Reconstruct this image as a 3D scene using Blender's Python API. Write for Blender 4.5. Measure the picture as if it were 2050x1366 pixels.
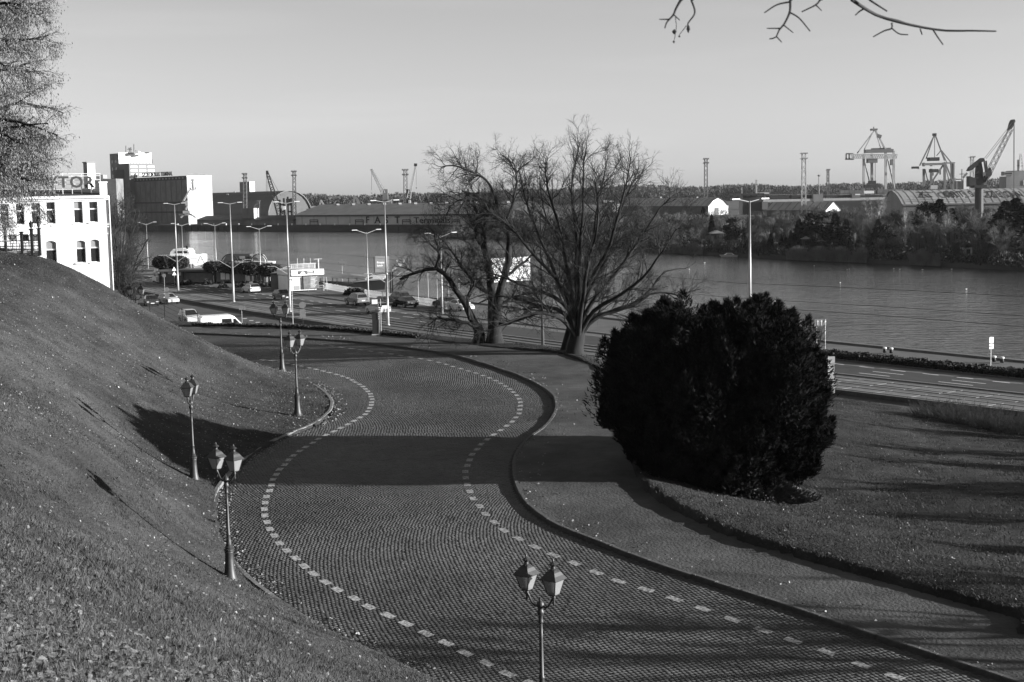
import bpy, math, random
import numpy as np
from mathutils import Matrix, Vector
R = math.radians
for o in list(bpy.data.objects): bpy.data.objects.remove(o, do_unlink=True)
scn = bpy.context.scene
col = scn.collection
rng = np.random.default_rng(7)
random.seed(7)

# ------------------------------------------------------------------ camera
F, CX, CY, HC = 2847.0, 1025.0, 683.0, 15.0          # 50 mm on full frame, photo 2050 px wide
PITCH, ROLL = math.atan((683 - 386) / F), -R(1.2)
cam = bpy.data.cameras.new('camera'); cam.lens = 50.0; cam.sensor_width = 36.0
cam.clip_start = 0.3; cam.clip_end = 9000
cam.dof.use_dof = True; cam.dof.focus_distance = 75; cam.dof.aperture_fstop = 7.0
camo = bpy.data.objects.new('camera', cam); col.objects.link(camo)
CM = (Matrix.Translation((0, 0, HC)) @ Matrix.Rotation(math.pi / 2 - PITCH, 4, 'X') @ Matrix.Rotation(ROLL, 4, 'Z'))
camo.matrix_world = CM
scn.camera = camo

# ------------------------------------------------------------------ daylight (a black and white photograph: grey sky, neutral sun)
SUN_EL, SUN_BACK = R(11.0), R(7.0)                    # low winter sun from the right, a touch behind the camera
sun_dir = Vector((math.cos(SUN_EL) * math.cos(SUN_BACK), -math.cos(SUN_EL) * math.sin(SUN_BACK), math.sin(SUN_EL)))
sl = bpy.data.lights.new('sun', 'SUN'); sl.energy = 5.0; sl.angle = R(0.5); sl.color = (1, 1, 1)
so = bpy.data.objects.new('sun', sl); col.objects.link(so)
so.rotation_euler = sun_dir.to_track_quat('Z', 'Y').to_euler(); so.location = (200, -40, 120)
world = bpy.data.worlds.new('World'); scn.world = world; world.use_nodes = True
nt = world.node_tree; nt.nodes.clear()
wo = nt.nodes.new('ShaderNodeOutputWorld'); bg = nt.nodes.new('ShaderNodeBackground')
sky = nt.nodes.new('ShaderNodeTexSky'); sky.sky_type = 'NISHITA'; sky.sun_disc = False
sky.sun_elevation = SUN_EL; sky.sun_rotation = math.atan2(sun_dir.x, sun_dir.y)
sky.air_density = 1.0; sky.dust_density = 0.4; sky.ozone_density = 1.0; sky.altitude = 0
bw = nt.nodes.new('ShaderNodeRGBToBW')
# thin cirrus streaks
tc = nt.nodes.new('ShaderNodeTexCoord'); mp = nt.nodes.new('ShaderNodeMapping')
mp.inputs['Scale'].default_value = (1.3, 1.3, 17.0); mp.inputs['Rotation'].default_value = (0, R(-3), 0)
nz = nt.nodes.new('ShaderNodeTexNoise'); nz.inputs['Scale'].default_value = 2.6; nz.inputs['Detail'].default_value = 5; nz.inputs['Roughness'].default_value = .5
mr = nt.nodes.new('ShaderNodeMapRange'); mr.inputs['From Min'].default_value = .54; mr.inputs['From Max'].default_value = .78
mr.inputs['To Min'].default_value = 1.0; mr.inputs['To Max'].default_value = 1.07
mu = nt.nodes.new('ShaderNodeMath'); mu.operation = 'MULTIPLY'
L = nt.links.new
L(tc.outputs['Generated'], mp.inputs['Vector']); L(mp.outputs[0], nz.inputs['Vector']); L(nz.outputs['Fac'], mr.inputs['Value'])
L(sky.outputs[0], bw.inputs[0]); L(bw.outputs[0], mu.inputs[0]); L(mr.outputs[0], mu.inputs[1]); L(mu.outputs[0], bg.inputs['Color'])
L(bg.outputs[0], wo.inputs['Surface']); bg.inputs['Strength'].default_value = 0.058
scn.view_settings.view_transform = 'Standard'; scn.view_settings.look = 'None'
scn.view_settings.gamma = 1.0; scn.view_settings.exposure = 1.40; scn.view_settings.use_curve_mapping = False
scn.render.engine = 'CYCLES'
try:
    scn.cycles.max_bounces = 5; scn.cycles.transparent_max_bounces = 6; scn.cycles.caustics_reflective = False; scn.cycles.caustics_refractive = False
except Exception: pass

# ------------------------------------------------------------------ from photo pixels to places
M3 = np.array(CM.to_3x3())
def ray(px, py): return M3 @ np.array([(px - CX) / F, -(py - CY) / F, -1.0])
def onz(px, py, z=0.0):
    r = ray(px, py); t = (z - HC) / r[2]; return np.array([r[0] * t, r[1] * t, z])
def P(px, py, d):                                     # the point seen at a pixel, d metres away
    r = ray(px, py); t = d / r[1]; return np.array([r[0] * t, d, HC + r[2] * t])
def PX(px, d, z=0.0):                                 # column px at distance d and height z
    lo, hi = -3000.0, 6000.0
    for _ in range(50):
        m = (lo + hi) / 2
        if P(px, m, d)[2] > z: lo = m
        else: hi = m
    return P(px, (lo + hi) / 2, d)
def PV(px, py0, py1, d):                              # base point and height of an upright between two pixels
    b = P(px, py1, d); t = P(px, py0, d); return b, t[2] - b[2]
def nrm(v): v = np.asarray(v, float); return v / (np.linalg.norm(v, axis=-1, keepdims=True) + 1e-12)

# ------------------------------------------------------------------ materials
MATS = {}
def mat(name, v, rough=.8, var=0.0, scale=4.0, bump=0.0, bscale=30.0, spec=.3, metal=0.0, stretch=None, v2=None, detail=5, dist=.02, thr=None):
    if name in MATS: return MATS[name]
    m = bpy.data.materials.new(name); m.use_nodes = True
    t = m.node_tree; b = t.nodes['Principled BSDF']
    b.inputs['Roughness'].default_value = rough; b.inputs['Metallic'].default_value = metal
    b.inputs['Specular IOR Level'].default_value = spec
    b.inputs['Base Color'].default_value = (v, v, v, 1)
    lk = t.links.new
    if var or bump or v2 is not None:
        c = t.nodes.new('ShaderNodeTexCoord'); mpn = t.nodes.new('ShaderNodeMapping'); lk(c.outputs['Object'], mpn.inputs[0])
        if stretch: mpn.inputs['Scale'].default_value = stretch
    if var or v2 is not None:
        n = t.nodes.new('ShaderNodeTexNoise'); n.inputs['Scale'].default_value = scale; n.inputs['Detail'].default_value = detail
        n.inputs['Roughness'].default_value = .65
        lk(mpn.outputs[0], n.inputs['Vector'])
        r = t.nodes.new('ShaderNodeMapRange')
        a, bb = (.3, .7) if thr is None else thr
        r.inputs['From Min'].default_value = a; r.inputs['From Max'].default_value = bb
        lo, hi = (v * (1 - var), v * (1 + var)) if v2 is None else (v, v2)
        r.inputs['To Min'].default_value = lo; r.inputs['To Max'].default_value = hi
        lk(n.outputs['Fac'], r.inputs['Value']); lk(r.outputs[0], b.inputs['Base Color'])
    if bump:
        n2 = t.nodes.new('ShaderNodeTexNoise'); n2.inputs['Scale'].default_value = bscale; n2.inputs['Detail'].default_value = 4
        lk(mpn.outputs[0], n2.inputs['Vector'])
        bp = t.nodes.new('ShaderNodeBump'); bp.inputs['Strength'].default_value = bump; bp.inputs['Distance'].default_value = dist
        lk(n2.outputs['Fac'], bp.inputs['Height']); lk(bp.outputs[0], b.inputs['Normal'])
    MATS[name] = m
    return m
def patchy(m, scale, lo, hi):                          # slow patches of wear and age over a material's colour
    t = m.node_tree; b = t.nodes['Principled BSDF']; src = b.inputs['Base Color'].links[0].from_socket
    c = t.nodes.new('ShaderNodeTexCoord'); n = t.nodes.new('ShaderNodeTexNoise'); n.inputs['Scale'].default_value = scale; n.inputs['Detail'].default_value = 4
    r = t.nodes.new('ShaderNodeMapRange'); r.inputs['From Min'].default_value = .32; r.inputs['From Max'].default_value = .68; r.inputs['To Min'].default_value = lo; r.inputs['To Max'].default_value = hi
    k = t.nodes.new('ShaderNodeMath'); k.operation = 'MULTIPLY'
    t.links.new(c.outputs['Object'], n.inputs['Vector']); t.links.new(n.outputs['Fac'], r.inputs['Value']); t.links.new(src, k.inputs[0]); t.links.new(r.outputs[0], k.inputs[1]); t.links.new(k.outputs[0], b.inputs['Base Color'])
def glassy(name, v, rough=.1):
    m = mat(name, v, rough, spec=.6); return m

# ------------------------------------------------------------------ mesh building
def mesh_arrays(name, V, faces):                      # faces: list of int arrays (n,k)
    V = np.asarray(V, np.float32); me = bpy.data.meshes.new(name)
    me.vertices.add(len(V)); me.vertices.foreach_set('co', V.ravel())
    fs = [np.asarray(f, np.int32) for f in faces if len(f)]
    loops = np.concatenate([f.ravel() for f in fs]); tot = np.concatenate([np.full(len(f), f.shape[1], np.int32) for f in fs])
    st = np.concatenate([[0], np.cumsum(tot)[:-1]]).astype(np.int32)
    me.loops.add(len(loops)); me.loops.foreach_set('vertex_index', loops)
    me.polygons.add(len(tot)); me.polygons.foreach_set('loop_start', st); me.polygons.foreach_set('loop_total', tot)
    me.update(calc_edges=True); me.validate()
    return me
def link(name, me, m=None, parent=None, kind=None):
    o = bpy.data.objects.new(name, me); col.objects.link(o)
    if m is not None and me is not None and not me.materials:
        me.materials.append(m)
    if parent is not None: o.parent = parent
    if kind: o['kind'] = kind
    return o
def smooth(me, ang=None):
    me.polygons.foreach_set('use_smooth', np.ones(len(me.polygons), bool)); return me
def tag(o, label, cat, group=None):
    o['label'] = label; o['category'] = cat
    if group: o['group'] = group
    return o
def thing(name, label, cat, loc=(0, 0, 0), rz=0.0, group=None):
    o = bpy.data.objects.new(name, None); col.objects.link(o); o.empty_display_size = .3
    o.location = [float(c) for c in loc]; o.rotation_euler = (0, 0, rz)
    return tag(o, label, cat, group)
def origin(o):
    x = np.zeros(3)
    while o is not None: x = x + np.array(o.location); o = o.parent
    return x
class MB:                                              # collects shapes, builds ONE mesh object
    def __init__(s): s.v = []; s.f = []
    def add(s, V, Fc):
        b = len(s.v); s.v.extend([tuple(map(float, p)) for p in V]); s.f.extend([tuple(b + i for i in f) for f in Fc]); return s
    def box(s, c, size, rz=0.0, rx=0.0, taper=1.0):
        x, y, z = [k / 2 for k in size]; M = Matrix.Rotation(rz, 3, 'Z') @ Matrix.Rotation(rx, 3, 'X')
        vs = []
        for sz in (-1, 1):
            k = taper if sz > 0 else 1.0
            for sx, sy in ((-1, -1), (1, -1), (1, 1), (-1, 1)):
                vs.append(np.array(M @ Vector((sx * x * k, sy * y * k, sz * z))) + np.array(c))
        return s.add(vs, [(3, 2, 1, 0), (4, 5, 6, 7), (0, 1, 5, 4), (1, 2, 6, 5), (2, 3, 7, 6), (3, 0, 4, 7)])
    def beam(s, a, b, w, h=None, up=(0, 0, 1)):
        a, b = np.array(a, float), np.array(b, float); h = w if h is None else h
        t = nrm(b - a); u = np.array(up, float)
        if abs(t @ nrm(u)) > .97: u = np.array((0., 1., 0.))
        e = nrm(np.cross(t, u)); g = np.cross(e, t)
        vs = [p + sx * e * w / 2 + sy * g * h / 2 for p in (a, b) for sx, sy in ((-1, -1), (1, -1), (1, 1), (-1, 1))]
        return s.add(vs, [(0, 1, 2, 3), (7, 6, 5, 4), (4, 5, 1, 0), (5, 6, 2, 1), (6, 7, 3, 2), (7, 4, 0, 3)])
    def tube(s, pts, rad, n=8, cap=True):
        pts = np.array(pts, float); k = len(pts); rad = np.broadcast_to(np.array(rad, float), (k,))
        T = np.gradient(pts, axis=0); T = nrm(T); ref = np.array((0, 0, 1.)) if abs(T[0][2]) < .9 else np.array((1., 0, 0))
        vs = []
        for i in range(k):
            e = nrm(np.cross(T[i], ref)); g = np.cross(T[i], e)
            for j in range(n):
                a = 2 * math.pi * j / n; vs.append(pts[i] + rad[i] * (math.cos(a) * e + math.sin(a) * g))
        fs = [(i * n + j, i * n + (j + 1) % n, (i + 1) * n + (j + 1) % n, (i + 1) * n + j) for i in range(k - 1) for j in range(n)]
        if cap: fs += [tuple(range(n)), tuple((k - 1) * n + n - 1 - j for j in range(n))]
        return s.add(vs, fs)
    def lathe(s, prof, n=12, c=(0, 0, 0), rz=0.0, sq=False):
        vs = []; k = len(prof); c = np.array(c, float)
        for r, z in prof:
            for j in range(n):
                a = 2 * math.pi * j / n + rz; vs.append(c + np.array((r * math.cos(a), r * math.sin(a), z)))
        fs = [(i * n + j, i * n + (j + 1) % n, (i + 1) * n + (j + 1) % n, (i + 1) * n + j) for i in range(k - 1) for j in range(n)]
        fs += [tuple(n - 1 - j for j in range(n)), tuple((k - 1) * n + j for j in range(n))]
        return s.add(vs, fs)
    def prism(s, poly, vec):                          # closed polygon (3-D points) extruded along vec
        poly = [np.array(p, float) for p in poly]; n = len(poly); vec = np.array(vec, float)
        fs = [tuple(range(n)), tuple(2 * n - 1 - j for j in range(n))] + [(j, j + n, (j + 1) % n + n, (j + 1) % n) for j in range(n)]
        return s.add(poly + [p + vec for p in poly], fs)
    def build(s, name, m, parent=None, sm=False, kind=None, loc=None, rel=True):
        o = np.zeros(3)
        if parent is not None and rel: o = origin(parent)
        if loc is not None: o = o + np.array(loc) if not rel else np.array(loc)
        me = bpy.data.meshes.new(name); me.from_pydata([tuple(np.array(p) - o) for p in s.v], [], s.f); me.update()
        if sm: smooth(me)
        ob = link(name, me, m, parent, kind)
        if loc is not None:
            pl = origin(parent) if (parent is not None and rel) else np.zeros(3)
            ob.location = [float(q) for q in np.array(loc) - pl]
        return ob
def copy_tree(o, parent=None):
    c = o.copy(); col.objects.link(c); c.parent = parent
    for ch in o.children: copy_tree(ch, c)
    return c
def text_mesh(s, size=1.0, depth=.05, align='LEFT', bold=0.0):
    cu = bpy.data.curves.new('lettering', 'FONT'); cu.body = s; cu.size = size; cu.extrude = depth / 2; cu.align_x = align; cu.offset = bold
    cu.resolution_u = 3
    ob = bpy.data.objects.new('lettering', cu); col.objects.link(ob)
    dg = bpy.context.evaluated_depsgraph_get(); me = bpy.data.meshes.new_from_object(ob.evaluated_get(dg))
    bpy.data.objects.remove(ob, do_unlink=True); bpy.data.curves.remove(cu)
    return me
def put_text(s, p, xdir, ydir, size, depth, m, parent, name='lettering', align='LEFT', bold=0.0, xs=1.0):
    me = text_mesh(s, size, depth, align, bold); x = nrm(xdir); y = np.array(ydir, float); y = nrm(y - x * (x @ y)); z = np.cross(x, y)
    n = len(me.vertices); a = np.zeros(n * 3, np.float32); me.vertices.foreach_get('co', a); a = a.reshape(-1, 3).astype(float)
    a = a[:, :1] * x * xs + a[:, 1:2] * y + a[:, 2:] * z
    me.vertices.foreach_set('co', a.astype(np.float32).ravel()); me.update()
    me.materials.clear(); o = link(name, me, m, parent)
    o.location = [float(c) for c in np.array(p) - (origin(parent) if parent is not None else 0)]
    return o

# ------------------------------------------------------------------ branching plants, grown level by level as arrays
def branch_mesh(groups):                              # groups: list of (pts (n,k,3), rad (n,k), sides)
    Vs, Qs, base = [], [], 0
    for pts, rad, sides in groups:
        n, k, _ = pts.shape
        if n == 0: continue
        T = nrm(np.gradient(pts, axis=1)); ref = np.zeros_like(T); ref[..., 0] = .31; ref[..., 1] = .95; ref[..., 2] = .05
        e = nrm(np.cross(T, ref)); g = np.cross(T, e)
        a = np.arange(sides) * 2 * math.pi / sides
        ring = pts[:, :, None, :] + rad[:, :, None, None] * (np.cos(a)[None, None, :, None] * e[:, :, None, :] + np.sin(a)[None, None, :, None] * g[:, :, None, :])
        Vs.append(ring.reshape(-1, 3))
        i = np.arange(n)[:, None, None] * k * sides + np.arange(k - 1)[None, :, None] * sides
        j = np.arange(sides)[None, None, :]; j2 = (j + 1) % sides
        q = np.stack([i + j, i + j2, i + sides + j2, i + sides + j], -1).reshape(-1, 4) + base
        Qs.append(q); base += n * k * sides
    return np.concatenate(Vs), np.concatenate(Qs)
def resample(poly, k):
    poly = np.array(poly, float); d = np.concatenate([[0], np.cumsum(np.linalg.norm(np.diff(poly, axis=0), axis=1))])
    t = np.linspace(0, d[-1], k); return np.stack([np.interp(t, d, poly[:, i]) for i in range(3)], -1)
def smooth_poly(poly, k):                             # Catmull-Rom through the points
    p = np.array(poly, float); p = np.vstack([2 * p[0] - p[1], p, 2 * p[-1] - p[-2]]); out = []
    for i in range(1, len(p) - 2):
        for t in np.linspace(0, 1, 9)[:-1]:
            a, b, c, d = p[i - 1], p[i], p[i + 1], p[i + 2]
            out.append(.5 * ((2 * b) + (c - a) * t + (2 * a - 5 * b + 4 * c - d) * t * t + (3 * b - a - 3 * c + d) * t ** 3))
    out.append(p[-2]); out = np.array(out)
    if out.shape[1] == 3: return resample(out, k)
    d = np.concatenate([[0], np.cumsum(np.linalg.norm(np.diff(out, axis=0), axis=1))]); t = np.linspace(0, d[-1], k)
    return np.stack([np.interp(t, d, out[:, i]) for i in range(out.shape[1])], -1)
def grow(parents, prad, n, length, spread, up, k=4, t0=.25, r_fac=.6, rmax=.05, rmin=.006, jitter=.17, bend=.25, r=rng, grav=0.0, shrink=.5, fork=None):
    m, kp, _ = parents.shape
    seglen = np.linalg.norm(parents[:, -1] - parents[:, 0], axis=1); w = seglen / seglen.sum()
    idx = r.choice(m, n, p=w); t = t0 + (1 - t0) * r.random(n) ** .8
    f = t * (kp - 1); i0 = np.minimum(f.astype(int), kp - 2); fr = (f - i0)[:, None]
    o = parents[idx, i0] * (1 - fr) + parents[idx, i0 + 1] * fr
    tan = nrm(parents[idx, i0 + 1] - parents[idx, i0]); pr = prad[idx, i0] * (1 - fr[:, 0]) + prad[idx, i0 + 1] * fr[:, 0]
    rnd = r.normal(size=(n, 3)); rnd = nrm(rnd - tan * (rnd * tan).sum(1, keepdims=True))
    d = nrm(tan * math.cos(spread) + rnd * math.sin(spread) * (0.6 + .8 * r.random((n, 1))) + np.array((0, 0, up)))
    ln = length * (.5 + r.random(n)) * (1 - shrink * t)
    pts = [o]; step = (ln / (k - 1))[:, None]
    for j in range(k - 1):
        d = nrm(d + r.normal(size=(n, 3)) * jitter + np.array((0, 0, up * bend - grav)))
        pts.append(pts[-1] + d * step)
    pts = np.stack(pts, 1)
    r0 = np.clip(pr * r_fac, rmin, rmax); rad = r0[:, None] * np.linspace(1, .45, k)[None, :]
    return pts, np.maximum(rad, rmin * .7)
def leaf_cloud(Pc, size, r=rng, aspect=1.6, axis=None, spread=1.0):   # small leaf faces (two triangles folded) at points
    n = len(Pc); d = nrm(r.normal(size=(n, 3)))
    if axis is not None: d = nrm(axis + d * spread)
    s = nrm(np.cross(d, nrm(r.normal(size=(n, 3))))); sz = (size * (.6 + .8 * r.random(n)))[:, None] if np.isscalar(size) else size[:, None]
    a = Pc - d * sz * aspect * .5; b = Pc + s * sz * .5; c = Pc + d * sz * aspect * .5; e = Pc - s * sz * .5
    V = np.stack([a, b, c, e], 1).reshape(-1, 3); i = np.arange(n)[:, None] * 4
    return V, np.hstack([i, i + 1, i + 2, i + 3])
def needle_cloud(Pc, size, axis, r=rng, aspect=2.6, spread=.6):       # slim single-triangle needles sprays
    n = len(Pc); d = nrm(axis + nrm(r.normal(size=(n, 3))) * spread); s = nrm(np.cross(d, nrm(r.normal(size=(n, 3))))); sz = size[:, None]
    V = np.stack([Pc - s * sz * .5, Pc + s * sz * .5, Pc + d * sz * aspect], 1).reshape(-1, 3); i = np.arange(n)[:, None] * 3
    return V, np.hstack([i, i + 1, i + 2])
def merge(parts):
    Vs, Fs, b = [], [], 0
    for V, Fq in parts: Vs.append(V); Fs.append(Fq + b); b += len(V)
    return np.concatenate(Vs), np.concatenate(Fs)
# ================================================================== the driveway: heights and edges
_zk = smooth_poly([(10, .2), (25, .6), (38, 1.4), (46, 2.2), (58, 2.95), (73, 3.4), (90, 3.8), (112, 4.3), (160, 5.0), (260, 5.6)], 400)
def zr(y): return np.interp(y, _zk[:, 0], _zk[:, 1])
def onroad(px, py, dz=0.0):
    r = ray(px, py); lo, hi = 5.0, 250.0
    for _ in range(60):
        m = (lo + hi) / 2
        if HC + r[2] * m / r[1] > zr(m) + dz: lo = m
        else: hi = m
    return np.array([r[0] * lo / r[1], lo])
# matching stations of the left kerb, the right kerb and the outer edge of the walkway
Lpx = [(540, 741), (600, 759), (640, 778), (662, 797), (668, 812), (660, 830), (630, 852), (580, 873), (530, 897), (490, 925), (460, 955), (438, 985), (430, 1020), (433, 1060), (450, 1100), (490, 1150), (560, 1205), (650, 1262), (760, 1315), (880, 1372), (1080, 1455)]
Rpx = [(420, 671), (560, 677), (700, 686), (800, 697), (900, 712), (980, 735), (1050, 760), (1095, 785), (1110, 805), (1108, 830), (1085, 860), (1050, 885), (1030, 915), (1025, 945), (1035, 985), (1060, 1020), (1110, 1055), (1200, 1092), (1300, 1130), (1420, 1170), (1600, 1228), (1800, 1296), (1950, 1345), (2100, 1395), (2300, 1460)]
Wpx = [(400, 659), (560, 662), (700, 669), (850, 683), (950, 695), (1050, 704), (1120, 712), (1190, 738), (1232, 775), (1252, 830), (1262, 900), (1278, 960), (1315, 1003), (1400, 1050), (1500, 1092), (1700, 1150), (1900, 1205), (2050, 1245), (2250, 1300)]
Lw = np.array([(-75, 114), (-55, 110.5), (-40, 106), (-27.5, 100.5), (-20.5, 96)] + [tuple(onroad(*p)) for p in Lpx] + [(5.5, 27), (14, 22)])
Rw = np.array([(-75, 126.5), (-52, 123), (-38, 119)] + [tuple(onroad(*p)) for p in Rpx] + [(34, 29)])
Ww = np.array([(-75, 133), (-52, 130), (-38, 125)] + [tuple(onroad(*p)) for p in Wpx] + [(44, 36), (52, 33)])
Ls, Rs, Ws = smooth_poly(Lw, 700), smooth_poly(Rw, 700), smooth_poly(Ww, 700)
def arc(p): return np.concatenate([[0], np.cumsum(np.linalg.norm(np.diff(p, axis=0), axis=1))])
def near_t(S, q): return np.argmin(((S - np.array(q)) ** 2).sum(1))
pairs = [((540, 741), (760, 692)), ((668, 812), (1110, 812)), ((530, 897), (1045, 890)), ((430, 1020), (1032, 975)), ((560, 1205), (1200, 1092)), ((880, 1372), (1600, 1228))]
kl = [0] + [near_t(Ls, onroad(*a)) for a, b in pairs] + [699]; kr = [0] + [near_t(Rs, onroad(*b)) for a, b in pairs] + [699]
NS = 640
tq = np.linspace(0, len(kl) - 1, NS)
il, ir = np.interp(tq, range(len(kl)), kl), np.interp(tq, range(len(kr)), kr)
def at_i(S, i): i0 = np.clip(i.astype(int), 0, len(S) - 2); f = (i - i0)[:, None]; return S[i0] * (1 - f) + S[i0 + 1] * f
LL, RR = at_i(Ls, il), at_i(Rs, ir)
for _ in range(25):                                   # soften the change of pace between stations
    il[1:-1] = (il[:-2] + il[2:]) / 2; ir[1:-1] = (ir[:-2] + ir[2:]) / 2
LL, RR = at_i(Ls, il), at_i(Rs, ir)
CCn = (LL + RR) / 2; s_arc = arc(CCn)
def road_pt(s, w):                                    # s metres along the middle, w 0 (left kerb) .. 1 (right kerb)
    l = np.stack([np.interp(s, s_arc, LL[:, i]) for i in (0, 1)], -1); r_ = np.stack([np.interp(s, s_arc, RR[:, i]) for i in (0, 1)], -1)
    return l + (r_ - l) * np.asarray(w)[..., None]

def ribbon(name, A, B, za, zb, m, kind='structure', parent=None, nx=1, zf=None):
    n = len(A); V = []
    for j in range(nx + 1):
        f = j / nx; xy = A * (1 - f) + B * f; V.append(np.column_stack([xy, (zr(xy[:, 1]) + zf) if zf is not None else np.broadcast_to(za, n) * (1 - f) + np.broadcast_to(zb, n) * f]))
    V = np.concatenate(V); i = np.arange(n - 1)[:, None]; q = []
    for j in range(nx): q.append(np.hstack([j * n + i, (j + 1) * n + i, (j + 1) * n + i + 1, j * n + i + 1]))
    return link(name, smooth(mesh_arrays(name, V, [np.concatenate(q)])), m, parent, kind)

m_joint = mat('sett_joint_grit', .05, .95, var=.5, scale=3, bump=.4, bscale=60)
m_sett = mat('granite_sett', .054, .6, var=.34, scale=1.7, bump=.3, bscale=45, spec=.35, dist=.01)
m_paint = mat('worn_white_road_paint', .11, .75, v2=.52, scale=13, thr=(.38, .60))
m_kerb = mat('granite_kerb', .16, .8, var=.3, scale=5, bump=.4, bscale=40)
m_walk = mat('walkway_setts', .062, .8, var=.34, scale=1.1, bump=.7, bscale=26, dist=.02, detail=9)

_t = m_walk.node_tree; _b = _t.nodes['Principled BSDF']; _vo = _t.nodes.new('ShaderNodeTexVoronoi'); _vo.inputs['Scale'].default_value = 8.5; _tc = _t.nodes.new('ShaderNodeTexCoord'); _t.links.new(_tc.outputs['Object'], _vo.inputs['Vector'])
_bp = _t.nodes.new('ShaderNodeBump'); _bp.inputs['Strength'].default_value = .45; _bp.inputs['Distance'].default_value = .03; _bp.invert = True; _t.links.new(_vo.outputs['Distance'], _bp.inputs['Height']); _t.links.new(_b.inputs['Normal'].links[0].from_socket, _bp.inputs['Normal']); _t.links.new(_bp.outputs[0], _b.inputs['Normal'])
road = ribbon('driveway', LL, RR, 0, 0, m_joint, nx=12, zf=-.0045)
# ---- granite setts, row by row; the nearest ones are single pieces, the rest one mesh
rowp, colw = .17, .135
S_rows = np.arange(s_arc[-1] * .12, s_arc[-1], rowp)
cs, cw, hw, hs, rid = [], [], [], [], []
for i, s in enumerate(S_rows):
    l = road_pt(np.array([s]), np.array([0.]))[0]; r_ = road_pt(np.array([s]), np.array([1.]))[0]; wd = np.linalg.norm(r_ - l)
    if wd > 40: continue
    n = int(wd / colw); off = .5 * (i % 2)
    w = (np.arange(n) + .25 + off) / n; w = w + rng.normal(0, .05 / n, n); w = w[(w > .012) & (w < .988)]
    cs.append(np.full(len(w), s) + rng.normal(0, .006, len(w))); cw.append(w); hw.append(np.full(len(w), .5 / n)); rid.append(np.full(len(w), i))
cs, cw, hw = np.concatenate(cs), np.concatenate(cw), np.concatenate(hw)
sp = road_pt(cs, cw)
dline = {'l': [(520, 720), (560, 725), (600, 733), (650, 744), (690, 755), (720, 770), (738, 785), (744, 800), (742, 815), (730, 830), (700, 848), (650, 873), (600, 903), (570, 930), (550, 955), (538, 985), (530, 1010), (535, 1045), (555, 1082), (590, 1118), (640, 1158), (720, 1205), (800, 1244), (900, 1292), (1020, 1350), (1120, 1390)],
         'r': [(640, 690), (760, 706), (860, 722), (930, 741), (980, 757), (1020, 780), (1040, 800), (1042, 815), (1036, 832), (1010, 857), (975, 880), (950, 905), (935, 935), (933, 955), (940, 985), (960, 1015), (1000, 1055), (1060, 1090), (1130, 1120), (1220, 1158), (1320, 1190), (1440, 1232), (1540, 1266), (1650, 1305), (1760, 1345), (1900, 1390)]}
dash_id = np.full(len(sp), -1)
m_paint2 = mat('faded_white_road_paint', .09, .8, v2=.40, scale=11, thr=(.38, .60))
for key, step, hl_, hwd, mp0 in (('l', .95, .27, .14, m_paint), ('r', 1.15, .29, .14, m_paint2)):
    line = smooth_poly([tuple(onroad(*p)) for p in dline[key]], 1500); a = arc(line)
    for k in range(int(a[-1] / step)):
        s0 = k * step + .3 + random.uniform(-.04, .04); c = np.array([np.interp(s0, a, line[:, 0]), np.interp(s0, a, line[:, 1])])
        c2 = np.array([np.interp(s0 + .1, a, line[:, 0]), np.interp(s0 + .1, a, line[:, 1])]); t = nrm(c2 - c); nn = np.array([-t[1], t[0]]); c = c + nn * random.uniform(-.03, .03)
        nu, nv_ = 7, 4; g_, f_ = [], []
        for iu in range(nu):
            for iv in range(nv_):
                q_ = c + t * (iu / (nu - 1) * 2 - 1) * (hl_ + random.uniform(-.03, .012) * (iu in (0, nu - 1))) + nn * (iv / (nv_ - 1) * 2 - 1) * (hwd + random.uniform(-.02, .008) * (iv in (0, nv_ - 1)))
                g_.append((q_[0] - c[0], q_[1] - c[1], float(zr(q_[1])) + .0085 + random.uniform(-.002, .002)))
        f_ = [(u * nv_ + v, (u + 1) * nv_ + v, (u + 1) * nv_ + v + 1, u * nv_ + v + 1) for u in range(nu - 1) for v in range(nv_ - 1)]
        b = MB(); b.add(g_, f_); ob = b.build('painted_dash', mp0, None); ob.parent = road; ob.location = (float(c[0]), float(c[1]), 0)
# corners in road space, gaps between stones
def sett_corners(idx, gap_s=.012, gap_w=.0085):
    out = []
    for a, b in ((-1, -1), (1, -1), (1, 1), (-1, 1)):
        out.append(road_pt(cs[idx] + a * (rowp / 2 - gap_s) + rng.normal(0, .005, len(idx)), cw[idx] + b * np.maximum(hw[idx] - hw[idx] * gap_w / .08, .2 * hw[idx]) + rng.normal(0, hw[idx] * .06, len(idx))))
    return np.stack(out, 1)                           # (n,4,2)
def sett_mesh(idx, lift=0.0, gs=.005, gw=.0035, tp_=.955):
    c = sett_corners(idx, gs, gw); n = len(idx); base = zr(c[..., 1]) - .03
    hgt = zr(c[..., 1]) + .002 + lift + rng.normal(0, .0020, n)[:, None] + rng.normal(0, .0012, (n, 4))
    ctr = c.mean(1, keepdims=True); top = ctr + (c - ctr) * tp_
    V = np.concatenate([np.concatenate([c, base[..., None]], -1), np.concatenate([top, hgt[..., None]], -1)], 1)
    i = np.arange(n)[:, None] * 8; q = [np.hstack([i + 4, i + 5, i + 6, i + 7])]
    for j in range(4):
        k = (j + 1) % 4
        q.append(np.hstack([i + j, i + k, i + 4 + k, i + 4 + j]))
    return V.reshape(-1, 3), np.concatenate(q)
dist_c = np.hypot(sp[:, 0], sp[:, 1])
inview = (np.abs(sp[:, 0] / sp[:, 1] - .01) < .36) & (sp[:, 1] > 38.0)
plain = np.where(dash_id < 0)[0]
plain = plain[(np.abs(sp[plain, 0] / sp[plain, 1]) < .42) & (sp[plain, 1] > 31)]
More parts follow.
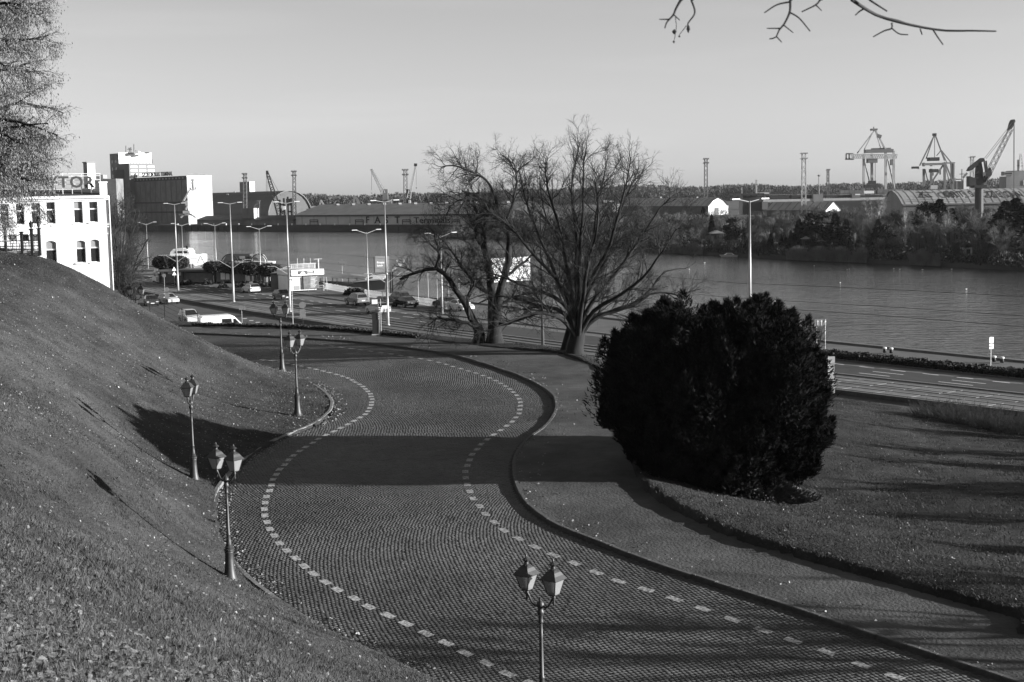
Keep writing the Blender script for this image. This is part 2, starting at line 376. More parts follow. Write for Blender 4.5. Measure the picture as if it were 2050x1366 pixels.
order = plain[np.argsort(np.where(inview[plain], dist_c[plain], 1e6))]
single, rest = order[:300], order[300:]
far_ = dist_c[rest] > 108; V, Q = sett_mesh(rest[~far_]); V2_, Q2_ = sett_mesh(rest[far_]); V2_ = V2_.reshape(-1, 8, 3)[:, 4:].reshape(-1, 3); n2 = len(V2_) // 4; Q2_ = np.arange(n2 * 4).reshape(n2, 4) + len(V)
link('setts', mesh_arrays('setts', np.concatenate([V, V2_]), [Q, Q2_]), m_sett, road, 'stuff')
for i in single:
    V, Q = sett_mesh(np.array([i])); o0 = V.mean(0); ob = link('sett', mesh_arrays('sett', V - o0, [Q]), m_sett, road); ob.location = o0.tolist()
# ---- kerb stones
m_kerbd = mat('shaded_granite_kerb', .075, .85, var=.3, scale=5, bump=.4, bscale=40)  # right kerb: shade on its face put into a darker colour
def kerb(line, side, h, wdt, t0, t1, zf=zr, ln=1.0, bury=.25, m=None):
    a = arc(line); s = a[t0]
    while s < a[t1] - ln:
        e = s + ln - .02
        p = [np.array([np.interp(x, a, line[:, 0]), np.interp(x, a, line[:, 1])]) for x in (s, e)]
        t = nrm(p[1] - p[0]); n = np.array([-t[1], t[0]]) * side; c = (p[0] + p[1]) / 2; z = [float(zf(q[1])) for q in p]
        hh = h + random.uniform(-.012, .012); jit = random.uniform(-.012, .012); bw_ = .025
        prof = [(0, -bury), (0, hh - bw_), (bw_, hh), (wdt, hh), (wdt, -bury)]
        V = [(p[k][0] - c[0] + n[0] * (o_ + jit), p[k][1] - c[1] + n[1] * (o_ + jit), z[k] + zz - z[0]) for k in (0, 1) for o_, zz in prof]
        Fc = [(0, 1, 2, 3, 4), (9, 8, 7, 6, 5)] + [(j, j + 5, (j + 1) % 5 + 5, (j + 1) % 5) for j in range(5)]
        b = MB(); b.add(V, Fc); ob = b.build('kerb_stone', m or m_kerb, road); ob.location = (float(c[0]), float(c[1]), z[0])
        s += ln
kerb(Ls, -1, .13, .17, 60, 640)
kerb(Rs, 1, .135, .16, 20, 690, m=m_kerbd)
# worn gutter strip of long stones beside the left kerb
m_gutter = mat('gutter_stone', .085, .8, var=.35, scale=7, bump=.4, bscale=50)

# ---- walkway between right kerb and lawn
iw = np.linspace(0, 699, 500)
# match outer edge to right kerb by nearest direction
keyR = [0, near_t(Rs, onroad(700, 686)), near_t(Rs, onroad(1050, 760)), near_t(Rs, onroad(1110, 805)), near_t(Rs, onroad(1030, 915)), near_t(Rs, onroad(1060, 1020)), near_t(Rs, onroad(1420, 1170)), 699]
keyW = [0, near_t(Ws, onroad(700, 669)), near_t(Ws, onroad(1120, 712)), near_t(Ws, onroad(1232, 775)), near_t(Ws, onroad(1278, 960)), near_t(Ws, onroad(1315, 1003)), near_t(Ws, onroad(1700, 1150)), 699]
tk = np.linspace(0, 7, 500)
RW, WW = at_i(Rs, np.interp(tk, range(8), keyR)), at_i(Ws, np.interp(tk, range(8), keyW))
dirw = nrm(WW - RW)
ribbon('walkway', RW + dirw * .1, WW + dirw * .5, 0, 0, m_walk, nx=6, zf=.11)

# ================================================================== grassy ground: hillside, lawn and verge
ctrl = []
def cp(px, py, d, dz=0.0): p = P(px, py, d); ctrl.append((p[0], p[1], p[2] + dz))
for bx_, by_, hp_ in ((461, 1163, 285), (389, 965, 220), (596, 833, 175), (565, 743, 143), (277, 693, 128)): cp(bx_, by_, 4.57 * F / hp_, .03)
for p in Ls[::14]: ctrl.append((p[0], p[1], zr(p[1]) + .11))
for p in Ws[::14]:
    up = .05 + .15 * np.clip((85 - p[1]) / 25, 0, 1); ctrl.append((p[0], p[1], zr(p[1]) + .12 + up * (p[0] > 0)))
for q in [(0, 1366, 11), (0, 1180, 18), (0, 1000, 28), (0, 800, 47), (0, 690, 60), (0, 600, 71), (0, 550, 78), (0, 526, 83), (60, 522, 84), (100, 523, 85), (160, 548, 86), (220, 578, 87), (300, 624, 88.5), (400, 676, 89), (480, 717, 88),
          (200, 900, 51), (200, 700, 73), (400, 760, 80), (100, 800, 57), (300, 850, 64), (520, 790, 80), (200, 1100, 29), (300, 1300, 18.5)]: cp(*q)
ctrl += [(0, 0, 13.4), (-8, 0, 13.5), (8, 0, 12.8), (-14, 12, 12.6), (-20, 30, 10.4), (-28, 50, 9.6), (-36, 75, 11.6), (12, 8, 9.5), (20, 10, 6.5), (-30, 92, 10.6), (-38, 94, 11.4), (-45, 98, 8.5), (-60, 100, 7),
         (-45, 145, 4.6), (-60, 152, 5), (-32, 150, 1.0), (-30, 165, -.6), (-58, 175, -.5), (30, 20, 3.0), (45, 25, 2.2)]
for q in [(1800, 900, 75), (1700, 1000, 60), (2000, 1100, 50), (2000, 950, 66), (1450, 985, 60)]: cp(*q)
for q in [(1650, 796), (1740, 804), (1838, 829), (2050, 872)]: p = onz(*q, .02); ctrl.append(tuple(p))
ctrl += [(27, 103, -.7), (36, 95, -.8), (46, 84, -.8), (20, 114, -.6), (56, 66, -.2), (60, 50, .8), (50, 45, 1.6)]
for p in Ws[60:near_t(Ws, onroad(1215, 755)):14]:
    ctrl.append((p[0] + .4, p[1] + 2.2, zr(p[1]) + .16)); ctrl.append((p[0] + .8, p[1] + 4.6, zr(p[1]) - .05)); ctrl.append((p[0] + 2.5, p[1] + 14, .9)); ctrl.append((p[0] + 4, p[1] + 24, -.7)); ctrl.append((p[0] + 8, p[1] + 45, -1.2))
C = np.array(ctrl)
def tps(r2): return np.where(r2 > 1e-9, .5 * r2 * np.log(r2 + 1e-12), 0)
D2 = ((C[:, None, :2] - C[None, :, :2]) ** 2).sum(-1); n = len(C); A = np.zeros((n + 3, n + 3)); A[:n, :n] = tps(D2) + np.eye(n) * 2.0
A[:n, n] = 1; A[:n, n + 1:] = C[:, :2]; A[n:, :n] = A[:n, n:].T
wts = np.linalg.solve(A, np.concatenate([C[:, 2], np.zeros(3)]))
def hgt(x, y):
    x = np.atleast_1d(np.asarray(x, float)); y = np.atleast_1d(np.asarray(y, float)); out = np.zeros(x.shape)
    for i in range(0, x.size, 20000):
        xs, ys = x.ravel()[i:i + 20000], y.ravel()[i:i + 20000]
        r2 = (xs[:, None] - C[None, :, 0]) ** 2 + (ys[:, None] - C[None, :, 1]) ** 2
        out.ravel()[i:i + 20000] = tps(r2) @ wts[:n] + wts[n] + wts[n + 1] * xs + wts[n + 2] * ys
    return out
def inside(poly, x, y):
    c = np.zeros(x.shape, bool); j = len(poly) - 1
    for i in range(len(poly)):
        xi, yi = poly[i]; xj, yj = poly[j]
        if yi != yj:
            k = ((yi > y) != (yj > y)); c ^= k & (x < (xj - xi) * (y - yi) / (yj - yi) + xi)
        j = i
    return c
paved = np.vstack([Ls[::4], Ws[::-4]])
G = .40
gx, gy = np.arange(-72, 62, G), np.arange(-6, 170, G)
GX, GY = np.meshgrid(gx, gy); GX = GX.copy(); GY = GY.copy()
ins = inside(paved, GX, GY)
diff = np.zeros_like(ins)
for ax in (0, 1):
    for s in (1, -1): diff |= (np.roll(ins, s, ax) != ins)
bi = np.argwhere(diff); lines = np.vstack([smooth_poly(Lw, 4000), smooth_poly(Ww, 4000)])
snapped = np.zeros_like(ins)
for s in range(0, len(bi), 400):
    ii = bi[s:s + 400]; pts = np.column_stack([GX[ii[:, 0], ii[:, 1]], GY[ii[:, 0], ii[:, 1]]])
    d2 = ((pts[:, None] - lines[None]) ** 2).sum(-1); k = d2.argmin(1); ok = np.sqrt(d2[np.arange(len(ii)), k]) < .62 * G
    a, b = ii[ok, 0], ii[ok, 1]; GX[a, b] = lines[k[ok], 0]; GY[a, b] = lines[k[ok], 1]; snapped[a, b] = True
GZ = hgt(GX, GY)
GZ = GZ + .03 * np.sin(GX * 1.7 + 2 * np.sin(GY * .9)) * np.sin(GY * 1.3) + rng.normal(0, .012, GX.shape)
low = ins & ~snapped
GZ[low] = zr(GY[low]) - .45
ny, nx_ = GX.shape; idg = np.arange(ny * nx_).reshape(ny, nx_)
q = np.stack([idg[:-1, :-1], idg[:-1, 1:], idg[1:, 1:], idg[1:, :-1]], -1).reshape(-1, 4)
lowf = low.ravel()[q].all(1) | (GZ.ravel()[q].max(1) < -.35); q = q[~lowf]
side = inside(np.vstack([Ls[::6], [(60, 15), (60, -60), (-120, -60), (-120, 114)]]), GX.ravel()[q].mean(1), GY.ravel()[q].mean(1))
Vg = np.column_stack([GX.ravel(), GY.ravel(), GZ.ravel()])
def submesh(name, q, m):
    u, inv = np.unique(q, return_inverse=True); return link(name, smooth(mesh_arrays(name, Vg[u], [inv.reshape(-1, 4)])), m, None, 'structure')
m_grass = mat('winter_grass', .046, .95, var=.42, scale=.9, bump=1.0, bscale=9, spec=.1, detail=10, dist=.08)
m_lawn = mat('lawn_grass', .034, .95, var=.42, scale=1.1, bump=1.0, bscale=9, spec=.1, detail=10, dist=.08)
patchy(m_grass, .16, .62, 1.3); patchy(m_lawn, .2, .6, 1.3); patchy(m_sett, .20, .66, 1.30); patchy(m_walk, .3, .62, 1.3)
submesh('hillside', q[side], m_grass); submesh('lawn', q[~side], m_lawn)

# ---- grass blades and fallen leaves (nobody could count them)
def scatter_ground(n, dmin, dmax, xspan=.40, left=True, pw=2.0):
    d = (dmin ** (1 / pw) + (dmax ** (1 / pw) - dmin ** (1 / pw)) * rng.random(n)) ** pw; x = (rng.random(n) * 2 - 1) * xspan * d
    ok = ~inside(paved, x, d); s = inside(np.vstack([Ls[::6], [(60, 15), (60, -60), (-120, -60), (-120, 114)]]), x, d)
    ok &= s if left else (~s & (x > 0) & (hgt(x, d) > -.05)); return x[ok], d[ok]
def blades(name, x, y, h, w, m, lean=.5):
    n = len(x); z = hgt(x, y) - .02; a = rng.random(n) * 6.283; hh = h * (.45 + .9 * rng.random(n)); ww = w * (.6 + .8 * rng.random(n))
    b = np.column_stack([x, y, z]); s = np.column_stack([np.cos(a), np.sin(a), 0 * a]); t = b + np.column_stack([rng.normal(0, lean, n) * hh - .25 * hh, rng.normal(0, lean, n) * hh, hh])
    V = np.stack([b - s * ww[:, None] / 2, b + s * ww[:, None] / 2, t], 1).reshape(-1, 3); i = np.arange(n)[:, None] * 3
    return link(name, mesh_arrays(name, V, [np.hstack([i, i + 1, i + 2])]), m, None, 'stuff')
def leaves(name, x, y, size, m):
    n = len(x); z = hgt(x, y) + .03 + .05 * rng.random(n); c = np.column_stack([x, y, z]); ax = nrm(np.column_stack([rng.normal(size=n), rng.normal(size=n), rng.normal(0, .35, n)]))
    up = nrm(np.column_stack([rng.normal(0, .4, n), rng.normal(0, .4, n), np.ones(n)])); s = nrm(np.cross(ax, up)); sz = (size * (.5 + rng.random(n)))[:, None]
    curl = up * sz * (.35 * rng.random((n, 1)))
    V = np.stack([c - ax * sz * .6, c + s * sz * .4 + curl, c + ax * sz * .6 + curl * .5, c - s * sz * .4 + curl * .8], 1).reshape(-1, 3); i = np.arange(n)[:, None] * 4
    return link(name, mesh_arrays(name, V, [np.vstack([np.hstack([i, i + 1, i + 2]), np.hstack([i, i + 2, i + 3])])]), m, None, 'stuff')
m_blade = mat('grass_blade', .064, .8, var=.5, scale=1.3, spec=.2); m_leaf = mat('fallen_leaf', .045, .7, v2=.19, scale=14, spec=.3, thr=(.4, .62))
m_blade2 = mat('lawn_blade', .042, .8, var=.5, scale=1.3, spec=.2); m_leafpale = mat('pale_fallen_leaf', .18, .5, var=.4, scale=20, spec=.5)
x, y = scatter_ground(270000, 6, 40, .42, True); keep = rng.random(len(x)) < np.clip((40 - y) / 20, 0, 1); x, y = x[keep], y[keep]; tag(blades('grass_near', x, y, .11, .011, mat('sunlit_dry_grass_blade', .092, .8, var=.5, scale=1.3, spec=.2), .6), 'short winter grass covering the near hillside', 'grass')  # near blades paler: dry turf, plus sun on this slope put in the colour
x, y = scatter_ground(290000, 20, 100, .40, True); tag(blades('grass_far', x, y, .09, .022, m_blade, .6), 'grass over the hillside around the bend', 'grass')
x, y = scatter_ground(230000, 20, 62, .40, True, 1.3); tag(blades('grass_mid', x, y, .10, .015, m_blade, .6), 'tufty grass on the middle of the hillside', 'grass')
x, y = scatter_ground(120000, 40, 105, .38, False); tag(blades('grass_lawn', x, y, .10, .032, m_blade2, .6), 'grass of the lawn beside the yew', 'grass')
x, y = scatter_ground(26000, 6, 30, .42, True, 1.4)
keep = rng.random(len(x)) < np.clip((22 - y - .9 * x) / 14, .12, 1); tag(leaves('leaf_litter', x[keep], y[keep], .062, m_leaf), 'dead leaves lying thick in the near grass', 'leaves')
patchy(m_blade, .16, .7, 1.2)
x, y = scatter_ground(46000, 30, 100, .38, True); keep = rng.random(len(x)) < np.clip((y - 30) / 45, .06, 1); x, y = x[keep], y[keep]; tag(leaves('hill_leaves', x, y, .065, m_leafpale), 'pale fallen leaves dotted over the hillside', 'leaves')
x, y = scatter_ground(7000, 40, 100, .38, False); tag(leaves('lawn_leaves', x, y, .055, m_leafpale), 'pale fallen leaves dotted over the lawn', 'leaves')

def gutter_leaves(name, line, t0, t1, n, wdt, side, dz, m):
    a = arc(line); s = a[t0] + rng.random(n) * (a[t1] - a[t0]); s = s[rng.random(n) < .35 + .65 * (np.sin(s * .7) > -.2)]; n = len(s)
    p = np.column_stack([np.interp(s, a, line[:, 0]), np.interp(s, a, line[:, 1])]); p2 = np.column_stack([np.interp(s + .1, a, line[:, 0]), np.interp(s + .1, a, line[:, 1])]); t = nrm(p2 - p); nn = np.column_stack([-t[:, 1], t[:, 0]]) * side
    p = p + nn * (.04 + wdt * rng.random(n) ** 2)[:, None]; c = np.column_stack([p, zr(p[:, 1]) + dz + .02 * rng.random(n)])
    V, Q = leaf_cloud(c, .055, rng, 1.5, np.column_stack([rng.normal(size=n), rng.normal(size=n), 0 * s]), .3); return link(name, mesh_arrays(name, V, [Q]), m, None, 'stuff')
tag(gutter_leaves('gutter_leaves', Ls, 120, 640, 5200, .7, 1, .014, m_leafpale), 'fallen leaves gathered in the gutter along the left kerb', 'leaves')
tag(gutter_leaves('walkway_leaves', Rs, 60, 690, 1500, 1.6, 1, .125, m_leafpale), 'fallen leaves scattered along the walkway kerb', 'leaves')

# ================================================================== boulevard, quay and river
O2 = onz(777, 652)[:2]; U2, V2 = np.array([.507, -.862]), np.array([.862, .507])
def uvp(u, v): return O2 + U2 * u + V2 * v
def UV(u, v, z=0.0): p = uvp(u, v); return np.array([p[0], p[1], z])
def edge(pxs):
    pts = np.array([onz(*p)[:2] for p in pxs]) - O2; u, v = pts @ U2, pts @ V2; c = np.polyfit(u, v, 2)
    def f(x): x = np.asarray(x, float); xc = np.clip(x, u.min() - 20, u.max() + 15); return np.polyval(c, xc) + np.polyval(np.polyder(c), xc) * (x - xc) * .6
    return f
eA = edge([(267, 584), (357, 598.5), (474, 622), (610, 647), (1650, 785), (1837, 808)])
eB = edge([(330, 574), (450, 592), (600, 617), (700, 636), (1680, 748), (2050, 792)])
eC = edge([(330, 561), (517, 585), (600, 598.6), (702, 617), (900, 640), (1680, 729), (2050, 770)])
eD = edge([(450, 566), (517, 575), (600, 587.6), (700, 604.5), (805, 620.5), (900, 634), (1680, 721), (2050, 763)])
def eE(u): return np.interp(u, [-500, -120, 30, 70, 130, 300], [23.5, 23.5, 24.0, 26.3, 31.5, 55])
us = np.linspace(-330, 135, 240)
def xy(u, v): return O2[None, :] + u[:, None] * U2 + np.asarray(v)[:, None] * V2
m_pave = mat('boulevard_paving', .10, .85, var=.22, scale=.4, bump=.2, bscale=12, detail=9)
m_asph = mat('carriageway_asphalt', .045, .8, var=.2, scale=.5, bump=.3, bscale=30, detail=9)
m_strip = mat('parking_strip_setts', .13, .85, var=.2, scale=1.2, bump=.3, bscale=14)
m_bed = mat('tram_bed', .10, .9, var=.4, scale=1.3, bump=.4, bscale=10)
m_white = mat('white_marking', .60, .7, var=.2, scale=6)
m_quay = mat('quay_wall', .06, .9, var=.4, scale=.6, bump=.3, bscale=6, stretch=(1, 1, 3))
uE = np.linspace(-520, 300, 300)
ribbon('boulevard_paving', xy(uE, np.full(300, -80.0)), xy(uE, eE(uE)), 0.0, 0.0, m_pave, nx=2)
m_serv = mat('service_road_asphalt', .065, .85, var=.2, scale=.6, bump=.2, bscale=25)
ribbon('service_road', xy(us, eA(us) - 14.5), xy(us, eA(us) - .3), .004, .004, m_serv)
ribbon('tram_bed', xy(us, eA(us)), xy(us, eB(us)), .012, .012, m_bed)
ribbon('carriageway', xy(us, eB(us) + .2), xy(us, eC(us)), .008, .008, m_asph)
ribbon('parking_strip', xy(us, eC(us)), xy(us, eD(us)), .012, .012, m_strip)
ribbon('far_pavement', xy(us, eD(us)), xy(us, eD(us) + .25), .12, .12, m_kerb)
quay = ribbon('quay_wall', xy(uE, eE(uE)), xy(uE, eE(uE) + .02), .0, -4.0, m_quay)
ribbon('quay_coping', xy(uE, eE(uE) - .5), xy(uE, eE(uE) + .12), .16, .16, m_strip)
ribbon('quay_coping_face', xy(uE, eE(uE) - .5), xy(uE, eE(uE) - .49), -.05, .16, m_strip)
# kerb along the tram bed (its dark colour carries the shade of the near face)
def strip_kerb(name, f, off, h, w, u0, u1, m):
    u = np.linspace(u0, u1, 160); b = [xy(u, f(u) + off), xy(u, f(u) + off), xy(u, f(u) + off + w), xy(u, f(u) + off + w)]; zz = [-.1, h, h, -.1]
    nn = len(u); V = np.concatenate([np.column_stack([p, np.full(nn, z)]) for p, z in zip(b, zz)]); i = np.arange(nn - 1)[:, None]
    q = np.concatenate([np.hstack([j * nn + i, (j + 1) * nn + i, (j + 1) * nn + i + 1, j * nn + i + 1]) for j in range(3)])
    return link(name, mesh_arrays(name, V, [q]), m, None, 'structure')
m_dkerb = mat('shaded_kerb', .06, .9, var=.3, scale=4)
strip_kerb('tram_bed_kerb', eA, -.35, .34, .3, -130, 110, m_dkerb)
strip_kerb('carriageway_kerb', eB, -.05, .10, .22, -250, 120, m_kerb)
strip_kerb('pavement_kerb', eD, .0, .13, .2, -150, 40, m_kerb)
# tram track: concrete slabs between and beside the rails, single pieces
m_slab = mat('track_slab', .15, .85, var=.3, scale=1.5, bump=.3, bscale=12); m_rail = mat('rail_steel', .05, .5, metal=.6)
def slab_mesh(ln, w):
    b = MB(); b.box((0, 0, 0), (ln, w, .10)); me = bpy.data.meshes.new('track_slab'); me.from_pydata(b.v, [], b.f); me.materials.append(m_slab); return me
bed = bpy.data.objects['tram_bed']
sl_me = {w: slab_mesh(2.9, w) for w in (1.25, .5)}
tracks = [.30, .72]
def fv(u, f): return eA(u) * (1 - f) + eB(u) * f
for f in tracks:
    for off, w in ((0, 1.25), (-1.02, .5), (1.02, .5)):
        for u in np.arange(-100, 96, 3.0):
            if -5 < u < 42: continue
            va, vb = float(fv(u, f)), float(fv(u + 3, f)); p = uvp(u + 1.5, (va + vb) / 2 + off); ang = math.atan2(*(uvp(u + 3, vb) - uvp(u, va))[::-1])
            ob = link('track_slab', sl_me[w], None, bed); ob.location = (p[0], p[1], random.uniform(-.012, .0)); ob.rotation_euler = (0, 0, ang)
    for off in (-.72, .72):
        u = np.linspace(-120, 105, 90); b = MB(); c = xy(u, fv(u, f) + off)
        b.tube(np.column_stack([c, np.full(90, .035)]), .035, 4); b.build('rail', m_rail, bed)
# lane markings
def mark(u0, u1, v, w=.14):
    a, b = uvp(u0, v(u0)), uvp(u1, v(u1)); t = nrm(b - a); nn = np.array([-t[1], t[0]]) * w / 2
    V = [(*(a - nn), .016), (*(b - nn), .016), (*(b + nn), .016), (*(a + nn), .016)]; m_ = MB(); m_.add(V, [(0, 1, 2, 3)]); m_.build('lane_marking', m_white, bpy.data.objects['carriageway'])
def frac(f): return lambda u: float(eB(u) * (1 - f) + eC(u) * f)
for f, ln, gap in ((.36, 3.0, 4.5), (.66, 3.0, 4.5), (1.0, 1.5, 1.7)):
    for u in np.arange(-130, 92, ln + gap):
        if -2 < u < 40: continue
        mark(u, u + ln, frac(f), .16 if f < 1 else .22)
mark(-150, -60, frac(.02), .12)
for u in np.arange(-60, -4, 6): mark(u, u + 3.5, frac(.05), .12)

# ---- river
m_w = bpy.data.materials.new('river_water'); m_w.use_nodes = True; t = m_w.node_tree; b = t.nodes['Principled BSDF']
b.inputs['Base Color'].default_value = (.04, .04, .04, 1); b.inputs['Roughness'].default_value = .10; b.inputs['IOR'].default_value = 1.333
c = t.nodes.new('ShaderNodeTexCoord'); mp_ = t.nodes.new('ShaderNodeMapping'); mp_.inputs['Scale'].default_value = (.45, 1.25, 1.0); mp_.inputs['Rotation'].default_value = (0, 0, R(12))
n1 = t.nodes.new('ShaderNodeTexNoise'); n1.inputs['Scale'].default_value = .46; n1.inputs['Detail'].default_value = 4; n1.inputs['Roughness'].default_value = .6
n3 = t.nodes.new('ShaderNodeTexNoise'); n3.inputs['Scale'].default_value = .012; n3.inputs['Detail'].default_value = 3
bp = t.nodes.new('ShaderNodeBump'); bp.inputs['Strength'].default_value = 1.0; bp.inputs['Distance'].default_value = .5
mrr = t.nodes.new('ShaderNodeMapRange'); mrr.inputs['From Min'].default_value = .35; mrr.inputs['From Max'].default_value = .65; mrr.inputs['To Min'].default_value = .5; mrr.inputs['To Max'].default_value = 1.0
lk = t.links.new
lk(c.outputs['Object'], mp_.inputs[0]); lk(mp_.outputs[0], n1.inputs['Vector']); lk(mp_.outputs[0], n3.inputs['Vector'])
lk(n3.outputs['Fac'], mrr.inputs['Value']); lk(mrr.outputs[0], bp.inputs['Strength']); lk(n1.outputs['Fac'], bp.inputs['Height']); lk(bp.outputs[0], b.inputs['Normal'])
b_ = MB(); b_.add([(-2400, 60, -1.8), (2400, 60, -1.8), (2400, 4000, -1.8), (-2400, 4000, -1.8)], [(0, 1, 2, 3)]); b_.build('river', m_w, None, kind='structure')
# ---- far bank and island
m_land = mat('far_bank_ground', .05, .95, var=.4, scale=.05)
QL = np.array([(-620, 1180), (-420, 988), (-200, 793), (-154, 747), (-103, 697), (-27, 631), (10, 598)])
b_ = MB(); top = [(x, y, 1.2) for x, y in QL] + [(140, 560, 1.2), (420, 520, 1.2), (900, 520, 1.2), (2400, 900, 1.2), (2400, 4000, 1.2), (-2400, 4000, 1.2), (-2400, 1180, 1.2)]
b_.prism([np.array(p) - np.array((0, 0, 5.0)) for p in top], (0, 0, 5.0)); b_.build('far_bank', m_land, None, kind='structure')
ISH = np.array([(-26, 540), (-4, 515), (26, 409), (43, 374), (58, 344), (66, 325), (82, 300), (95, 275), (112, 246), (150, 200)])
b_ = MB(); isl = [(x, y, -.9) for x, y in ISH] + [(320, 330, -.9), (260, 500, -.9), (60, 560, -.9)]
b_.prism([np.array(p) - np.array((0, 0, 3.0)) for p in isl], (0, 0, 3.0)); b_.build('island_ground', m_land, None, kind='structure')
# ================================================================== lantern lamp posts along the driveway
m_iron = mat('dark_green_painted_iron', .03, .5, var=.25, scale=8, spec=.5)
m_lgl = bpy.data.materials.new('frosted_lantern_glass'); m_lgl.use_nodes = True
_b = m_lgl.node_tree.nodes['Principled BSDF']; _b.inputs['Base Color'].default_value = (.38, .38, .38, 1); _b.inputs['Roughness'].default_value = .85; _b.inputs['Transmission Weight'].default_value = .6; _b.inputs['IOR'].default_value = 1.15
ORD = ['', 'first', 'second', 'third', 'fourth', 'fifth', 'sixth', 'seventh', 'eighth', 'ninth', 'tenth', 'eleventh', 'twelfth', 'thirteenth', 'fourteenth', 'fifteenth', 'sixteenth', 'seventeenth', 'eighteenth', 'nineteenth', 'twentieth']
TENS = ['twenty', 'thirty', 'forty', 'fifty', 'sixty', 'seventy', 'eighty', 'ninety']
ORD += ['twenty-' + ORD[i] for i in range(1, 10)] + ['thirtieth'] + ['thirty-' + ORD[i] for i in range(1, 10)] + ['fortieth'] + ['forty-' + ORD[i] for i in range(1, 10)]
for t_ in ('fif', 'six', 'seven', 'eigh', 'nine'): ORD += [t_ + 'tieth'] + [t_ + 'ty-' + ORD[i] for i in range(1, 10)]
ORD += ['hundredth'] + ['hundred-and-' + ORD[i] for i in range(1, 60)]
LS = 4.5
def lantern(root, cx, cz):
    def sq(prof, m, name, par, n=4):
        b = MB(); b.lathe(prof, n, (cx, 0, cz), math.pi / 4); return b.build(name, m, par)
    ln = sq([(.12, 0), (.155, .03), (.165, .035)], m_iron, 'lantern_base', root, 4)
    g = MB(); lo, hi, z0, z1 = .155, .285, .035, .42
    g.lathe([(lo, z0), (hi, z1)], 4, (cx, 0, cz), math.pi / 4); g.build('lantern_glass', m_lgl, root)
    fr = MB()
    for k in range(4):
        a = math.pi / 4 + k * math.pi / 2; fr.beam((cx + lo * 1.02 * math.cos(a), lo * 1.02 * math.sin(a), cz + z0), (cx + hi * 1.02 * math.cos(a), hi * 1.02 * math.sin(a), cz + z1), .022)
        a2 = a + math.pi / 2; fr.beam((cx + hi * 1.02 * math.cos(a), hi * 1.02 * math.sin(a), cz + z1), (cx + hi * 1.02 * math.cos(a2), hi * 1.02 * math.sin(a2), cz + z1), .022)
    fr.build('lantern_frame', m_iron, root)
    rf = sq([(.345, .41), (.355, .425), (.25, .52), (.185, .60), (.13, .64)], m_iron, 'lantern_roof', root)
    b = MB(); b.lathe([(.09, .62), (.10, .66), (.06, .69), (.055, .74), (.10, .78), (.11, .80), (.05, .84), (.025, .86), (.03, .88), (.012, .93)], 10, (cx, 0, cz)); b.build('finial', m_iron, rf, sm=False, rel=False)
def make_lamp(loc, rz, label, LSf=.97):
    root = thing('lamp_post', label, 'lamp post', loc, 0, 'lantern lamp posts along the driveway')
    root.rotation_euler = (0, 0, 0); keep = tuple(root.location); root.location = (0, 0, 0)
    b = MB(); b.lathe([(.27, -.15), (.27, .05), (.25, .07), (.235, .10), (.20, .22), (.165, .42), (.145, .70), (.135, .95), (.15, .99), (.15, 1.03)], 16); b.build('pedestal', m_iron, root, sm=True)
    b = MB(); b.lathe([(.13, 1.03), (.165, 1.06), (.165, 1.10), (.12, 1.13), (.14, 1.17), (.095, 1.22)], 14); b.build('collar', m_iron, root)
    b = MB(); b.lathe([(.095, 1.2), (.10, 1.26), (.085, 1.40), (.062, 1.55), (.078, 1.58), (.078, 1.61), (.058, 1.64), (.05, 2.6), (.045, 3.02)], 12); b.build('shaft', m_iron, root, sm=True)
    b = MB(); b.lathe([(.05, 3.0), (.075, 3.03), (.06, 3.07), (.055, 3.2), (.085, 3.25), (.095, 3.3), (.07, 3.35), (.06, 3.38), (.105, 3.44), (.095, 3.52), (.05, 3.58), (.02, 3.6), (.015, 3.68)], 12); b.build('capital', m_iron, root, sm=True)
    for sx in (-1, 1):
        b = MB(); b.tube([(sx * .05, 0, 3.47), (sx * .16, 0, 3.43), (sx * .27, 0, 3.50), (sx * .36, 0, 3.66), (sx * .42, 0, 3.76)], [.035, .032, .03, .028, .03], 8)
        b.lathe([(.015, 3.52), (.035, 3.58), (.025, 3.64), (.05, 3.72), (.045, 3.76), (.03, 3.81)], 8, (sx * .42, 0, 0)); b.build('arm', m_iron, root, sm=True)
        lantern(root, sx * .42, 3.79)
    root.location = keep; root.rotation_euler = (0, 0, rz); root.scale = (LSf,) * 3
    return root
def lamp_at(px, py, d): p = P(px, py, d); z = hgt(p[0], p[1])[0]; return (p[0], p[1], z)
lampdefs = [((461, 1163), 2.9, 285, R(-35), 'lantern post with two lanterns in the left foreground beside the kerb'),
            ((389, 965), 3.4, 220, R(86), 'lantern post on the shaded hillside whose two lanterns line up as one'),
            ((596, 833), 3.7, 175, R(58), 'lantern post nearest the tip of the bend, lanterns overlapping'),
            ((565, 743), 4.1, 143, R(-12), 'lantern post at the far side of the bend in front of the tram mast'),
            ((277, 693), 4.7, 128, R(-5), 'lantern post behind the hill with only its two lanterns showing'),
            ((1087, 1478), 1.5, 384, R(-38), 'lantern post cut off by the bottom edge, in the middle of the road view')]
for (bx, by), zz, hpx, rz, lab in lampdefs:
    d = 4.57 * F / hpx; p = P(bx, by, d); z = hgt(p[0], p[1])[0] if bx < 1000 else zr(d) + .0
    make_lamp((p[0], p[1], p[2]), rz, lab)
    print('lamp', bx, 'pos', p.round(2), 'ground', round(float(z), 2))
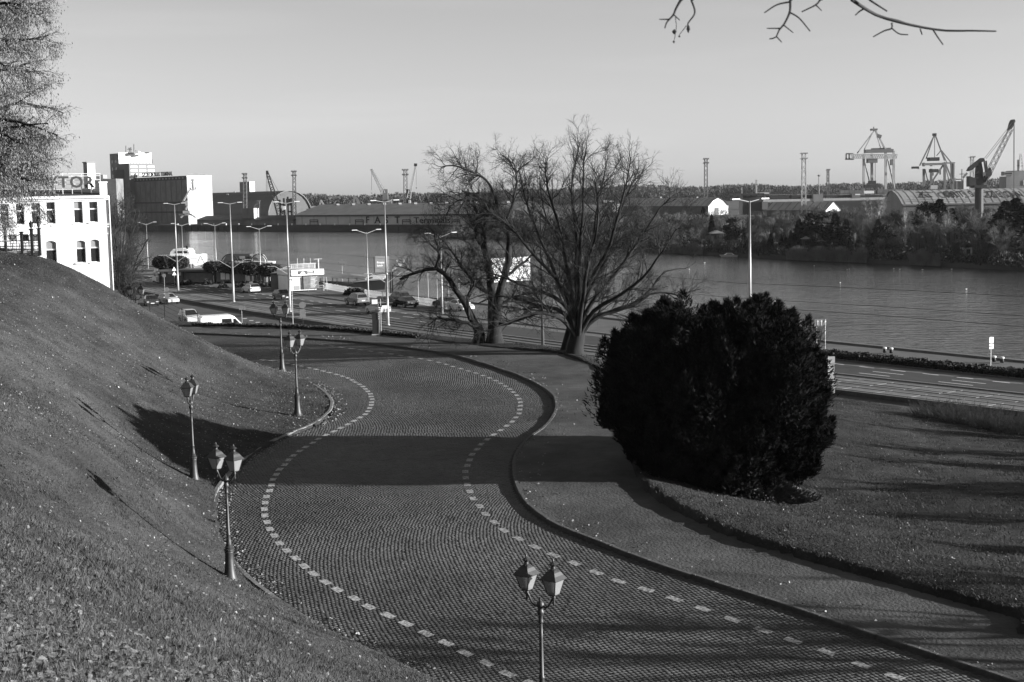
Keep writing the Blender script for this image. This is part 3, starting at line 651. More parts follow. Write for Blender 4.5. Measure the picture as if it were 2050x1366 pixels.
# ================================================================== the great yew beside the walkway
def yew(base, hgt_, rad):
    root = thing('yew_bush', 'huge dark evergreen yew with upright plumes standing on the lawn beside the walkway', 'bush', base)
    r = np.random.default_rng(11); S, AX = [], []
    zf, rf_ = [0, .10, .35, .58, .74, .86, .94, 1.0], [.76, .86, .98, 1.0, .95, .84, .66, .40]
    def shell(a, f): return rad * np.interp(f, zf, rf_) * (1 + .07 * math.sin(3 * a + 1.3 + 4 * f) + .05 * math.sin(7 * a - 6 * f) - .10 * (f < .4) * max(0, -math.cos(a)))
    for i in range(1150):                             # upright sprays all over the dome
        a = r.random() * 6.283; f = r.random() ** .85; rs_ = shell(a, f) * (.80 + .22 * r.random()); big = f > .55 and r.random() < .42
        ht = hgt_ * (.075 + .06 * r.random()) * ((1.7 + .9 * r.random()) if big else 1.0); wd = ht * (.30 + .14 * r.random()); z0 = max(-.05, f * hgt_ * (1 + .02 * math.sin(2 * a + .5) + .04 * math.sin(5 * a + 1)) - ht * .6); n = 400 if not big else 640
        t = r.random(n) ** .75; an = r.random(n) * 6.283; q = r.random(n) ** .45; w = wd * (1 - t ** 2.2) * (.45 + .65 * np.minimum(1, t * 3.5)) * q * (1 + .3 * np.sin(an * 3 + i))
        out = .42 * (1 - f) + .10; c, s_ = math.cos(a), math.sin(a)
        S.append(np.column_stack([rs_ * c + w * np.cos(an) + c * out * ht * t, rs_ * s_ + w * np.sin(an) + s_ * out * ht * t, z0 + ht * t])); AX.append(np.column_stack([c * .35 + np.cos(an) * .55, s_ * .35 + np.sin(an) * .55, np.full(n, .85)]))
    n = 34000; a = r.random(n) * 6.283; f = r.random(n); q = r.random(n) ** .5 * .86; rr = np.interp(f, zf, rf_) * rad * q    # dense inside
    S.append(np.column_stack([rr * np.cos(a), rr * np.sin(a), f * hgt_ * .88])); AX.append(np.column_stack([np.cos(a), np.sin(a), np.ones(n)]))
    core = S.pop(); cax = AX.pop(); S = np.concatenate(S); ax = nrm(np.concatenate(AX)); size = .06 * (.6 + .8 * r.random(len(S)))
    V, T3 = needle_cloud(S, size, ax, r, 3.4, .65); m_yew = mat('yew_needles', .0155, .95, var=.5, scale=1.6, spec=.02)
    link('foliage', mesh_arrays('foliage', V, [T3]), m_yew, root)
    V, Q = leaf_cloud(core, .2, r, 2.0, nrm(cax), .6); link('inner_foliage', mesh_arrays('inner_foliage', V, [Q]), m_yew, root)
    st = np.stack([resample([(0.25 * math.cos(a), .25 * math.sin(a), -.2), (rad * .25 * math.cos(a), rad * .25 * math.sin(a), hgt_ * .35), (rad * .5 * math.cos(a), rad * .5 * math.sin(a), hgt_ * .78)], 6) for a in np.linspace(0, 6.28, 12)[:-1]])
    V, Q = branch_mesh([(st, np.tile(np.linspace(.2, .05, 6), (11, 1)), 6)]); link('stem', mesh_arrays('stem', V, [Q]), mat('yew_bark', .05, .9), root)
    return root
yb = P(1430, 962, 61.5); YR = 4.42
yew((yb[0], yb[1], hgt(yb[0], yb[1])[0] - .1), 7.25, YR)
# low spreading juniper at its foot
def low_shrub(name, label, base, rx, ry, h, n, v, size=.09, cat='shrub', group=None, seed=3):
    r = np.random.default_rng(seed); root = thing(name, label, cat, base, 0, group)
    a = r.random(n) * 6.283; q = r.random(n) ** .5; ax = np.column_stack([np.cos(a) * .9, np.sin(a) * .9, np.full(n, .35)])
    z = h * (1 - q ** 2) * r.random(n) ** .6 * (.7 + .5 * np.sin(a * 5 + q * 7))
    Pn = np.column_stack([rx * q * np.cos(a), ry * q * np.sin(a), np.maximum(z, .02)])
    V, Q = leaf_cloud(Pn, size, r, 2.6, nrm(ax), .6); link('foliage', mesh_arrays('foliage', V, [Q]), mat('foliage_%03d' % int(v * 1000), v, .8, var=.5, scale=3), root)
    st = np.stack([resample([(0, 0, -.1), (rx * .4 * math.cos(k), ry * .4 * math.sin(k), h * .4), (rx * .8 * math.cos(k), ry * .8 * math.sin(k), h * .5)], 4) for k in np.arange(0, 6.2, .7)])
    V, Q = branch_mesh([(st, np.tile(np.linspace(.03, .01, 4), (len(st), 1)), 4)]); link('stem', mesh_arrays('stem', V, [Q]), mat('shrub_bark', .06, .9), root, 'stuff')
    return root
jb = P(1525, 972, 59.2); low_shrub('juniper', 'low spreading juniper at the foot of the dark yew', (jb[0], jb[1], hgt(jb[0], jb[1])[0]), 2.5, 1.2, .75, 9000, .05)

# ================================================================== bare trees
m_bark = mat('dark_bark', .018, .95, var=.4, scale=3, bump=.6, bscale=12, stretch=(1, 1, .3))
m_twig = mat('bare_twig', .024, .9, var=.3, scale=2)
def bare_tree(name, label, cat, base, stems, radii, spec, seed, twigmat=None, barkmat=None, group=None, trunk=None):
    """stems: polylines in world space; spec: list of (count, length, spread, up, k, rmax, rmin, sides, t0, grav)"""
    r = np.random.default_rng(seed); base = np.array(base, float); root = thing(name, label, cat, base, 0, group)
    k = 14; pts = np.stack([smooth_poly(s, k) for s in stems]) - base
    pts[:, 2:] += np.cumsum(r.normal(0, .05, pts[:, 2:].shape), axis=1)
    rad = np.stack([np.linspace(a, b, k) for a, b in radii])
    tb = [(pts, rad, 7)]
    if trunk is not None:
        tp = np.stack([smooth_poly(t[0], 8) for t in trunk]) - base; tr = np.stack([np.interp(np.linspace(0, 1, 8), np.linspace(0, 1, len(t[1])), t[1]) for t in trunk]); tb.append((tp, tr, 12))
    V, Q = branch_mesh(tb); link('trunk', smooth(mesh_arrays('trunk', V, [Q])), barkmat or m_bark, root)
    par, pr, gl = pts, rad, []
    for cnt, ln, spread, up, kk, rmax, rmin, sides, t0, grav in spec:
        p2, r2 = grow(par, pr, cnt, ln, spread, up, kk, t0, .62, rmax, rmin, r=r, grav=grav)
        gl.append((p2, r2, sides)); par, pr = p2, r2
    V, Q = branch_mesh(gl); link('crown', mesh_arrays('crown', V, [Q]), twigmat or m_twig, root)
    return root, gl
# --- right-hand tree: short thick bole, a fan of stems
def gpt(px, py):                                      # where a pixel meets the grassy ground
    r_ = ray(px, py); lo, hi = 20., 200.
    for _ in range(40):
        m = (lo + hi) / 2; p = r_ * m / r_[1]
        if HC + p[2] > hgt(p[0], p[1])[0]: lo = m
        else: hi = m
    p = r_ * lo / r_[1]; return np.array([p[0], p[1], HC + p[2]])
tb = onroad(1150, 704, .25); tb = np.array([tb[0], tb[1], hgt(tb[0], tb[1])[0]]); D = tb[1]; print('tree R', tb.round(2))
def tp(px, py, dd=0.0): return P(px, py, D + dd)
cr = tp(1157, 670)
fan = [[(1140, 600, -.5), (1090, 530, -1.5), (1015, 440, -2.5), (960, 400, -3)], [(1135, 600, .5), (1100, 500, 1), (1062, 410, 1.5), (1045, 335, 1.5)], [(1143, 580, 0), (1130, 470, -.6), (1105, 375, -1), (1097, 310, -1.2)],
       [(1150, 570, .8), (1145, 450, 1.6), (1135, 360, 2), (1148, 285, 2)], [(1158, 570, -.8), (1165, 450, -1.6), (1172, 360, -1.5), (1180, 300, -2)], [(1160, 590, .3), (1190, 480, .8), (1205, 390, 1.2), (1213, 330, 1)],
       [(1168, 590, -.3), (1210, 500, -1), (1238, 400, -1.4), (1258, 310, -1.8)], [(1172, 600, .6), (1215, 520, 1.4), (1240, 430, 2.2), (1282, 340, 3)], [(1180, 610, .2), (1250, 530, .5), (1300, 450, 1), (1345, 400, 1)],
       [(1185, 625, -.8), (1270, 570, -2), (1320, 510, -3), (1355, 455, -3.5)], [(1185, 635, .8), (1275, 600, 2), (1330, 545, 3), (1372, 535, 3.6)], [(1190, 640, 0), (1270, 615, .2), (1320, 590, .4), (1380, 600, .5)],
       [(1130, 615, -.8), (1060, 580, -2), (1000, 560, -3), (950, 545, -3.6)], [(1130, 630, .6), (1060, 610, 1.6), (1000, 600, 2.6), (955, 610, 3)], [(1165, 600, -2.5), (1180, 520, -4.2), (1200, 440, -5), (1190, 360, -5)],
       [(1150, 600, 2.5), (1130, 500, 4), (1100, 430, 5), (1090, 360, 5)], [(1130, 640, -1.5), (1080, 625, -3), (1020, 640, -4), (990, 650, -4.4)]]
stems = [[cr + np.array((0, 0, -.4))] + [tp(*q) for q in f] for f in fan]
spec = [(340, 2.7, .72, .20, 7, .042, .017, 5, .14, 0), (2300, 1.5, .74, .13, 5, .018, .0095, 4, .12, 0), (9500, .75, .78, .08, 3, .0095, .0068, 3, .10, 0), (19000, .42, .85, .04, 3, .0075, .006, 3, .1, 0)]
trunkR = [([tb + np.array((0, 0, -.4)), tp(1152, 694), tp(1155, 682), cr + np.array((0, 0, .15))], [.92, .60, .54, .52]), ([tp(1128, 698, 1.5) + np.array((0, 0, -.5)), tp(1138, 672, 1.2), tp(1146, 640, .8)], [.34, .29, .24])]
bare_tree('bare_tree', 'bare tree with a short thick bole and a wide fan of stems beside the yew', 'tree', tb, stems, [(.19, .035)] * len(stems), spec, 5, group='bare trees on the verge', trunk=trunkR)
# --- left-hand tree: gnarled, several trunks, leaning limb to the left
tb = onroad(975, 683, .25); tb = np.array([tb[0], tb[1], hgt(tb[0], tb[1])[0]]); D = tb[1]; print('tree L', tb.round(2))
J = [[(962, 672, 0), (930, 610, -.4), (900, 565, -.8), (872, 537, -1), (835, 545, -1.2), (800, 560, -1.4)], [(985, 640, .2), (985, 590, .3), (972, 520, .3), (965, 470, .2), (978, 430, .5)], [(995, 640, -.2), (1000, 585, -.3), (1018, 520, -.5), (1020, 460, -.6), (1000, 420, -1), (960, 385, -1.4), (930, 370, -1.8)],
     [(968, 500, .2), (958, 460, .1), (965, 430, -.6), (985, 410, -.8)], [(1000, 425, -1), (985, 380, -1.3), (955, 350, -1.6), (910, 340, -2), (885, 345, -2)], [(1015, 440, -.5), (1030, 390, 0), (1025, 345, .4), (1000, 320, .6)], [(960, 385, -1.4), (925, 400, -1.4), (905, 410, -1.5), (890, 430, -1.6)],
     [(985, 590, .3), (950, 570, 1.2), (900, 500, 2), (870, 470, 2.4)], [(1005, 560, -.2), (1050, 520, .8), (1080, 480, 1.4), (1090, 430, 1.5)], [(1000, 650, -.6), (1040, 640, -1.4), (1080, 625, -2), (1100, 620, -2.2)], [(965, 660, -.6), (930, 650, -1.6), (890, 640, -2.6), (860, 655, -3)],
     [(940, 640, -.6), (930, 590, -1), (945, 560, -1.2), (935, 520, -1.4)], [(872, 537, -1), (880, 500, -1.4), (870, 470, -1.5), (850, 455, -1.5)], [(990, 620, 0), (1020, 600, .6), (1060, 590, 1), (1090, 570, 1.4)]]
stems = [[tp(*q) for q in f] for f in J]
radii = [(.32, .08), (.36, .17), (.34, .08), (.17, .07), (.11, .04), (.11, .04), (.08, .03), (.12, .03), (.12, .03), (.15, .04), (.13, .03), (.13, .045), (.09, .03), (.12, .03)]
spec = [(260, 2.1, .9, .10, 7, .04, .016, 5, .12, 0), (1700, 1.25, .8, .10, 5, .018, .0095, 4, .12, 0), (7500, .66, .8, .04, 3, .0095, .0070, 3, .10, .02), (15000, .38, .85, .0, 3, .0075, .006, 3, .1, .02)]
trunkL = [([tp(955, 684) + np.array((0, 0, -.5)), tp(960, 672), tp(955, 650)], [.6, .42, .34]), ([tp(990, 684) + np.array((0, 0, -.5)), tp(990, 664), tp(988, 640)], [.8, .54, .42])]
bare_tree('bare_tree', 'gnarled bare tree with twisted trunks and a limb reaching left over the road', 'tree', tb, stems, radii, spec, 6, group='bare trees on the verge', trunk=trunkL)
# --- tree at the left edge: dense drooping twigs with hanging seeds
lb = P(-90, 330, 66); lz = hgt(lb[0], lb[1])[0]; lb = np.array([lb[0], lb[1], lz]); D = 66.
st = [[lb + np.array((0, 0, -.3)), P(-85, 350, 66), P(-75, 100, 66), P(-70, -150, 66.5), P(-60, -420, 67)]]
rr = [(.42, .08)]
for (ax_, ay, ex, ey, dd) in [(-82, 330, 90, 240, -3), (-80, 290, 95, 330, 1), (-80, 250, 120, 215, 2), (-78, 200, 95, 150, -2), (-78, 150, 90, 90, 2), (-76, 80, 75, 20, -2.5), (-75, 20, 60, -60, 2), (-74, -60, 40, -150, 0), (-84, 370, 60, 380, -2.5), (-84, 350, 95, 300, 3.5), (-82, 300, 40, 290, -5), (-80, 240, 20, 240, 5.5), (-78, 160, 10, 130, -5), (-76, 60, 10, 30, 5), (-86, 400, 60, 390, .5), (-86, 380, 20, 420, 3), (-80, 270, 105, 270, -1), (-82, 320, -10, 330, -6), (-82, 200, -260, 150, 1), (-82, 320, -280, 300, -1), (-78, 100, -230, 40, 0)]:
    a, e = P(ax_, ay, 66), P(ex, ey, 66 + dd); mid = (a + e) / 2 + np.array((0, 0, .7)); st.append([a, mid, e]); rr.append((.13, .03))
spec = [(240, 2.2, .6, -.03, 5, .04, .014, 4, .15, .03), (2400, 1.15, .65, -.06, 4, .016, .009, 3, .1, .06), (14500, .5, .75, -.06, 3, .0095, .007, 3, .05, .08)]
m_pale = mat('pale_hanging_seed', .15, .8, var=.45, scale=2.2)
rt, gl = bare_tree('seeding_tree', 'tall tree at the left edge with drooping twigs hung with pale seeds', 'tree', lb, st, rr, spec, 8, twigmat=mat('pale_fine_twig', .075, .9, var=.3, scale=2))
pp = gl[2][0][:, 2]; rs = np.random.default_rng(4); pp = np.concatenate([pp, gl[1][0][:, 2], gl[1][0][:, 3]]); pp = np.concatenate([pp, pp]); pp = pp + rs.normal(0, .10, pp.shape); 
V, Q = leaf_cloud(pp, .036, rs, 3.0, np.tile((0, 0, -1.0), (len(pp), 1)), .5); link('seeds', mesh_arrays('seeds', V, [Q]), m_pale, rt, 'stuff')
# --- small bare tree by the white building
b0 = P(243, 578, 152); b0[2] = 1.0; D = 152.
st = [[b0, P(243 + 3 * i, 540, 152 + .3 * i), P(243 + 9 * i, 470, 152 + i), P(244 + 13 * i, 398 + 10 * abs(i), 152 + 1.2 * i)] for i in (-2, -1, 0, 1, 2, 3)] + [[b0, P(270, 545, 151), P(290, 500, 150), P(300, 480, 149)]]
spec = [(160, 2.4, .6, .2, 4, .04, .022, 4, .12, 0), (1700, 1.3, .7, .1, 4, .022, .015, 3, .1, 0), (4200, .7, .8, .0, 3, .018, .014, 3, .1, .05)]
bare_tree('bare_tree', 'slender bare tree beside the right corner of the white building', 'tree', b0, st, [(.14, .04)] * len(st), spec, 9)
# --- trees standing outside the frame to the right: their long shadows lie over lawn and road
def plain_tree(name, label, x, y, h, seed, spread=1.0, lean=0.0, group=None, dens=1.0, twr=1.0):
    r = np.random.default_rng(seed); z = hgt(x, y)[0]; b = np.array([x, y, z - .2]); st = [[b, b + (0, 0, h * .3), b + (lean, .2, h * .6), b + (lean * 1.5, 0, h)]]; ra = [(.035 * h * .8, .04)]
    for i in range(13):
        t = .25 + .6 * i / 13; a = i * 2.4 + r.random(); p = b + np.array((0, 0, h * t)); ln = h * .34 * spread * (1.15 - t)
        st.append([p, p + np.array((math.cos(a) * ln * .6, math.sin(a) * ln * .6, ln * .4)), p + np.array((math.cos(a) * ln, math.sin(a) * ln, ln * 1.05))]); ra.append((.011 * h, .03))
    spec = [(int(90 * dens), h * .14, .6, .2, 4, .06, .025 * twr, 4, .15, 0), (int(500 * dens), h * .075, .65, .1, 4, .03, .015 * twr, 3, .1, 0), (int(1800 * dens), h * .04, .7, .05, 3, .016, .01 * twr, 3, .1, 0)]
    return bare_tree(name, label, 'tree', b, st, ra, spec, seed, group=group)[0]
for k, (x, y, h) in enumerate([(44, 60, 6.5), (47, 52.5, 7), (43, 47, 6), (50, 66, 8), (55, 57, 8.5), (29, 39, 6.5), (40, 35.5, 10), (46, 41, 8), (47, 72, 7), (52, 79, 7.5)]):
    plain_tree('park_tree', '%s bare park tree beyond the right edge of the lawn, outside the photo' % ORD[k + 1], x, y, h, 40 + k, group='park trees right of the lawn', dens=1.9 if y > 45 else .7, twr=1.5 if y > 45 else 1.0)
# --- overhanging branch: a tree close by on the right reaches into the top of the picture
m_nb = mat('near_twig', .035, .85)
ob_ = np.array((7.5, 5.5, hgt(7.5, 5.5)[0] - .2)); oroot = thing('overhanging_tree', 'bare twigs of a near tree hanging into the top right of the sky', 'tree', ob_)
OD = 7.0
def nb(pts, r0, r1, k=14): return smooth_poly([P(a, b_, OD + c_) for a, b_, c_ in pts], k) - ob_, np.linspace(r0 * .8, r1 * .8, k)
tr_ = smooth_poly([ob_, ob_ + np.array((0, 0, 3)), ob_ + np.array((-.3, .4, 7.5)), ob_ + np.array((-1.2, .8, 10.5))], 10) - ob_
V, Q = branch_mesh([(tr_[None], np.linspace(.22, .10, 10)[None], 12)]); link('trunk', smooth(mesh_arrays('trunk', V, [Q])), m_bark, oroot)
hub = tr_[7] + ob_
tw = [([(1705, 0, 0), (1735, 20, .05), (1760, 33, .1), (1800, 45, .1), (1850, 56, .12), (1895, 62, .12), (1945, 62, .1), (1994, 63, .1)], .012, .005), ([(1762, 34, .1), (1800, 42, .15), (1822, 51, .2)], .007, .004), ([(1785, 46, .1), (1785, 57, .1), (1770, 62, .1), (1748, 74, .1)], .006, .004), ([(1785, 57, .1), (1800, 68, .1), (1818, 70, .1)], .005, .004), ([(1868, 60, .1), (1876, 73, .1), (1888, 90, .1)], .006, .004), ([(1732, 17, .05), (1722, 22, .05), (1712, 31, .05)], .006, .004), ([(1740, 0, 0), (1757, 11, 0), (1776, 23, 0)], .007, .005), ([(1842, 58, .1), (1846, 70, .1)], .005, .004),
      ([(1582, 0, 0), (1581, 24, 0), (1570, 48, 0), (1560, 60, 0), (1553, 75, 0), (1540, 78, 0)], .009, .004), ([(1581, 4, 0), (1555, 10, 0), (1530, 26, 0)], .006, .004), ([(1581, 25, 0), (1600, 37, 0), (1622, 63, 0)], .006, .004), ([(1568, 50, 0), (1588, 66, 0)], .005, .003), ([(1561, 57, 0), (1535, 57, 0)], .005, .003), ([(1554, 73, 0), (1565, 85, 0)], .005, .003),
      ([(1642, 0, 0), (1633, 10, 0), (1605, 24, 0)], .006, .004), ([(1633, 10, 0), (1645, 22, 0)], .005, .003),
      ([(1363, 0, 0), (1353, 18, 0), (1348, 30, 0), (1335, 45, 0), (1331, 57, 0)], .009, .004), ([(1349, 30, 0), (1361, 41, 0)], .005, .003), ([(1340, 39, 0), (1320, 39, 0)], .005, .003), ([(1384, 0, 0), (1391, 26, 0), (1377, 48, 0), (1379, 62, 0)], .007, .004), ([(1352, 35, 0), (1354, 55, 0), (1350, 80, 0)], .0025, .002), ([(1374, 52, 0), (1360, 70, 0)], .0025, .002)]
sets = [nb(*t_) for t_ in tw]; 
V, Q = branch_mesh([(np.stack([s[0] for s in sets]), np.stack([s[1] for s in sets]), 5)]); link('twigs', mesh_arrays('twigs', V, [Q]), m_nb, oroot, 'stuff')
limbs = []
for (sx, sd) in ((1705, 0), (1740, 0), (1582, 0), (1642, 0), (1363, 0), (1384, 0)):
    e = P(sx, 0, OD + sd); limbs.append(smooth_poly([hub, hub * .55 + e * .45 + np.array((0, 0, .5)), e + np.array((0.05, 0, .25)), e], 12) - ob_)
V, Q = branch_mesh([(np.stack(limbs), np.tile(np.linspace(.05, .011, 12), (6, 1)), 6)]); link('limbs', mesh_arrays('limbs', V, [Q]), m_nb, oroot)
bl = MB()
for a, b_, ww, hh in ((1350, 64, 5, 5), (1378, 58, 4, 8), (1360, 73, 2.5, 2.5), (1349, 84, 2.5, 3)):
    c = P(a, b_, OD); s = OD / F; bl.lathe([(.2 * ww * s, -hh * s), (ww * s, 0), (.7 * ww * s, .5 * hh * s), (.1 * ww * s, hh * s)], 6, c)
bl.build('dead_leaves', m_nb, oroot)
# --- low hedge and verge plants along the walkway
def hedge_line(name, label, pts, w, h, v, dens, size, cat='hedge', seed=2, sq=True):
    r = np.random.default_rng(seed); pts = np.array(pts, float); a = arc(pts[:, :2]); n = int(a[-1] * dens); s = r.random(n) * a[-1]
    c = np.stack([np.interp(s, a, pts[:, i]) for i in range(3)], -1); t = nrm(np.stack([np.interp(np.minimum(s + .2, a[-1]), a, pts[:, i]) - np.interp(np.maximum(s - .2, 0), a, pts[:, i]) for i in (0, 1)], -1)); nn = np.column_stack([-t[:, 1], t[:, 0]])
    o_ = (r.random(n) * 2 - 1); zz = r.random(n) ** (.6 if sq else .8); 
    if not sq: o_ = o_ * np.sqrt(1 - zz ** 2 * .9)
    zz = zz * (1 + .12 * np.sin(s * 2.1) + .1 * np.sin(s * 5.3 + 1))
    Pn = c + np.column_stack([nn * (o_ * w / 2)[:, None], zz * h]); b0 = pts[0]; root = thing(name, label, cat, b0)
    V, Q = leaf_cloud(Pn - b0, size, r, 1.7); link('foliage', mesh_arrays('foliage', V, [Q]), mat('hedge_%03d' % int(v * 1000), v, .8, var=.4, scale=4), root)
    k = max(3, int(a[-1] / 1.5)); st = []
    for q_ in np.linspace(.2, a[-1] - .2, k): p = np.array([np.interp(q_, a, pts[:, i]) for i in range(3)]) - b0; st.append(np.stack([p - (0, 0, .15), p + (0, 0, h * .4), p + (.05, .05, h * .8)]))
    V, Q = branch_mesh([(np.stack(st), np.tile(np.array((.03, .02, .01)), (k, 1)), 4)]); link('stem', mesh_arrays('stem', V, [Q]), mat('shrub_bark', .06, .9), root, 'stuff')
    return root
hp = [];
for px, py in [(385, 654), (470, 655), (560, 657), (650, 661), (740, 668), (840, 678)]: p = onroad(px, py, .12); hp.append((p[0], p[1] + .6, hgt(p[0], p[1] + .6)[0]))
hedge_line('low_hedge', 'low ragged hedge edging the far walkway above the white van', hp, .9, .22, .045, 420, .08)
# ================================================================== helpers for walls
class Wall:                                            # upright plane: point c (x,y), horizontal direction e
    def __init__(s, c, e): s.c = np.array(c[:2], float); s.e = nrm(np.array(e[:2], float)); s.n = np.array([s.e[1], -s.e[0]])
    def hit(s, px, py):
        r = ray(px, py); t = (s.c @ s.n) / (r[:2] @ s.n); p = r * t; return float((p[:2] - s.c) @ s.e), float(HC + p[2])
    def pt(s, a, z, off=0.0): q = s.c + s.e * a + s.n * off; return np.array([q[0], q[1], z])
    def rect(s, b, a0, a1, z0, z1, off=0.0): b.add([s.pt(a0, z0, off), s.pt(a1, z0, off), s.pt(a1, z1, off), s.pt(a0, z1, off)], [(0, 1, 2, 3)])
    def slab(s, b, a0, a1, z0, z1, o0, o1): b.prism([s.pt(a0, z0, o0), s.pt(a1, z0, o0), s.pt(a1, z1, o0), s.pt(a0, z1, o0)], np.append(s.n * (o1 - o0), 0))
def holed(b, w, a0, a1, z0, z1, holes, inn=-.25):
    As = sorted({a0, a1, *[h[0] for h in holes], *[h[1] for h in holes]}); Zs = sorted({z0, z1, *[h[2] for h in holes], *[h[3] for h in holes]})
    for i in range(len(As) - 1):
        for j in range(len(Zs) - 1):
            ca, cz = (As[i] + As[i + 1]) / 2, (Zs[j] + Zs[j + 1]) / 2
            if any(h[0] < ca < h[1] and h[2] < cz < h[3] for h in holes): continue
            w.rect(b, As[i], As[i + 1], Zs[j], Zs[j + 1])
    for h in holes:
        for (p0, p1) in (((h[0], h[2]), (h[1], h[2])), ((h[1], h[2]), (h[1], h[3])), ((h[1], h[3]), (h[0], h[3])), ((h[0], h[3]), (h[0], h[2]))):
            b.add([w.pt(p0[0], p0[1]), w.pt(p1[0], p1[1]), w.pt(p1[0], p1[1], inn), w.pt(p0[0], p0[1], inn)], [(0, 1, 2, 3)])
# ================================================================== white building behind the hill
m_wh = mat('white_render', .78, .8, var=.05, scale=1.2, bump=.15, bscale=8, stretch=(1, 1, .3)); m_glass = glassy('dark_window_glass', .02, .08); m_frame = mat('white_window_frame', .7, .6); m_roofd = mat('dark_roof', .045, .8, var=.3, scale=2)
m_blind = mat('grey_blind', .22, .7)
c0 = P(219, 470, 148); W1 = Wall(c0, (-.94, -.34)); W1.n = np.array([.34, -.94]); W1.n = nrm(W1.n)
bl = thing('white_building', 'white rendered two-storey building with rooftop letters behind the grassy hill', 'building', (c0[0], c0[1], 3.0))
aE = 17.0; zt = W1.hit(219, 392)[1]; holes = []; wins = []
for x0, x1, y0, y1 in [(177, 197, 404, 445), (146, 167, 404, 447), (91, 112, 405, 448), (61, 82, 407, 449), (30, 50, 408, 450), (-1, 19, 409, 451), (179, 201, 480, 525), (151, 173, 482, 526), (90, 115, 483, 531)]:
    s1, z1_ = W1.hit(x0, y0); s0, z0_ = W1.hit(x1, y1); holes.append((s0, s1, z0_, z1_)); wins.append((x0, y0 > 470))
b = MB(); holed(b, W1, 0, aE, 3.0, zt, holes); 
back = -W1.n * 11
for a in (0, aE): b.add([W1.pt(a, 3), W1.pt(a, zt), W1.pt(a, zt, -11), W1.pt(a, 3, -11)], [(0, 1, 2, 3)])
b.add([W1.pt(0, 3, -11), W1.pt(aE, 3, -11), W1.pt(aE, zt, -11), W1.pt(0, zt, -11)], [(0, 1, 2, 3)]); b.build('wall', m_wh, bl)
for (h, (x0, low_)) in zip(holes, wins):
    w = MB(); f = .07
    for (q0, q1, r0, r1) in ((h[0], h[1], h[2], h[2] + f), (h[0], h[1], h[3] - f, h[3]), (h[0], h[0] + f, h[2], h[3]), (h[1] - f, h[1], h[2], h[3]), (h[0], h[1], h[2] + (h[3] - h[2]) * .62, h[2] + (h[3] - h[2]) * .62 + .12)): W1.slab(w, q0, q1, r0, r1, -.24, -.16)
    wn = w.build('window', m_frame, bl)
    g = MB(); W1.rect(g, h[0] + f, h[1] - f, h[2] + f, h[2] + (h[3] - h[2]) * .62, -.21); g.build('pane', m_glass, wn)
    g = MB(); W1.rect(g, h[0] + f, h[1] - f, h[2] + (h[3] - h[2]) * .62 + .12, h[3] - f, -.21); g.build('pane', m_blind if (low_ or x0 == 146) else m_glass, wn)
    sl_ = MB(); W1.slab(sl_, h[0] - .1, h[1] + .1, h[2] - .14, h[2], -.02, .14); sl_.build('sill', m_frame, wn)
    if low_:
        k = MB(); r_ = .22; mid = (h[0] + h[1]) / 2; hw_ = (h[1] - h[0]) / 2; arc_ = [W1.pt(mid + hw_ * math.cos(t), h[3] - .28 + .28 * math.sin(t), -.01) for t in np.linspace(0, math.pi, 13)]
        k.add(arc_[:7] + [W1.pt(mid, h[3] + .02, -.01), W1.pt(h[1], h[3] + .02, -.01)], [(0, 1, 2, 3, 4, 5, 6, 7, 8)][::1]); k.add(arc_[6:] + [W1.pt(h[0], h[3] + .02, -.01), W1.pt(mid, h[3] + .02, -.01)], [tuple(range(9))]); k.build('arch', m_wh, wn)
for ya, yb, pr in ((391, 396, .28), (398, 400, .14), (448, 450, .12), (453, 455, .10), (467, 468.5, .06)):
    z1_ = W1.hit(215, ya)[1]; z0_ = W1.hit(215, yb)[1]; b = MB(); W1.slab(b, -.1, aE, z0_, z1_, .003, pr); b.build('cornice', m_wh, bl)
zr_ = W1.hit(200, 376)[1]
b = MB(); b.add([W1.pt(-.2, zt + .02, .3), W1.pt(aE, zt + .02, .3), W1.pt(aE, zr_, -5), W1.pt(1.6, zr_, -5), W1.pt(-.2, zt + .02, -11)], [(0, 1, 2, 3), (0, 3, 4)]); b.build('roof', m_roofd, bl)
b = MB(); p = W1.pt(.35, zt + .6, -.6); b.box(p, (.75, .75, 1.5), .35); p = W1.pt(.35, zt + 1.4, -.6); b.box(p, (.9, .9, .12), .35); b.build('chimney', m_wh, bl)
b = MB(); b.tube([W1.pt(-.12, 3, .1), W1.pt(-.12, zt, .1)], .06, 6); b.build('downpipe', m_frame, bl)
# roof letters on a steel rack
sg = thing('roof_sign', 'dark block letters YTOR on a steel rack along the white building roof', 'sign', W1.pt(3.5, zt + .1, -1.0)); W2 = Wall(W1.pt(0, 0, -1.0), (-.94, -.34)); W2.n = W1.n
m_let = mat('sign_letter', .05, .6)
for ch, x0, x1 in (('R', 167, 188), ('O', 140, 159), ('T', 117, 137), ('Y', 96, 115)):
    a1, zb = W2.hit(x0, 375.5); a0, ztp = W2.hit(x1, 350); me_h = (ztp - zb) / .80
    put_text(ch, W2.pt(a1, zb), -W2.e.tolist() if False else np.append(-W2.e, 0), (0, 0, 1), me_h, .18, m_let, sg, 'letter', bold=.045, xs=(a1 - a0) / (me_h * .62))
for y in (347.5, 352, 360, 368, 378):
    a0, z0_ = W2.hit(200, y); a1, z1_ = W2.hit(60, y); b = MB(); b.beam(W2.pt(a0, z0_, -.15), W2.pt(a1, z0_, -.15), .05); b.build('rail', m_frame, sg)
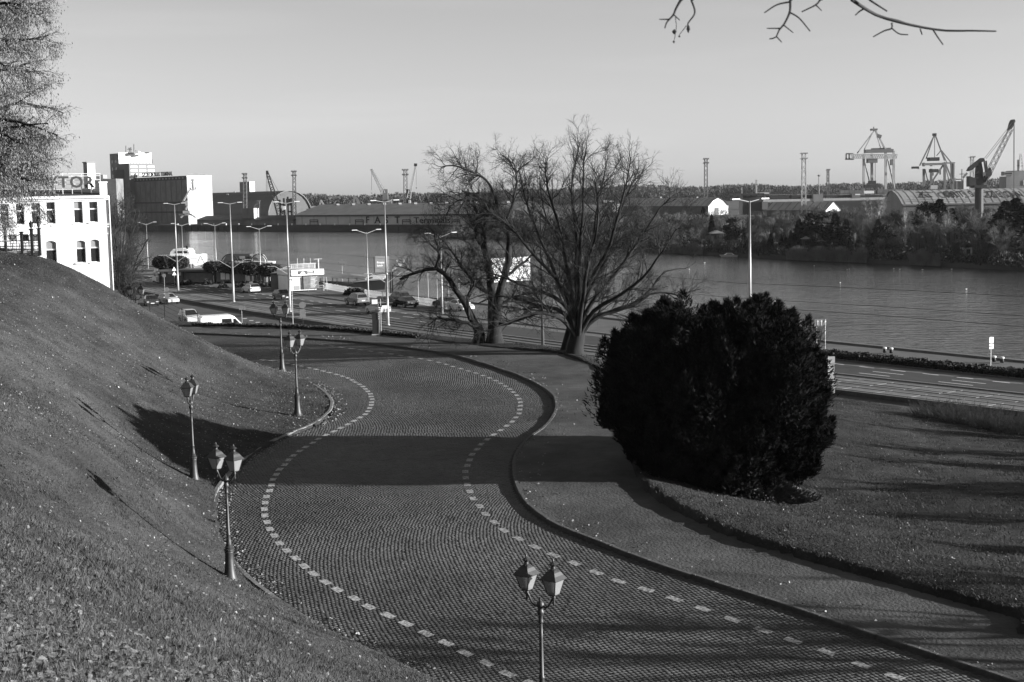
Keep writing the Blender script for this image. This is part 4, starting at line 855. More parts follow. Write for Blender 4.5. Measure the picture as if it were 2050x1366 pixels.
for x in (106, 124, 143, 162, 182, 200):
    a0, z0_ = W2.hit(x, 347); b = MB(); b.beam(W2.pt(a0, zt + .02, -.15), W2.pt(a0, z0_, -.15), .06); b.build('upright', m_frame, sg)
    b = MB(); b.beam(W2.pt(a0, zt + .02, -1.2), W2.pt(a0, z0_ - .4, -.15), .05); b.build('strut', m_frame, sg)
# ================================================================== cafe terrace on the hill crest
m_post = mat('dark_terrace_metal', .03, .6); m_wall = mat('pale_terrace_wall', .55, .8, var=.15, scale=2); m_chair = mat('pale_wood_chair', .42, .7, var=.2, scale=5); m_cush = mat('grey_chair_fabric', .12, .9)
TD = 86.0; tz = P(40, 503, TD)[2]
b = MB(); p0, p1 = P(-160, 512, TD), P(80, 504, TD)
tw_ = thing('terrace_wall', 'low pale terrace wall along the crest of the hill', 'wall', (p0[0], p0[1], tz - 1.3)); q3 = P(40, 500, TD + 6); b.prism([(p0[0], TD, tz - 1.5), (p1[0], TD, tz - 1.5), (q3[0], TD + 6, tz - 1.5), (p0[0], TD + 6, tz - 1.5)], (0, 0, 1.38)); b.build('wall', m_wall, tw_)
b = MB(); b.prism([(p0[0], TD - .1, tz - .117), (p1[0] + .1, TD - .1, tz - .117), (q3[0] + .1, TD + 6.1, tz - .117), (p0[0], TD + 6.1, tz - .117)], (0, 0, .117)); b.build('coping', m_wall, tw_)
fn = thing('terrace_fence', 'dark terrace railing with sagging top rails, left of the white building', 'fence', (p0[0], TD, tz)); posts = [(-25, 466, 0), (12, 466, 1), (45, 466, 0), (65, 460, 1), (80, 458, 1)]
for x, yt, lan in posts:
    a = P(x, 504, TD - .05); z1_ = P(x, yt, TD)[2]; b = MB(); b.box((a[0], a[1], (tz - .3 + z1_) / 2), (.16, .16, z1_ - tz + .3)); b.box((a[0], a[1], z1_ + .03), (.22, .22, .08)); po = b.build('post', m_post, fn)
    if lan: b = MB(); b.lathe([(.03, 0), (.05, .05), (.09, .08), (.13, .3), (.16, .31), (.06, .42), (.02, .5)], 6, (a[0], a[1], z1_ + .06)); b.build('lantern', m_post, po)
for (xa, ya, _), (xb, yb2, _) in zip(posts[:-1], posts[1:]):
    for dz, sag in ((1.05, .22), (.62, .0), (.30, .0), (.10, 0)):
        A_, B_ = P(xa, 504, TD - .05), P(xb, 504, TD - .05); m_ = (A_ + B_) / 2
        b = MB(); b.tube([(A_[0], A_[1], tz + dz), (m_[0], m_[1], tz + dz - sag), (B_[0], B_[1], tz + dz)], .03, 5); b.build('rail', m_post, fn)
    n_ = int(abs(xb - xa) / 5)
    for i in range(1, n_):
        x = A_[0] + (B_[0] - A_[0]) * i / n_; b = MB(); b.beam((x, TD - .05, tz), (x, TD - .05, tz + .95), .02); b.build('baluster', m_post, fn)
def chair(x, d, rz, label):
    p = P(x, 480, d); root = thing('terrace_chair', label, 'chair', (p[0], d, tz), 0, 'chairs on the cafe terrace'); lo = np.array((p[0], d, tz)); M_ = np.array(Matrix.Rotation(rz, 3, 'Z'))
    q = lambda x_, y_, z_: M_ @ np.array((x_, y_, z_)) + lo
    b = MB(); b.box(q(0, 0, .45), (.48, .46, .05), rz); b.build('seat', m_chair, root)
    b = MB(); b.box(q(0, .22, .78), (.46, .05, .42), rz); b.build('backrest', m_cush, root)
    for sx in (-1, 1):
        for sy in (-1, 1): b = MB(); b.beam(q(.21 * sx, .2 * sy, .0), q(.21 * sx, .2 * sy, .44 if sy < 0 else .98), .045); b.build('leg', m_chair, root)
chair(29, 87.2, R(180), 'wooden chair with grey back at the left end of the cafe terrace'); chair(54, 87.3, R(170), 'wooden chair with grey back in the middle of the cafe terrace'); chair(72, 87.2, R(195), 'wooden chair with grey back nearest the terrace corner')
# ================================================================== masts, lamps and wires of the boulevard
m_galv = mat('galvanised_steel', .34, .45, var=.12, scale=2, metal=.35, spec=.5); m_black = mat('black_plastic', .02, .6); m_sgn = mat('grey_sign_back', .30, .6, var=.1, scale=4); m_sgw = mat('white_sign', .72, .5); m_sgd = mat('dark_sign', .04, .6); m_mid = mat('mid_grey_sign', .22, .6)
def at_top(px, ytop, z): yh = 386 - (px - 1025) * math.tan(-ROLL); d = (HC - z) * F / (ytop - yh); return PX(px, d, 0.0)
def mast(p, h, label, br=True):
    root = thing('tram_mast', label, 'lamp mast', p, 0, 'tall masts beside the tram track'); p = np.array(p, float); v = np.append(V2, 0)
    b = MB(); b.tube([p + (0, 0, -.3), p + (0, 0, h * .42)], [.17, .14], 10); b.tube([p + (0, 0, h * .42), p + (0, 0, h)], [.12, .07], 10); b.build('pole', m_galv, root, sm=True)
    b = MB(); b.lathe([(.16, 0), (.16, .1)], 10, p + np.array((0, 0, h * .42 - .05))); b.lathe([(.24, 0), (.24, .08), (.18, .2)], 10, p); b.build('collar', m_galv, root)
    for s in (-1, 1):
        b = MB(); b.tube([p + (0, 0, h - .1), p + v * s * 1.15 + (0, 0, h + .12)], .035, 6); a = b.build('lamp_arm', m_galv, root)
        e = MB(); c_ = p + v * s * 1.45 + np.array((0, 0, h + .14)); e.box(c_, (.75, .30, .09), math.atan2(V2[1], V2[0])); e.build('lamp_head', m_galv, a)
        if br:
            b = MB(); b.tube([p + (0, 0, 4.9), p + v * s * 1.9 + (0, 0, 6.1)], .03, 5); b.tube([p + v * s * 1.9 + np.array((0, 0, 6.1)), p + v * s * 2.9 + np.array((0, 0, 6.1))], .025, 5); b.build('wire_bracket', m_galv, root)
mdef = [(357, 585, 'beside the warning signs'), (468, 605, 'second from the left, left of the taxi'), (581, 625, 'in front of the white kiosk'), (777, 652, 'right of the parking ticket machine'), None]
for i, q in enumerate(mdef):
    if q: p = onz(q[0], q[1]); mast(p, 14.3, 'tall grey tram mast with lamp heads, ' + q[2])
q_ = onz(1087, 701); tp_ = thing('tram_pole', 'plain grey tram pole half hidden by the bare trees', 'pole', q_); b = MB(); b.tube([q_ + (0, 0, -.3), q_ + (0, 0, 13.2)], [.15, .08], 8); b.build('pole', mat('dull_pole', .05, .6), tp_, sm=True); b = MB(); b.tube([q_ + (0, 0, 6.1), q_ + np.append(V2 * 2.6, 6.3)], .025, 5); b.build('wire_bracket', m_sgn, tp_)
pm = PX(1502, 110, 0); mast(pm, 14.0, 'tall grey tram mast with two lamp heads rising behind the yew')
m_wire = mat('overhead_wire', .03, .7)
for v0, z0_, lab in ((-2.9, 6.05, 'overhead tram wire on the near side of the masts'), (2.9, 6.05, 'overhead tram wire on the far side of the masts'), (2.9, 7.3, 'upper carrying wire above the far tram track')):
    b = MB(); pts = []
    for u in np.arange(-110, 120, 6): pts.append(UV(u, v0 + float(np.interp(u, [-110, 0, 60, 120], [0, 0, .8, 2.5])), z0_ + .3 * abs(math.sin(u * math.pi / 58))))
    b.tube(pts, .013, 4); tag(b.build('overhead_wire', m_wire, None, loc=pts[0]), lab, 'wire', 'overhead tram wires')
def street_lamp(p, h, label):
    root = thing('street_lamp', label, 'street lamp', p, 0, 'twin-armed street lamps along the quay'); p = np.array(p, float); v = np.append(nrm(V2), 0)
    b = MB(); b.tube([p + (0, 0, -.3), p + (0, 0, h * .97)], [.11, .06], 8); b.build('pole', m_galv, root, sm=True)
    for s in (-1, 1):
        b = MB(); b.tube([p + (0, 0, h * .95), p + v * s * 1.5 + (0, 0, h - .02)], [.05, .035], 6); a = b.build('lamp_arm', m_galv, root)
        e = MB(); e.box(p + v * s * 1.85 + np.array((0, 0, h + .03)), (.8, .26, .10), math.atan2(V2[1], V2[0])); e.build('lamp_head', m_galv, a)
for px, yt, lab in ((297, 445, 'farthest left, beside the bare tree'), (368, 447, 'behind the arrow billboard'), (434, 447, 'right of the arrow billboard'), (523, 453, 'in front of the clipped trees'), (738, 460, 'just left of the tram mast and dark billboard'), (886, 466, 'behind the gnarled bare tree')):
    street_lamp(at_top(px, yt, 10.2), 10.2, 'slim street lamp with two rising arms, ' + lab)
# ================================================================== signs and street furniture
def post_sign(name, label, p, h, plates, cat='sign', r=.035, group=None, face=None, pm=None):
    """plates: (shape, z, w, h, material, dx)"""
    root = thing(name, label, cat, p, 0, group); p = np.array(p, float); b = MB(); b.tube([p + (0, 0, -.25), p + (0, 0, h)], r, 6); b.build('post', pm or m_galv, root)
    rz = face if face is not None else 0.0; M_ = np.array(Matrix.Rotation(rz, 3, 'Z'))
    for sh, z, w, hh, m, dx in plates:
        c_ = p + M_ @ np.array((dx, -.06, 0)) + np.array((0, 0, z)); b = MB()
        if sh == 'r': b.box(c_, (w, .03, hh), rz)
        elif sh == 'o': b.prism([c_ + M_ @ np.array((w / 2 * math.cos(t), 0, 0)) + np.array((0, 0, w / 2 * math.sin(t))) for t in np.linspace(0, 6.283, 17)[:-1]], M_ @ np.array((0, .03, 0)))
        elif sh == 't': b.prism([c_ + M_ @ np.array((w / 2 * math.cos(t), 0, 0)) + np.array((0, 0, w / 2 * math.sin(t))) for t in (math.pi / 2, math.pi * 7 / 6, math.pi * 11 / 6)], M_ @ np.array((0, .03, 0)))
        b.build('plate', m, root)
    return root
p = onz(607, 656); post_sign('road_sign', 'grey back of a round sign over a rectangular plate, right of the far lantern post', p, 2.9, [('o', 2.6, .75, 0, m_sgn, 0), ('r', 1.65, .65, .95, m_sgn, 0)], group='road signs on the boulevard', pm=m_black)
p = onz(336, 612); post_sign('road_sign', 'grey back of a tall sign above the parked white car at left', p, 2.6, [('o', 2.3, .6, 0, m_sgn, 0), ('r', 1.4, .55, .8, m_sgn, 0)], group='road signs on the boulevard', pm=m_black)
p = onz(485, 652); post_sign('road_sign', 'small sign on a thin post beside the white van', p, 2.3, [('r', 2.1, .45, .45, m_sgn, -.05), ('r', 2.05, .18, .4, m_sgn, .35)], group='road signs on the boulevard')
p = onz(587, 655); post_sign('slim_post', 'slim tall post with a small head in front of the dark car', p, 5.6, [('r', 5.5, .55, .12, m_galv, -.1)], 'post', .05)
p = onz(330, 585); post_sign('road_sign', 'round sign on a thin post left of the leftmost mast', p, 2.9, [('o', 2.7, .6, 0, m_sgn, 0)], group='road signs on the boulevard')
p = onz(350, 574); post_sign('warning_sign', 'pair of white triangular warning signs stacked on one post', p, 3.4, [('t', 3.0, .85, 0, m_sgw, 0), ('t', 2.2, .85, 0, m_sgw, 0)], group='road signs on the boulevard', face=R(30))
p = onz(1983, 735); g_ = post_sign('parking_sign', 'white P parking sign and plate on a thin post by the hedge', p, 2.5, [('r', 2.22, .42, .48, m_sgw, 0), ('r', 1.70, .42, .42, m_sgw, 0)], face=R(20))
put_text('P', p + np.array((-.15, -.11, 2.05)), (1, .36, 0), (0, 0, 1), .5, .02, m_sgd, g_, bold=.02)
b = MB(); b.box(p + np.array((0, -.10, 1.72)), (.26, .02, .05), R(20)); b.build('mark', m_sgd, g_)
# ticket machine with its sign
p = onroad(752, 671, .12); p = np.array([p[0], p[1], hgt(p[0], p[1])[0]])
tm = thing('ticket_machine', 'dark parking ticket machine on the edge of the far walkway', 'ticket machine', p)
b = MB(); b.box(p + (0, 0, .88), (.44, .34, 1.75)); b.build('cabinet', mat('machine_body', .05, .5), tm); b = MB(); b.box(p + (.28, .0, .86), (.11, .36, 1.7)); b.build('side_panel', mat('machine_side', .13, .5), tm); b = MB(); b.box(p + (.04, -.01, .03), (.62, .42, .1)); b.build('base', m_sgw, tm)
b = MB(); b.prism([p + (-.3, -.25, 1.76), p + (.4, -.25, 1.80), p + (.4, .25, 1.86), p + (-.3, .25, 1.82)], (0, 0, .05)); b.build('roof', mat('machine_body', .05, .5), tm)
for z in (1.62, 1.45, 1.28): b = MB(); b.box(p + (.29, -.185, z), (.07, .02, .09)); b.build('label', m_sgw, tm)
p2 = p + np.array((.42, .25, 0)); post_sign('parking_zone_sign', 'thin post with two white plates beside the ticket machine', p2, 2.75, [('r', 2.55, .44, .34, m_sgw, -.45), ('r', 2.12, .42, .26, m_sgw, .3)], r=.03, face=R(12))
# direction signs seen beside the yew
p = onz(1657, 797, .0); ds = thing('direction_sign', 'stack of five pale direction plates on one post right of the yew', 'sign', p); b = MB(); b.tube([p + (0, 0, -.3), p + (0, 0, 3.0)], .07, 8); b.build('post', m_galv, ds)
for k, (z, w) in enumerate(((2.72, .95), (2.12, .9), (1.56, .95), (1.02, .95), (.55, .95))):
    b = MB(); hh = .46 if k != 1 else .52; b.box(p + (.06, .12, z), (w, .05, hh), R(8)); b.box(p + (.06 + w / 2 - .02, .12 + .07, z), (.05, .06, hh * .9), R(8)); b.build('plate', m_sgn if k % 2 else mat('pale_sign', .32, .6), ds)
p = PX(1640, 131, 0.0); ls = thing('lane_sign', 'lane arrow sign on two thin posts behind the yew', 'sign', p)
for dx in (-.25, .55): b = MB(); b.tube([p + (dx, 0, -.2), p + (dx, 0, 2.75)], .035, 6); b.build('post', m_galv, ls)
b = MB(); b.box(p + (.1, -.05, 2.45), (1.15, .04, .62), R(10)); b.build('board', mat('lane_sign_board', .16, .6), ls)
for dx in (-.27, .08): 
    b = MB(); c_ = p + np.array((.1 + dx, -.09 + dx * .18, 2.45)); b.box(c_ - (0, 0, .06), (.06, .02, .38), R(10)); b.prism([c_ + (-.10, 0, .1), c_ + (.10, .03, .1), c_ + (0, 0, .26)], (0, -.02, 0)); b.build('arrow', m_sgw, ls)
b = MB(); c_ = p + np.array((.48, -.03, 2.42)); b.beam(c_ + (-.05, 0, -.2), c_ + (-.05, 0, .02), .06, .02); b.beam(c_ + (-.06, 0, .02), c_ + (.06, .02, .12), .02, .06); b.prism([c_ + (.02, 0, .22), c_ + (.03, 0, .0), c_ + (.18, .03, .14)], (0, -.02, 0)); b.build('arrow', m_sgw, ls)
# mooring bollards
m_bolw = mat('white_bollard_cap', .7, .6)
for k, (px, py) in enumerate(((1771, 704), (1784, 705), (1990, 722), (2006, 724))):
    p = onz(px, py, .17); r_ = thing('mooring_bollard', ['leftmost mooring bollard of the left pair on the quay', 'right bollard of the left pair on the quay', 'left bollard of the pair beside the parking sign', 'rightmost mooring bollard on the quay'][k], 'bollard', p, 0, 'mooring bollards on the quay')
    b = MB(); b.lathe([(.16, -.1), (.15, .12), (.13, .25)], 10, p); b.build('stem', m_black, r_, sm=True); b = MB(); b.lathe([(.14, .22), (.19, .27), (.19, .36), (.12, .40)], 10, p); b.build('cap', m_bolw, r_, sm=False)
# dark clipped hedge along the quay
hp = [UV(u, float(eD(u)) + 1.5, 0) for u in np.arange(40, 112, 3.0)]
hedge_line('quay_hedge', 'long dark clipped hedge between the road and the quay', hp, 1.9, .52, .016, 620, .15, seed=5)
# billboards
def billboard(label, px0, px1, y0, y1, d, legs, panels, zb=0.0, text=()):
    W = Wall(P((px0 + px1) / 2, y1, d), V2); root = thing('billboard', label, 'billboard', W.pt(0, zb)); a0, z0_ = W.hit(px0, (y1 + y1) / 2); a1, z1_ = W.hit(px1, y0)
    b = MB(); W.slab(b, a0, a1, z0_, z1_, -.2, 0); b.build('panel', panels[0], root)
    for lx in legs: s_ = W.hit(lx, y1)[0]; b = MB(); b.beam(W.pt(s_, zb - .2, -.3), W.pt(s_, z0_ + .1, -.3), .16); b.build('leg', m_black if panels[0] != m_sgw else m_galv, root)
    return root, W, None
r_, a, c_ = billboard('light grey billboard with an up arrow and 3 km over the clipped trees', 365, 414.5, 508, 529.5, 262, (381, 387), [mat('billboard_grey', .36, .6)])
W_ = a; q = lambda x, y, o=.02: W_.pt(*W_.hit(x, y), o); nv = np.append(W_.n, 0)
b = MB(); b.prism([q(386, 529.3), q(414.3, 529.3), q(414.3, 508.3), q(403, 508.3)], -nv * .015); b.build('white_panel', m_sgw, r_)
b = MB(); b.prism([q(374, 521), q(377, 521), q(377, 515), q(379.6, 516.5), q(375.5, 510), q(371.4, 516.5), q(374, 515)], nv * .03); b.build('arrow', m_sgw, r_)
put_text('3 km', q(369, 528), np.append(V2, 0), (0, 0, 1), .62, .03, m_sgw, r_)
for s_ in ((396, 526, 402, 512), (402, 512, 409, 526), (397, 526, 409, 526), (399, 522, 406, 519)): b = MB(); b.beam(q(s_[0], s_[1], .05), q(s_[2], s_[3], .05), .12); b.build('logo_stroke', m_sgn, r_)
r_, a, c_ = billboard('dark billboard with lighter left half left of the gnarled tree', 750, 819, 512, 546.5, 206, (783, 787), [mat('billboard_dark', .025, .5)])
d = 206; W_ = a; q = lambda x, y, o=.02: W_.pt(*W_.hit(x, y), o); nv = np.append(W_.n, 0); b = MB(); b.prism([q(751, 545.5), q(779, 545.5), q(779, 513), q(751, 513)], -nv * .015); b.build('grey_panel', mat('billboard_left', .10, .6), r_)
put_text('Private\nlunch', q(754.5, 528), np.append(V2, 0), (0, 0, 1), .42, .02, m_sgw, r_)
for cx_, cy_, r0 in ((801, 530, 4.5), (790, 537, 3.5), (808, 523, 3), (795, 522, 2.6), (786, 541, 2.4)):
    b = MB(); c1 = q(cx_, cy_, .04); s = d / F; b.prism([c1 + np.append(V2 * r0 * s * math.cos(t) * (1 + .3 * math.sin(3 * t)), r0 * s * math.sin(t)) for t in np.linspace(0, 6.28, 11)[:-1]], -nv * .02); b.build('picture_patch', mat('billboard_patch', .16, .6, var=.6, scale=3), r_)
r_, a, c_ = billboard('white billboard seen through the branches of the bare trees', 983, 1061, 514, 566, 178, (1000, 1020, 1046), [m_sgw])
# solar post lamps
for px, yt, yb_, lab in ((686, 527, 571, 'solar post lamp standing beside the picket fence'), (487, 517, 562, 'solar post lamp among the clipped trees')):
    d_ = 15 * F / (yb_ - (386 - (px - 1025) * math.tan(-ROLL))); p = PX(px, d_, 0.0); h = P(px, yt, d_)[2]; r_ = thing('solar_lamp', lab, 'street lamp', p, 0, 'solar post lamps on the quay')
    b = MB(); b.tube([p + (0, 0, -.2), p + (0, 0, h)], .05, 6); b.build('post', m_galv, r_); b = MB(); b.box(p + (0, 0, h + .1), (1.0, .7, .05), R(20), R(40)); b.build('panel', mat('solar_panel', .10, .3, spec=.6), r_); b = MB(); b.box(p + (.3, 0, h - .35), (.5, .2, .07)); b.build('lamp_head', m_galv, r_)

# ================================================================== vehicles
m_tyre = mat('tyre', .02, .9); m_rim = mat('wheel_rim', .35, .4, metal=.5); m_cgl = glassy('car_glass', .015, .05); m_tl = mat('tail_lamp', .10, .3, spec=.6); m_hl = mat('head_lamp', .5, .2, spec=.7); m_plate = mat('number_plate', .65, .5)
def paint(v): return mat('car_paint_%02d' % int(v * 100), v, .25, spec=.6)
PROF = {'hatch': ([(-2.0, .30), (-2.05, .62), (-1.98, .92), (-1.2, .98), (.95, .95), (1.75, .80), (2.02, .62), (2.03, .32)], [(-1.92, .92), (-1.55, 1.42), (-.9, 1.50), (.1, 1.48), (.98, .95)]),
        'sedan': ([(-2.25, .30), (-2.3, .66), (-2.2, .98), (-1.5, 1.0), (1.0, .95), (1.95, .82), (2.25, .62), (2.27, .30)], [(-1.6, .99), (-1.0, 1.40), (-.4, 1.46), (.3, 1.43), (1.1, .95)]),
        'suv': ([(-2.2, .38), (-2.25, .75), (-2.15, 1.05), (-1.4, 1.08), (1.0, 1.06), (1.95, .98), (2.22, .75), (2.24, .38)], [(-2.1, 1.06), (-1.85, 1.62), (-1.0, 1.72), (.2, 1.70), (1.05, 1.06)])}
def car(label, px, py, toward, kind, v, group='cars on the boulevard', taxi=False, ang=None, z=0.0, pos=None):
    p = onz(px, py, z) if pos is None else np.array(pos); root = thing('car', label, 'car', (0, 0, 0), 0, group); lo, hi = PROF[kind]; hw_ = .88; mp_ = paint(v)
    b = MB(); n = len(lo); V = []
    for s, k in ((-1, .95), (-1, 1), (1, 1), (1, .95)): pass
    rows = [(-hw_, .96, .0), (-hw_ * .97, 1.0, .02), (hw_ * .97, 1.0, .02), (hw_, .96, 0)]
    for y_, sc, dz in rows:
        for (x_, z_) in lo: V.append((x_ * sc, y_, z_ + dz - (.05 if sc < 1 and z_ > .8 else 0)))
    Fc = []
    for r0 in range(3):
        for i in range(n): j = (i + 1) % n; Fc.append((r0 * n + i, r0 * n + j, (r0 + 1) * n + j, (r0 + 1) * n + i))
    Fc += [tuple(range(n))[::-1], tuple(3 * n + i for i in range(n))]; b.add(V, Fc); b.build('body', mp_, root)
    def cab(sc, ins, zc=0): return [(x_ * sc, z_ - zc) for x_, z_ in hi], hw_ * ins
    b = MB(); m = len(hi); V = []
    for y_ in (-1, 1):
        for i, (x_, z_) in enumerate(hi): V.append((x_, y_ * (hw_ * .93 if i in (0, m - 1) else hw_ * .72), z_))
    b.add(V, [tuple(range(m))[::-1], tuple(m + i for i in range(m))] + [(i, (i + 1) % m, m + (i + 1) % m, m + i) for i in range(m)]); b.build('cabin', mp_, root)
    # glass: rear, front, sides set just proud of the cabin
    def quad(name, a, c_, ya, yb2, out): 
        g = MB(); g.add([(a[0] + out[0], -ya, a[1] + out[1]), (a[0] + out[0], ya, a[1] + out[1]), (c_[0] + out[0], yb2, c_[1] + out[1]), (c_[0] + out[0], -yb2, c_[1] + out[1])], [(0, 1, 2, 3)]); g.build(name, m_cgl, root)
    lerp = lambda a, c_, t: (a[0] + (c_[0] - a[0]) * t, a[1] + (c_[1] - a[1]) * t)
    quad('rear_window', lerp(hi[0], hi[1], .12), lerp(hi[0], hi[1], .92), hw_ * .84, hw_ * .66, (-.012, .008)); quad('windscreen', lerp(hi[-1], hi[-2], .06), lerp(hi[-1], hi[-2], .95), hw_ * .86, hw_ * .66, (.012, .012))
    for s in (-1, 1):
        g = MB(); t0, t1 = .12, .9
        pts = [(hi[0][0] + .35, hi[0][1] + .05, .915), (hi[-1][0] - .28, hi[-1][1] + .05, .915), (hi[-2][0] + .05, hi[-2][1] - .08, .755), (hi[1][0] + .15, hi[1][1] - .06, .755)]
        g.add([(x_, s * (hw_ * yy + .012), z_) for x_, z_, yy in pts], [(0, 1, 2, 3)]); g.build('side_window', m_cgl, root)
        for wx in (-1.3, 1.32):
            w_ = MB(); R0 = .33 if kind != 'suv' else .38; w_.tube([(wx, s * (hw_ - .18), R0), (wx, s * (hw_ + .02), R0)], R0, 14); wo_ = w_.build('wheel', m_tyre, root); w_ = MB(); w_.tube([(wx, s * (hw_ + .015), R0), (wx, s * (hw_ + .035), R0)], R0 * .6, 10); w_.build('rim', m_rim, wo_, rel=False)
        g = MB(); g.box((lo[1][0] + .02, s * hw_ * .76, lo[1][1] + .16), (.10, .24, .16)); g.build('tail_lamp', m_tl, root); g = MB(); g.box((lo[-2][0] - .06, s * hw_ * .72, lo[-2][1] + .04), (.14, .34, .12)); g.build('head_lamp', m_hl, root)
        g = MB(); g.box((.75, s * (hw_ + .08), 1.0), (.12, .18, .12)); g.build('mirror', mp_, root)
    g = MB(); g.box((lo[1][0] - .03, 0, lo[1][1] - .02), (.03, .5, .11)); g.build('number_plate', m_plate, root); g = MB(); g.box((lo[-2][0] + .02, 0, lo[-2][1] - .16), (.03, .5, .11)); g.build('number_plate', m_plate, root)
    if taxi: g = MB(); g.box((-.1, 0, 1.62), (.22, .55, .26)); g.build('roof_sign', m_sgw, root)
    th = math.atan2(*((U2 if toward else -U2)[::-1])) if ang is None else ang
    root.location = (p[0], p[1], float(z)); root.rotation_euler = (0, 0, th); return root
car('white taxi with a roof sign driving away on the boulevard', 503, 586, False, 'hatch', .62, taxi=True)
car('dark car half hidden behind the mast in front of the kiosk', 566, 600, True, 'hatch', .03)
car('grey estate car parked on the quay below the picket fence', 714, 611, False, 'suv', .14)
car('black car parked behind the tram mast by the dark billboard', 798, 608, False, 'suv', .025)
car('black saloon parked at the right end of the parked cars', 812, 615, False, 'sedan', .02)
car('dark car behind the plates of the parking zone sign', 768, 614, False, 'sedan', .06)
car('silver car on the road behind the parking zone sign', 757, 628, False, 'hatch', .45)
car('pale car half hidden in the branches of the gnarled tree', 922, 622, True, 'sedan', .55)
car('silver off-road car facing the camera behind the white van', 380, 648, True, 'suv', .40, ang=R(-62))
car('dark car parked at the far left of the service road', 303, 612, True, 'hatch', .04, ang=R(-70))
car('white car parked behind the tall sign back', 338, 608, True, 'hatch', .42, ang=R(-55))
car('pale van parked at the far left below the clipped trees', 322, 556, True, 'suv', .35)
car('dark saloon half hidden by the gnarled tree on the quay', 893, 616, False, 'sedan', .04)
# white van: only its upper half shows over the hedge
p = PX(442, 158, 0); vr = thing('van', 'white panel van parked behind the low hedge', 'van', p); mv = paint(.75)
def vq(x, y, z): return (p[0] + x, p[1] + y, z)
b = MB(); prof = [(-2.3, .35), (-2.35, 1.9), (-2.1, 2.12), (1.0, 2.16), (1.45, 1.95), (2.1, 1.25), (2.55, 1.0), (2.65, .4)]
V = [vq(x * .97 if s in (0, 3) else x, y_, z_ - (.06 if s in (0, 3) and z_ > 1.8 else 0)) for s, y_ in enumerate((-1.0, -.88, .88, 1.0)) for x, z_ in prof]; n_ = len(prof)
b.add(V, [tuple(range(n_))[::-1], tuple(3 * n_ + i for i in range(n_))] + [(r0 * n_ + i, r0 * n_ + (i + 1) % n_, (r0 + 1) * n_ + (i + 1) % n_, (r0 + 1) * n_ + i) for r0 in range(3) for i in range(n_)]); b.build('body', mv, vr)
b = MB(); b.add([vq(.05, -1.012, 1.22), vq(1.15, -1.012, 1.22), vq(1.1, -1.012, 1.75), vq(.05, -1.012, 1.75)], [(0, 1, 2, 3)]); b.build('side_window', m_cgl, vr)
b = MB(); b.add([vq(1.3, -1.012, 1.22), vq(1.95, -1.012, 1.22), vq(1.55, -1.012, 1.7), vq(1.3, -1.012, 1.72)], [(0, 1, 2, 3)]); b.build('door_window', m_cgl, vr)
b = MB(); b.add([vq(1.52, -.85, 1.93), vq(1.52, .85, 1.93), vq(2.12, .85, 1.28), vq(2.12, -.85, 1.28)], [(0, 1, 2, 3)]); b.build('windscreen', m_cgl, vr)
for wx in (-1.5, 1.75):
    for s in (-1, 1): b = MB(); b.tube([vq(wx, s * .8, .36), vq(wx, s * 1.02, .36)], .36, 14); b.build('wheel', m_tyre, vr)
vr.rotation_euler = (0, 0, R(20))
# painted squares on the service road, mesh fence by the parked cars
for k, (px, py) in enumerate(((490, 638), (503, 642), (516, 645.5), (530, 649))):
    q_ = onz(px, py, .012); b = MB(); b.add([q_ + (-.25, -.4, 0), q_ + (.25, -.4, 0), q_ + (.25, .4, 0), q_ + (-.25, .4, 0)], [(0, 1, 2, 3)]); b.build('painted_mark', m_white, bpy.data.objects['service_road'])
fp = [onz(300, 622), onz(330, 636), onz(366, 655), onz(397, 664)]
mf = thing('mesh_fence', 'thin wire mesh fence in front of the cars at left', 'fence', fp[0])
for q_ in fp: b = MB(); b.beam(q_ + (0, 0, -.2), q_ + (0, 0, 2.3), .07); b.build('post', m_black, mf)
for a_, c_ in zip(fp[:-1], fp[1:]):
    for z in (.3, .9, 1.5, 2.1): b = MB(); b.beam(a_ + (0, 0, z), c_ + (0, 0, z), .03); b.build('rail', m_black, mf)
# ================================================================== kiosk, cafe, clipped trees and boats at the quay
m_kw = mat('kiosk_white', .74, .6, var=.08, scale=1); m_post2 = mat('poster_dark', .05, .5, v2=.16, scale=2.2)
KD = 226.0
def kb(par, name, x0, x1, y0, y1, d0, dep, m):
    a, c_ = P(x0, y1, d0), P(x1, y0, d0); b = MB(); b.box(((a[0] + c_[0]) / 2, d0 + dep / 2, (a[2] + c_[2]) / 2), (c_[0] - a[0], dep, c_[2] - a[2])); return b.build(name, m, par)
WK = Wall(P(608, 560, KD), V2)
def kw(par, name, x0, x1, y0, y1, o, dep, m):
    a0, z0_ = WK.hit(x0, y1); a1, z1_ = WK.hit(x1, y0); b = MB(); WK.slab(b, a0, a1, max(z0_, -.1), z1_, KD - o - dep, KD - o); return b.build(name, m, par)
kp = PX(608, KD, 0); kk = thing('kiosk', 'white kiosk with a wide sign band and a dark poster on the quay', 'kiosk', kp)
kw(kk, 'wall', 581, 633, 551, 583, KD, 5, m_kw); kw(kk, 'sign_band', 580, 644.5, 538, 552.5, KD - .8, 6.2, m_kw); bd = kw(kk, 'sign_board', 593, 625, 541, 549.5, KD - .86, .05, mat('kiosk_sign', .07, .5))
for x0, x1, y0 in ((610, 622, 543.2), (611, 623, 546.2)): kw(kk, 'sign_line', x0, x1, y0, y0 + 1.6, KD - .9, .03, m_sgw)
b = MB(); c1 = WK.pt(*WK.hit(602, 549), .92); b.prism([c1 + np.append(V2 * .42 * math.cos(t), .42 * math.sin(t)) for t in np.linspace(0, math.pi, 9)], np.append(-WK.n * .03, 0)); b.build('logo', m_sgw, kk)
pc = kw(kk, 'poster', 606.5, 636, 552.6, 579, KD - .35, .3, m_post2)
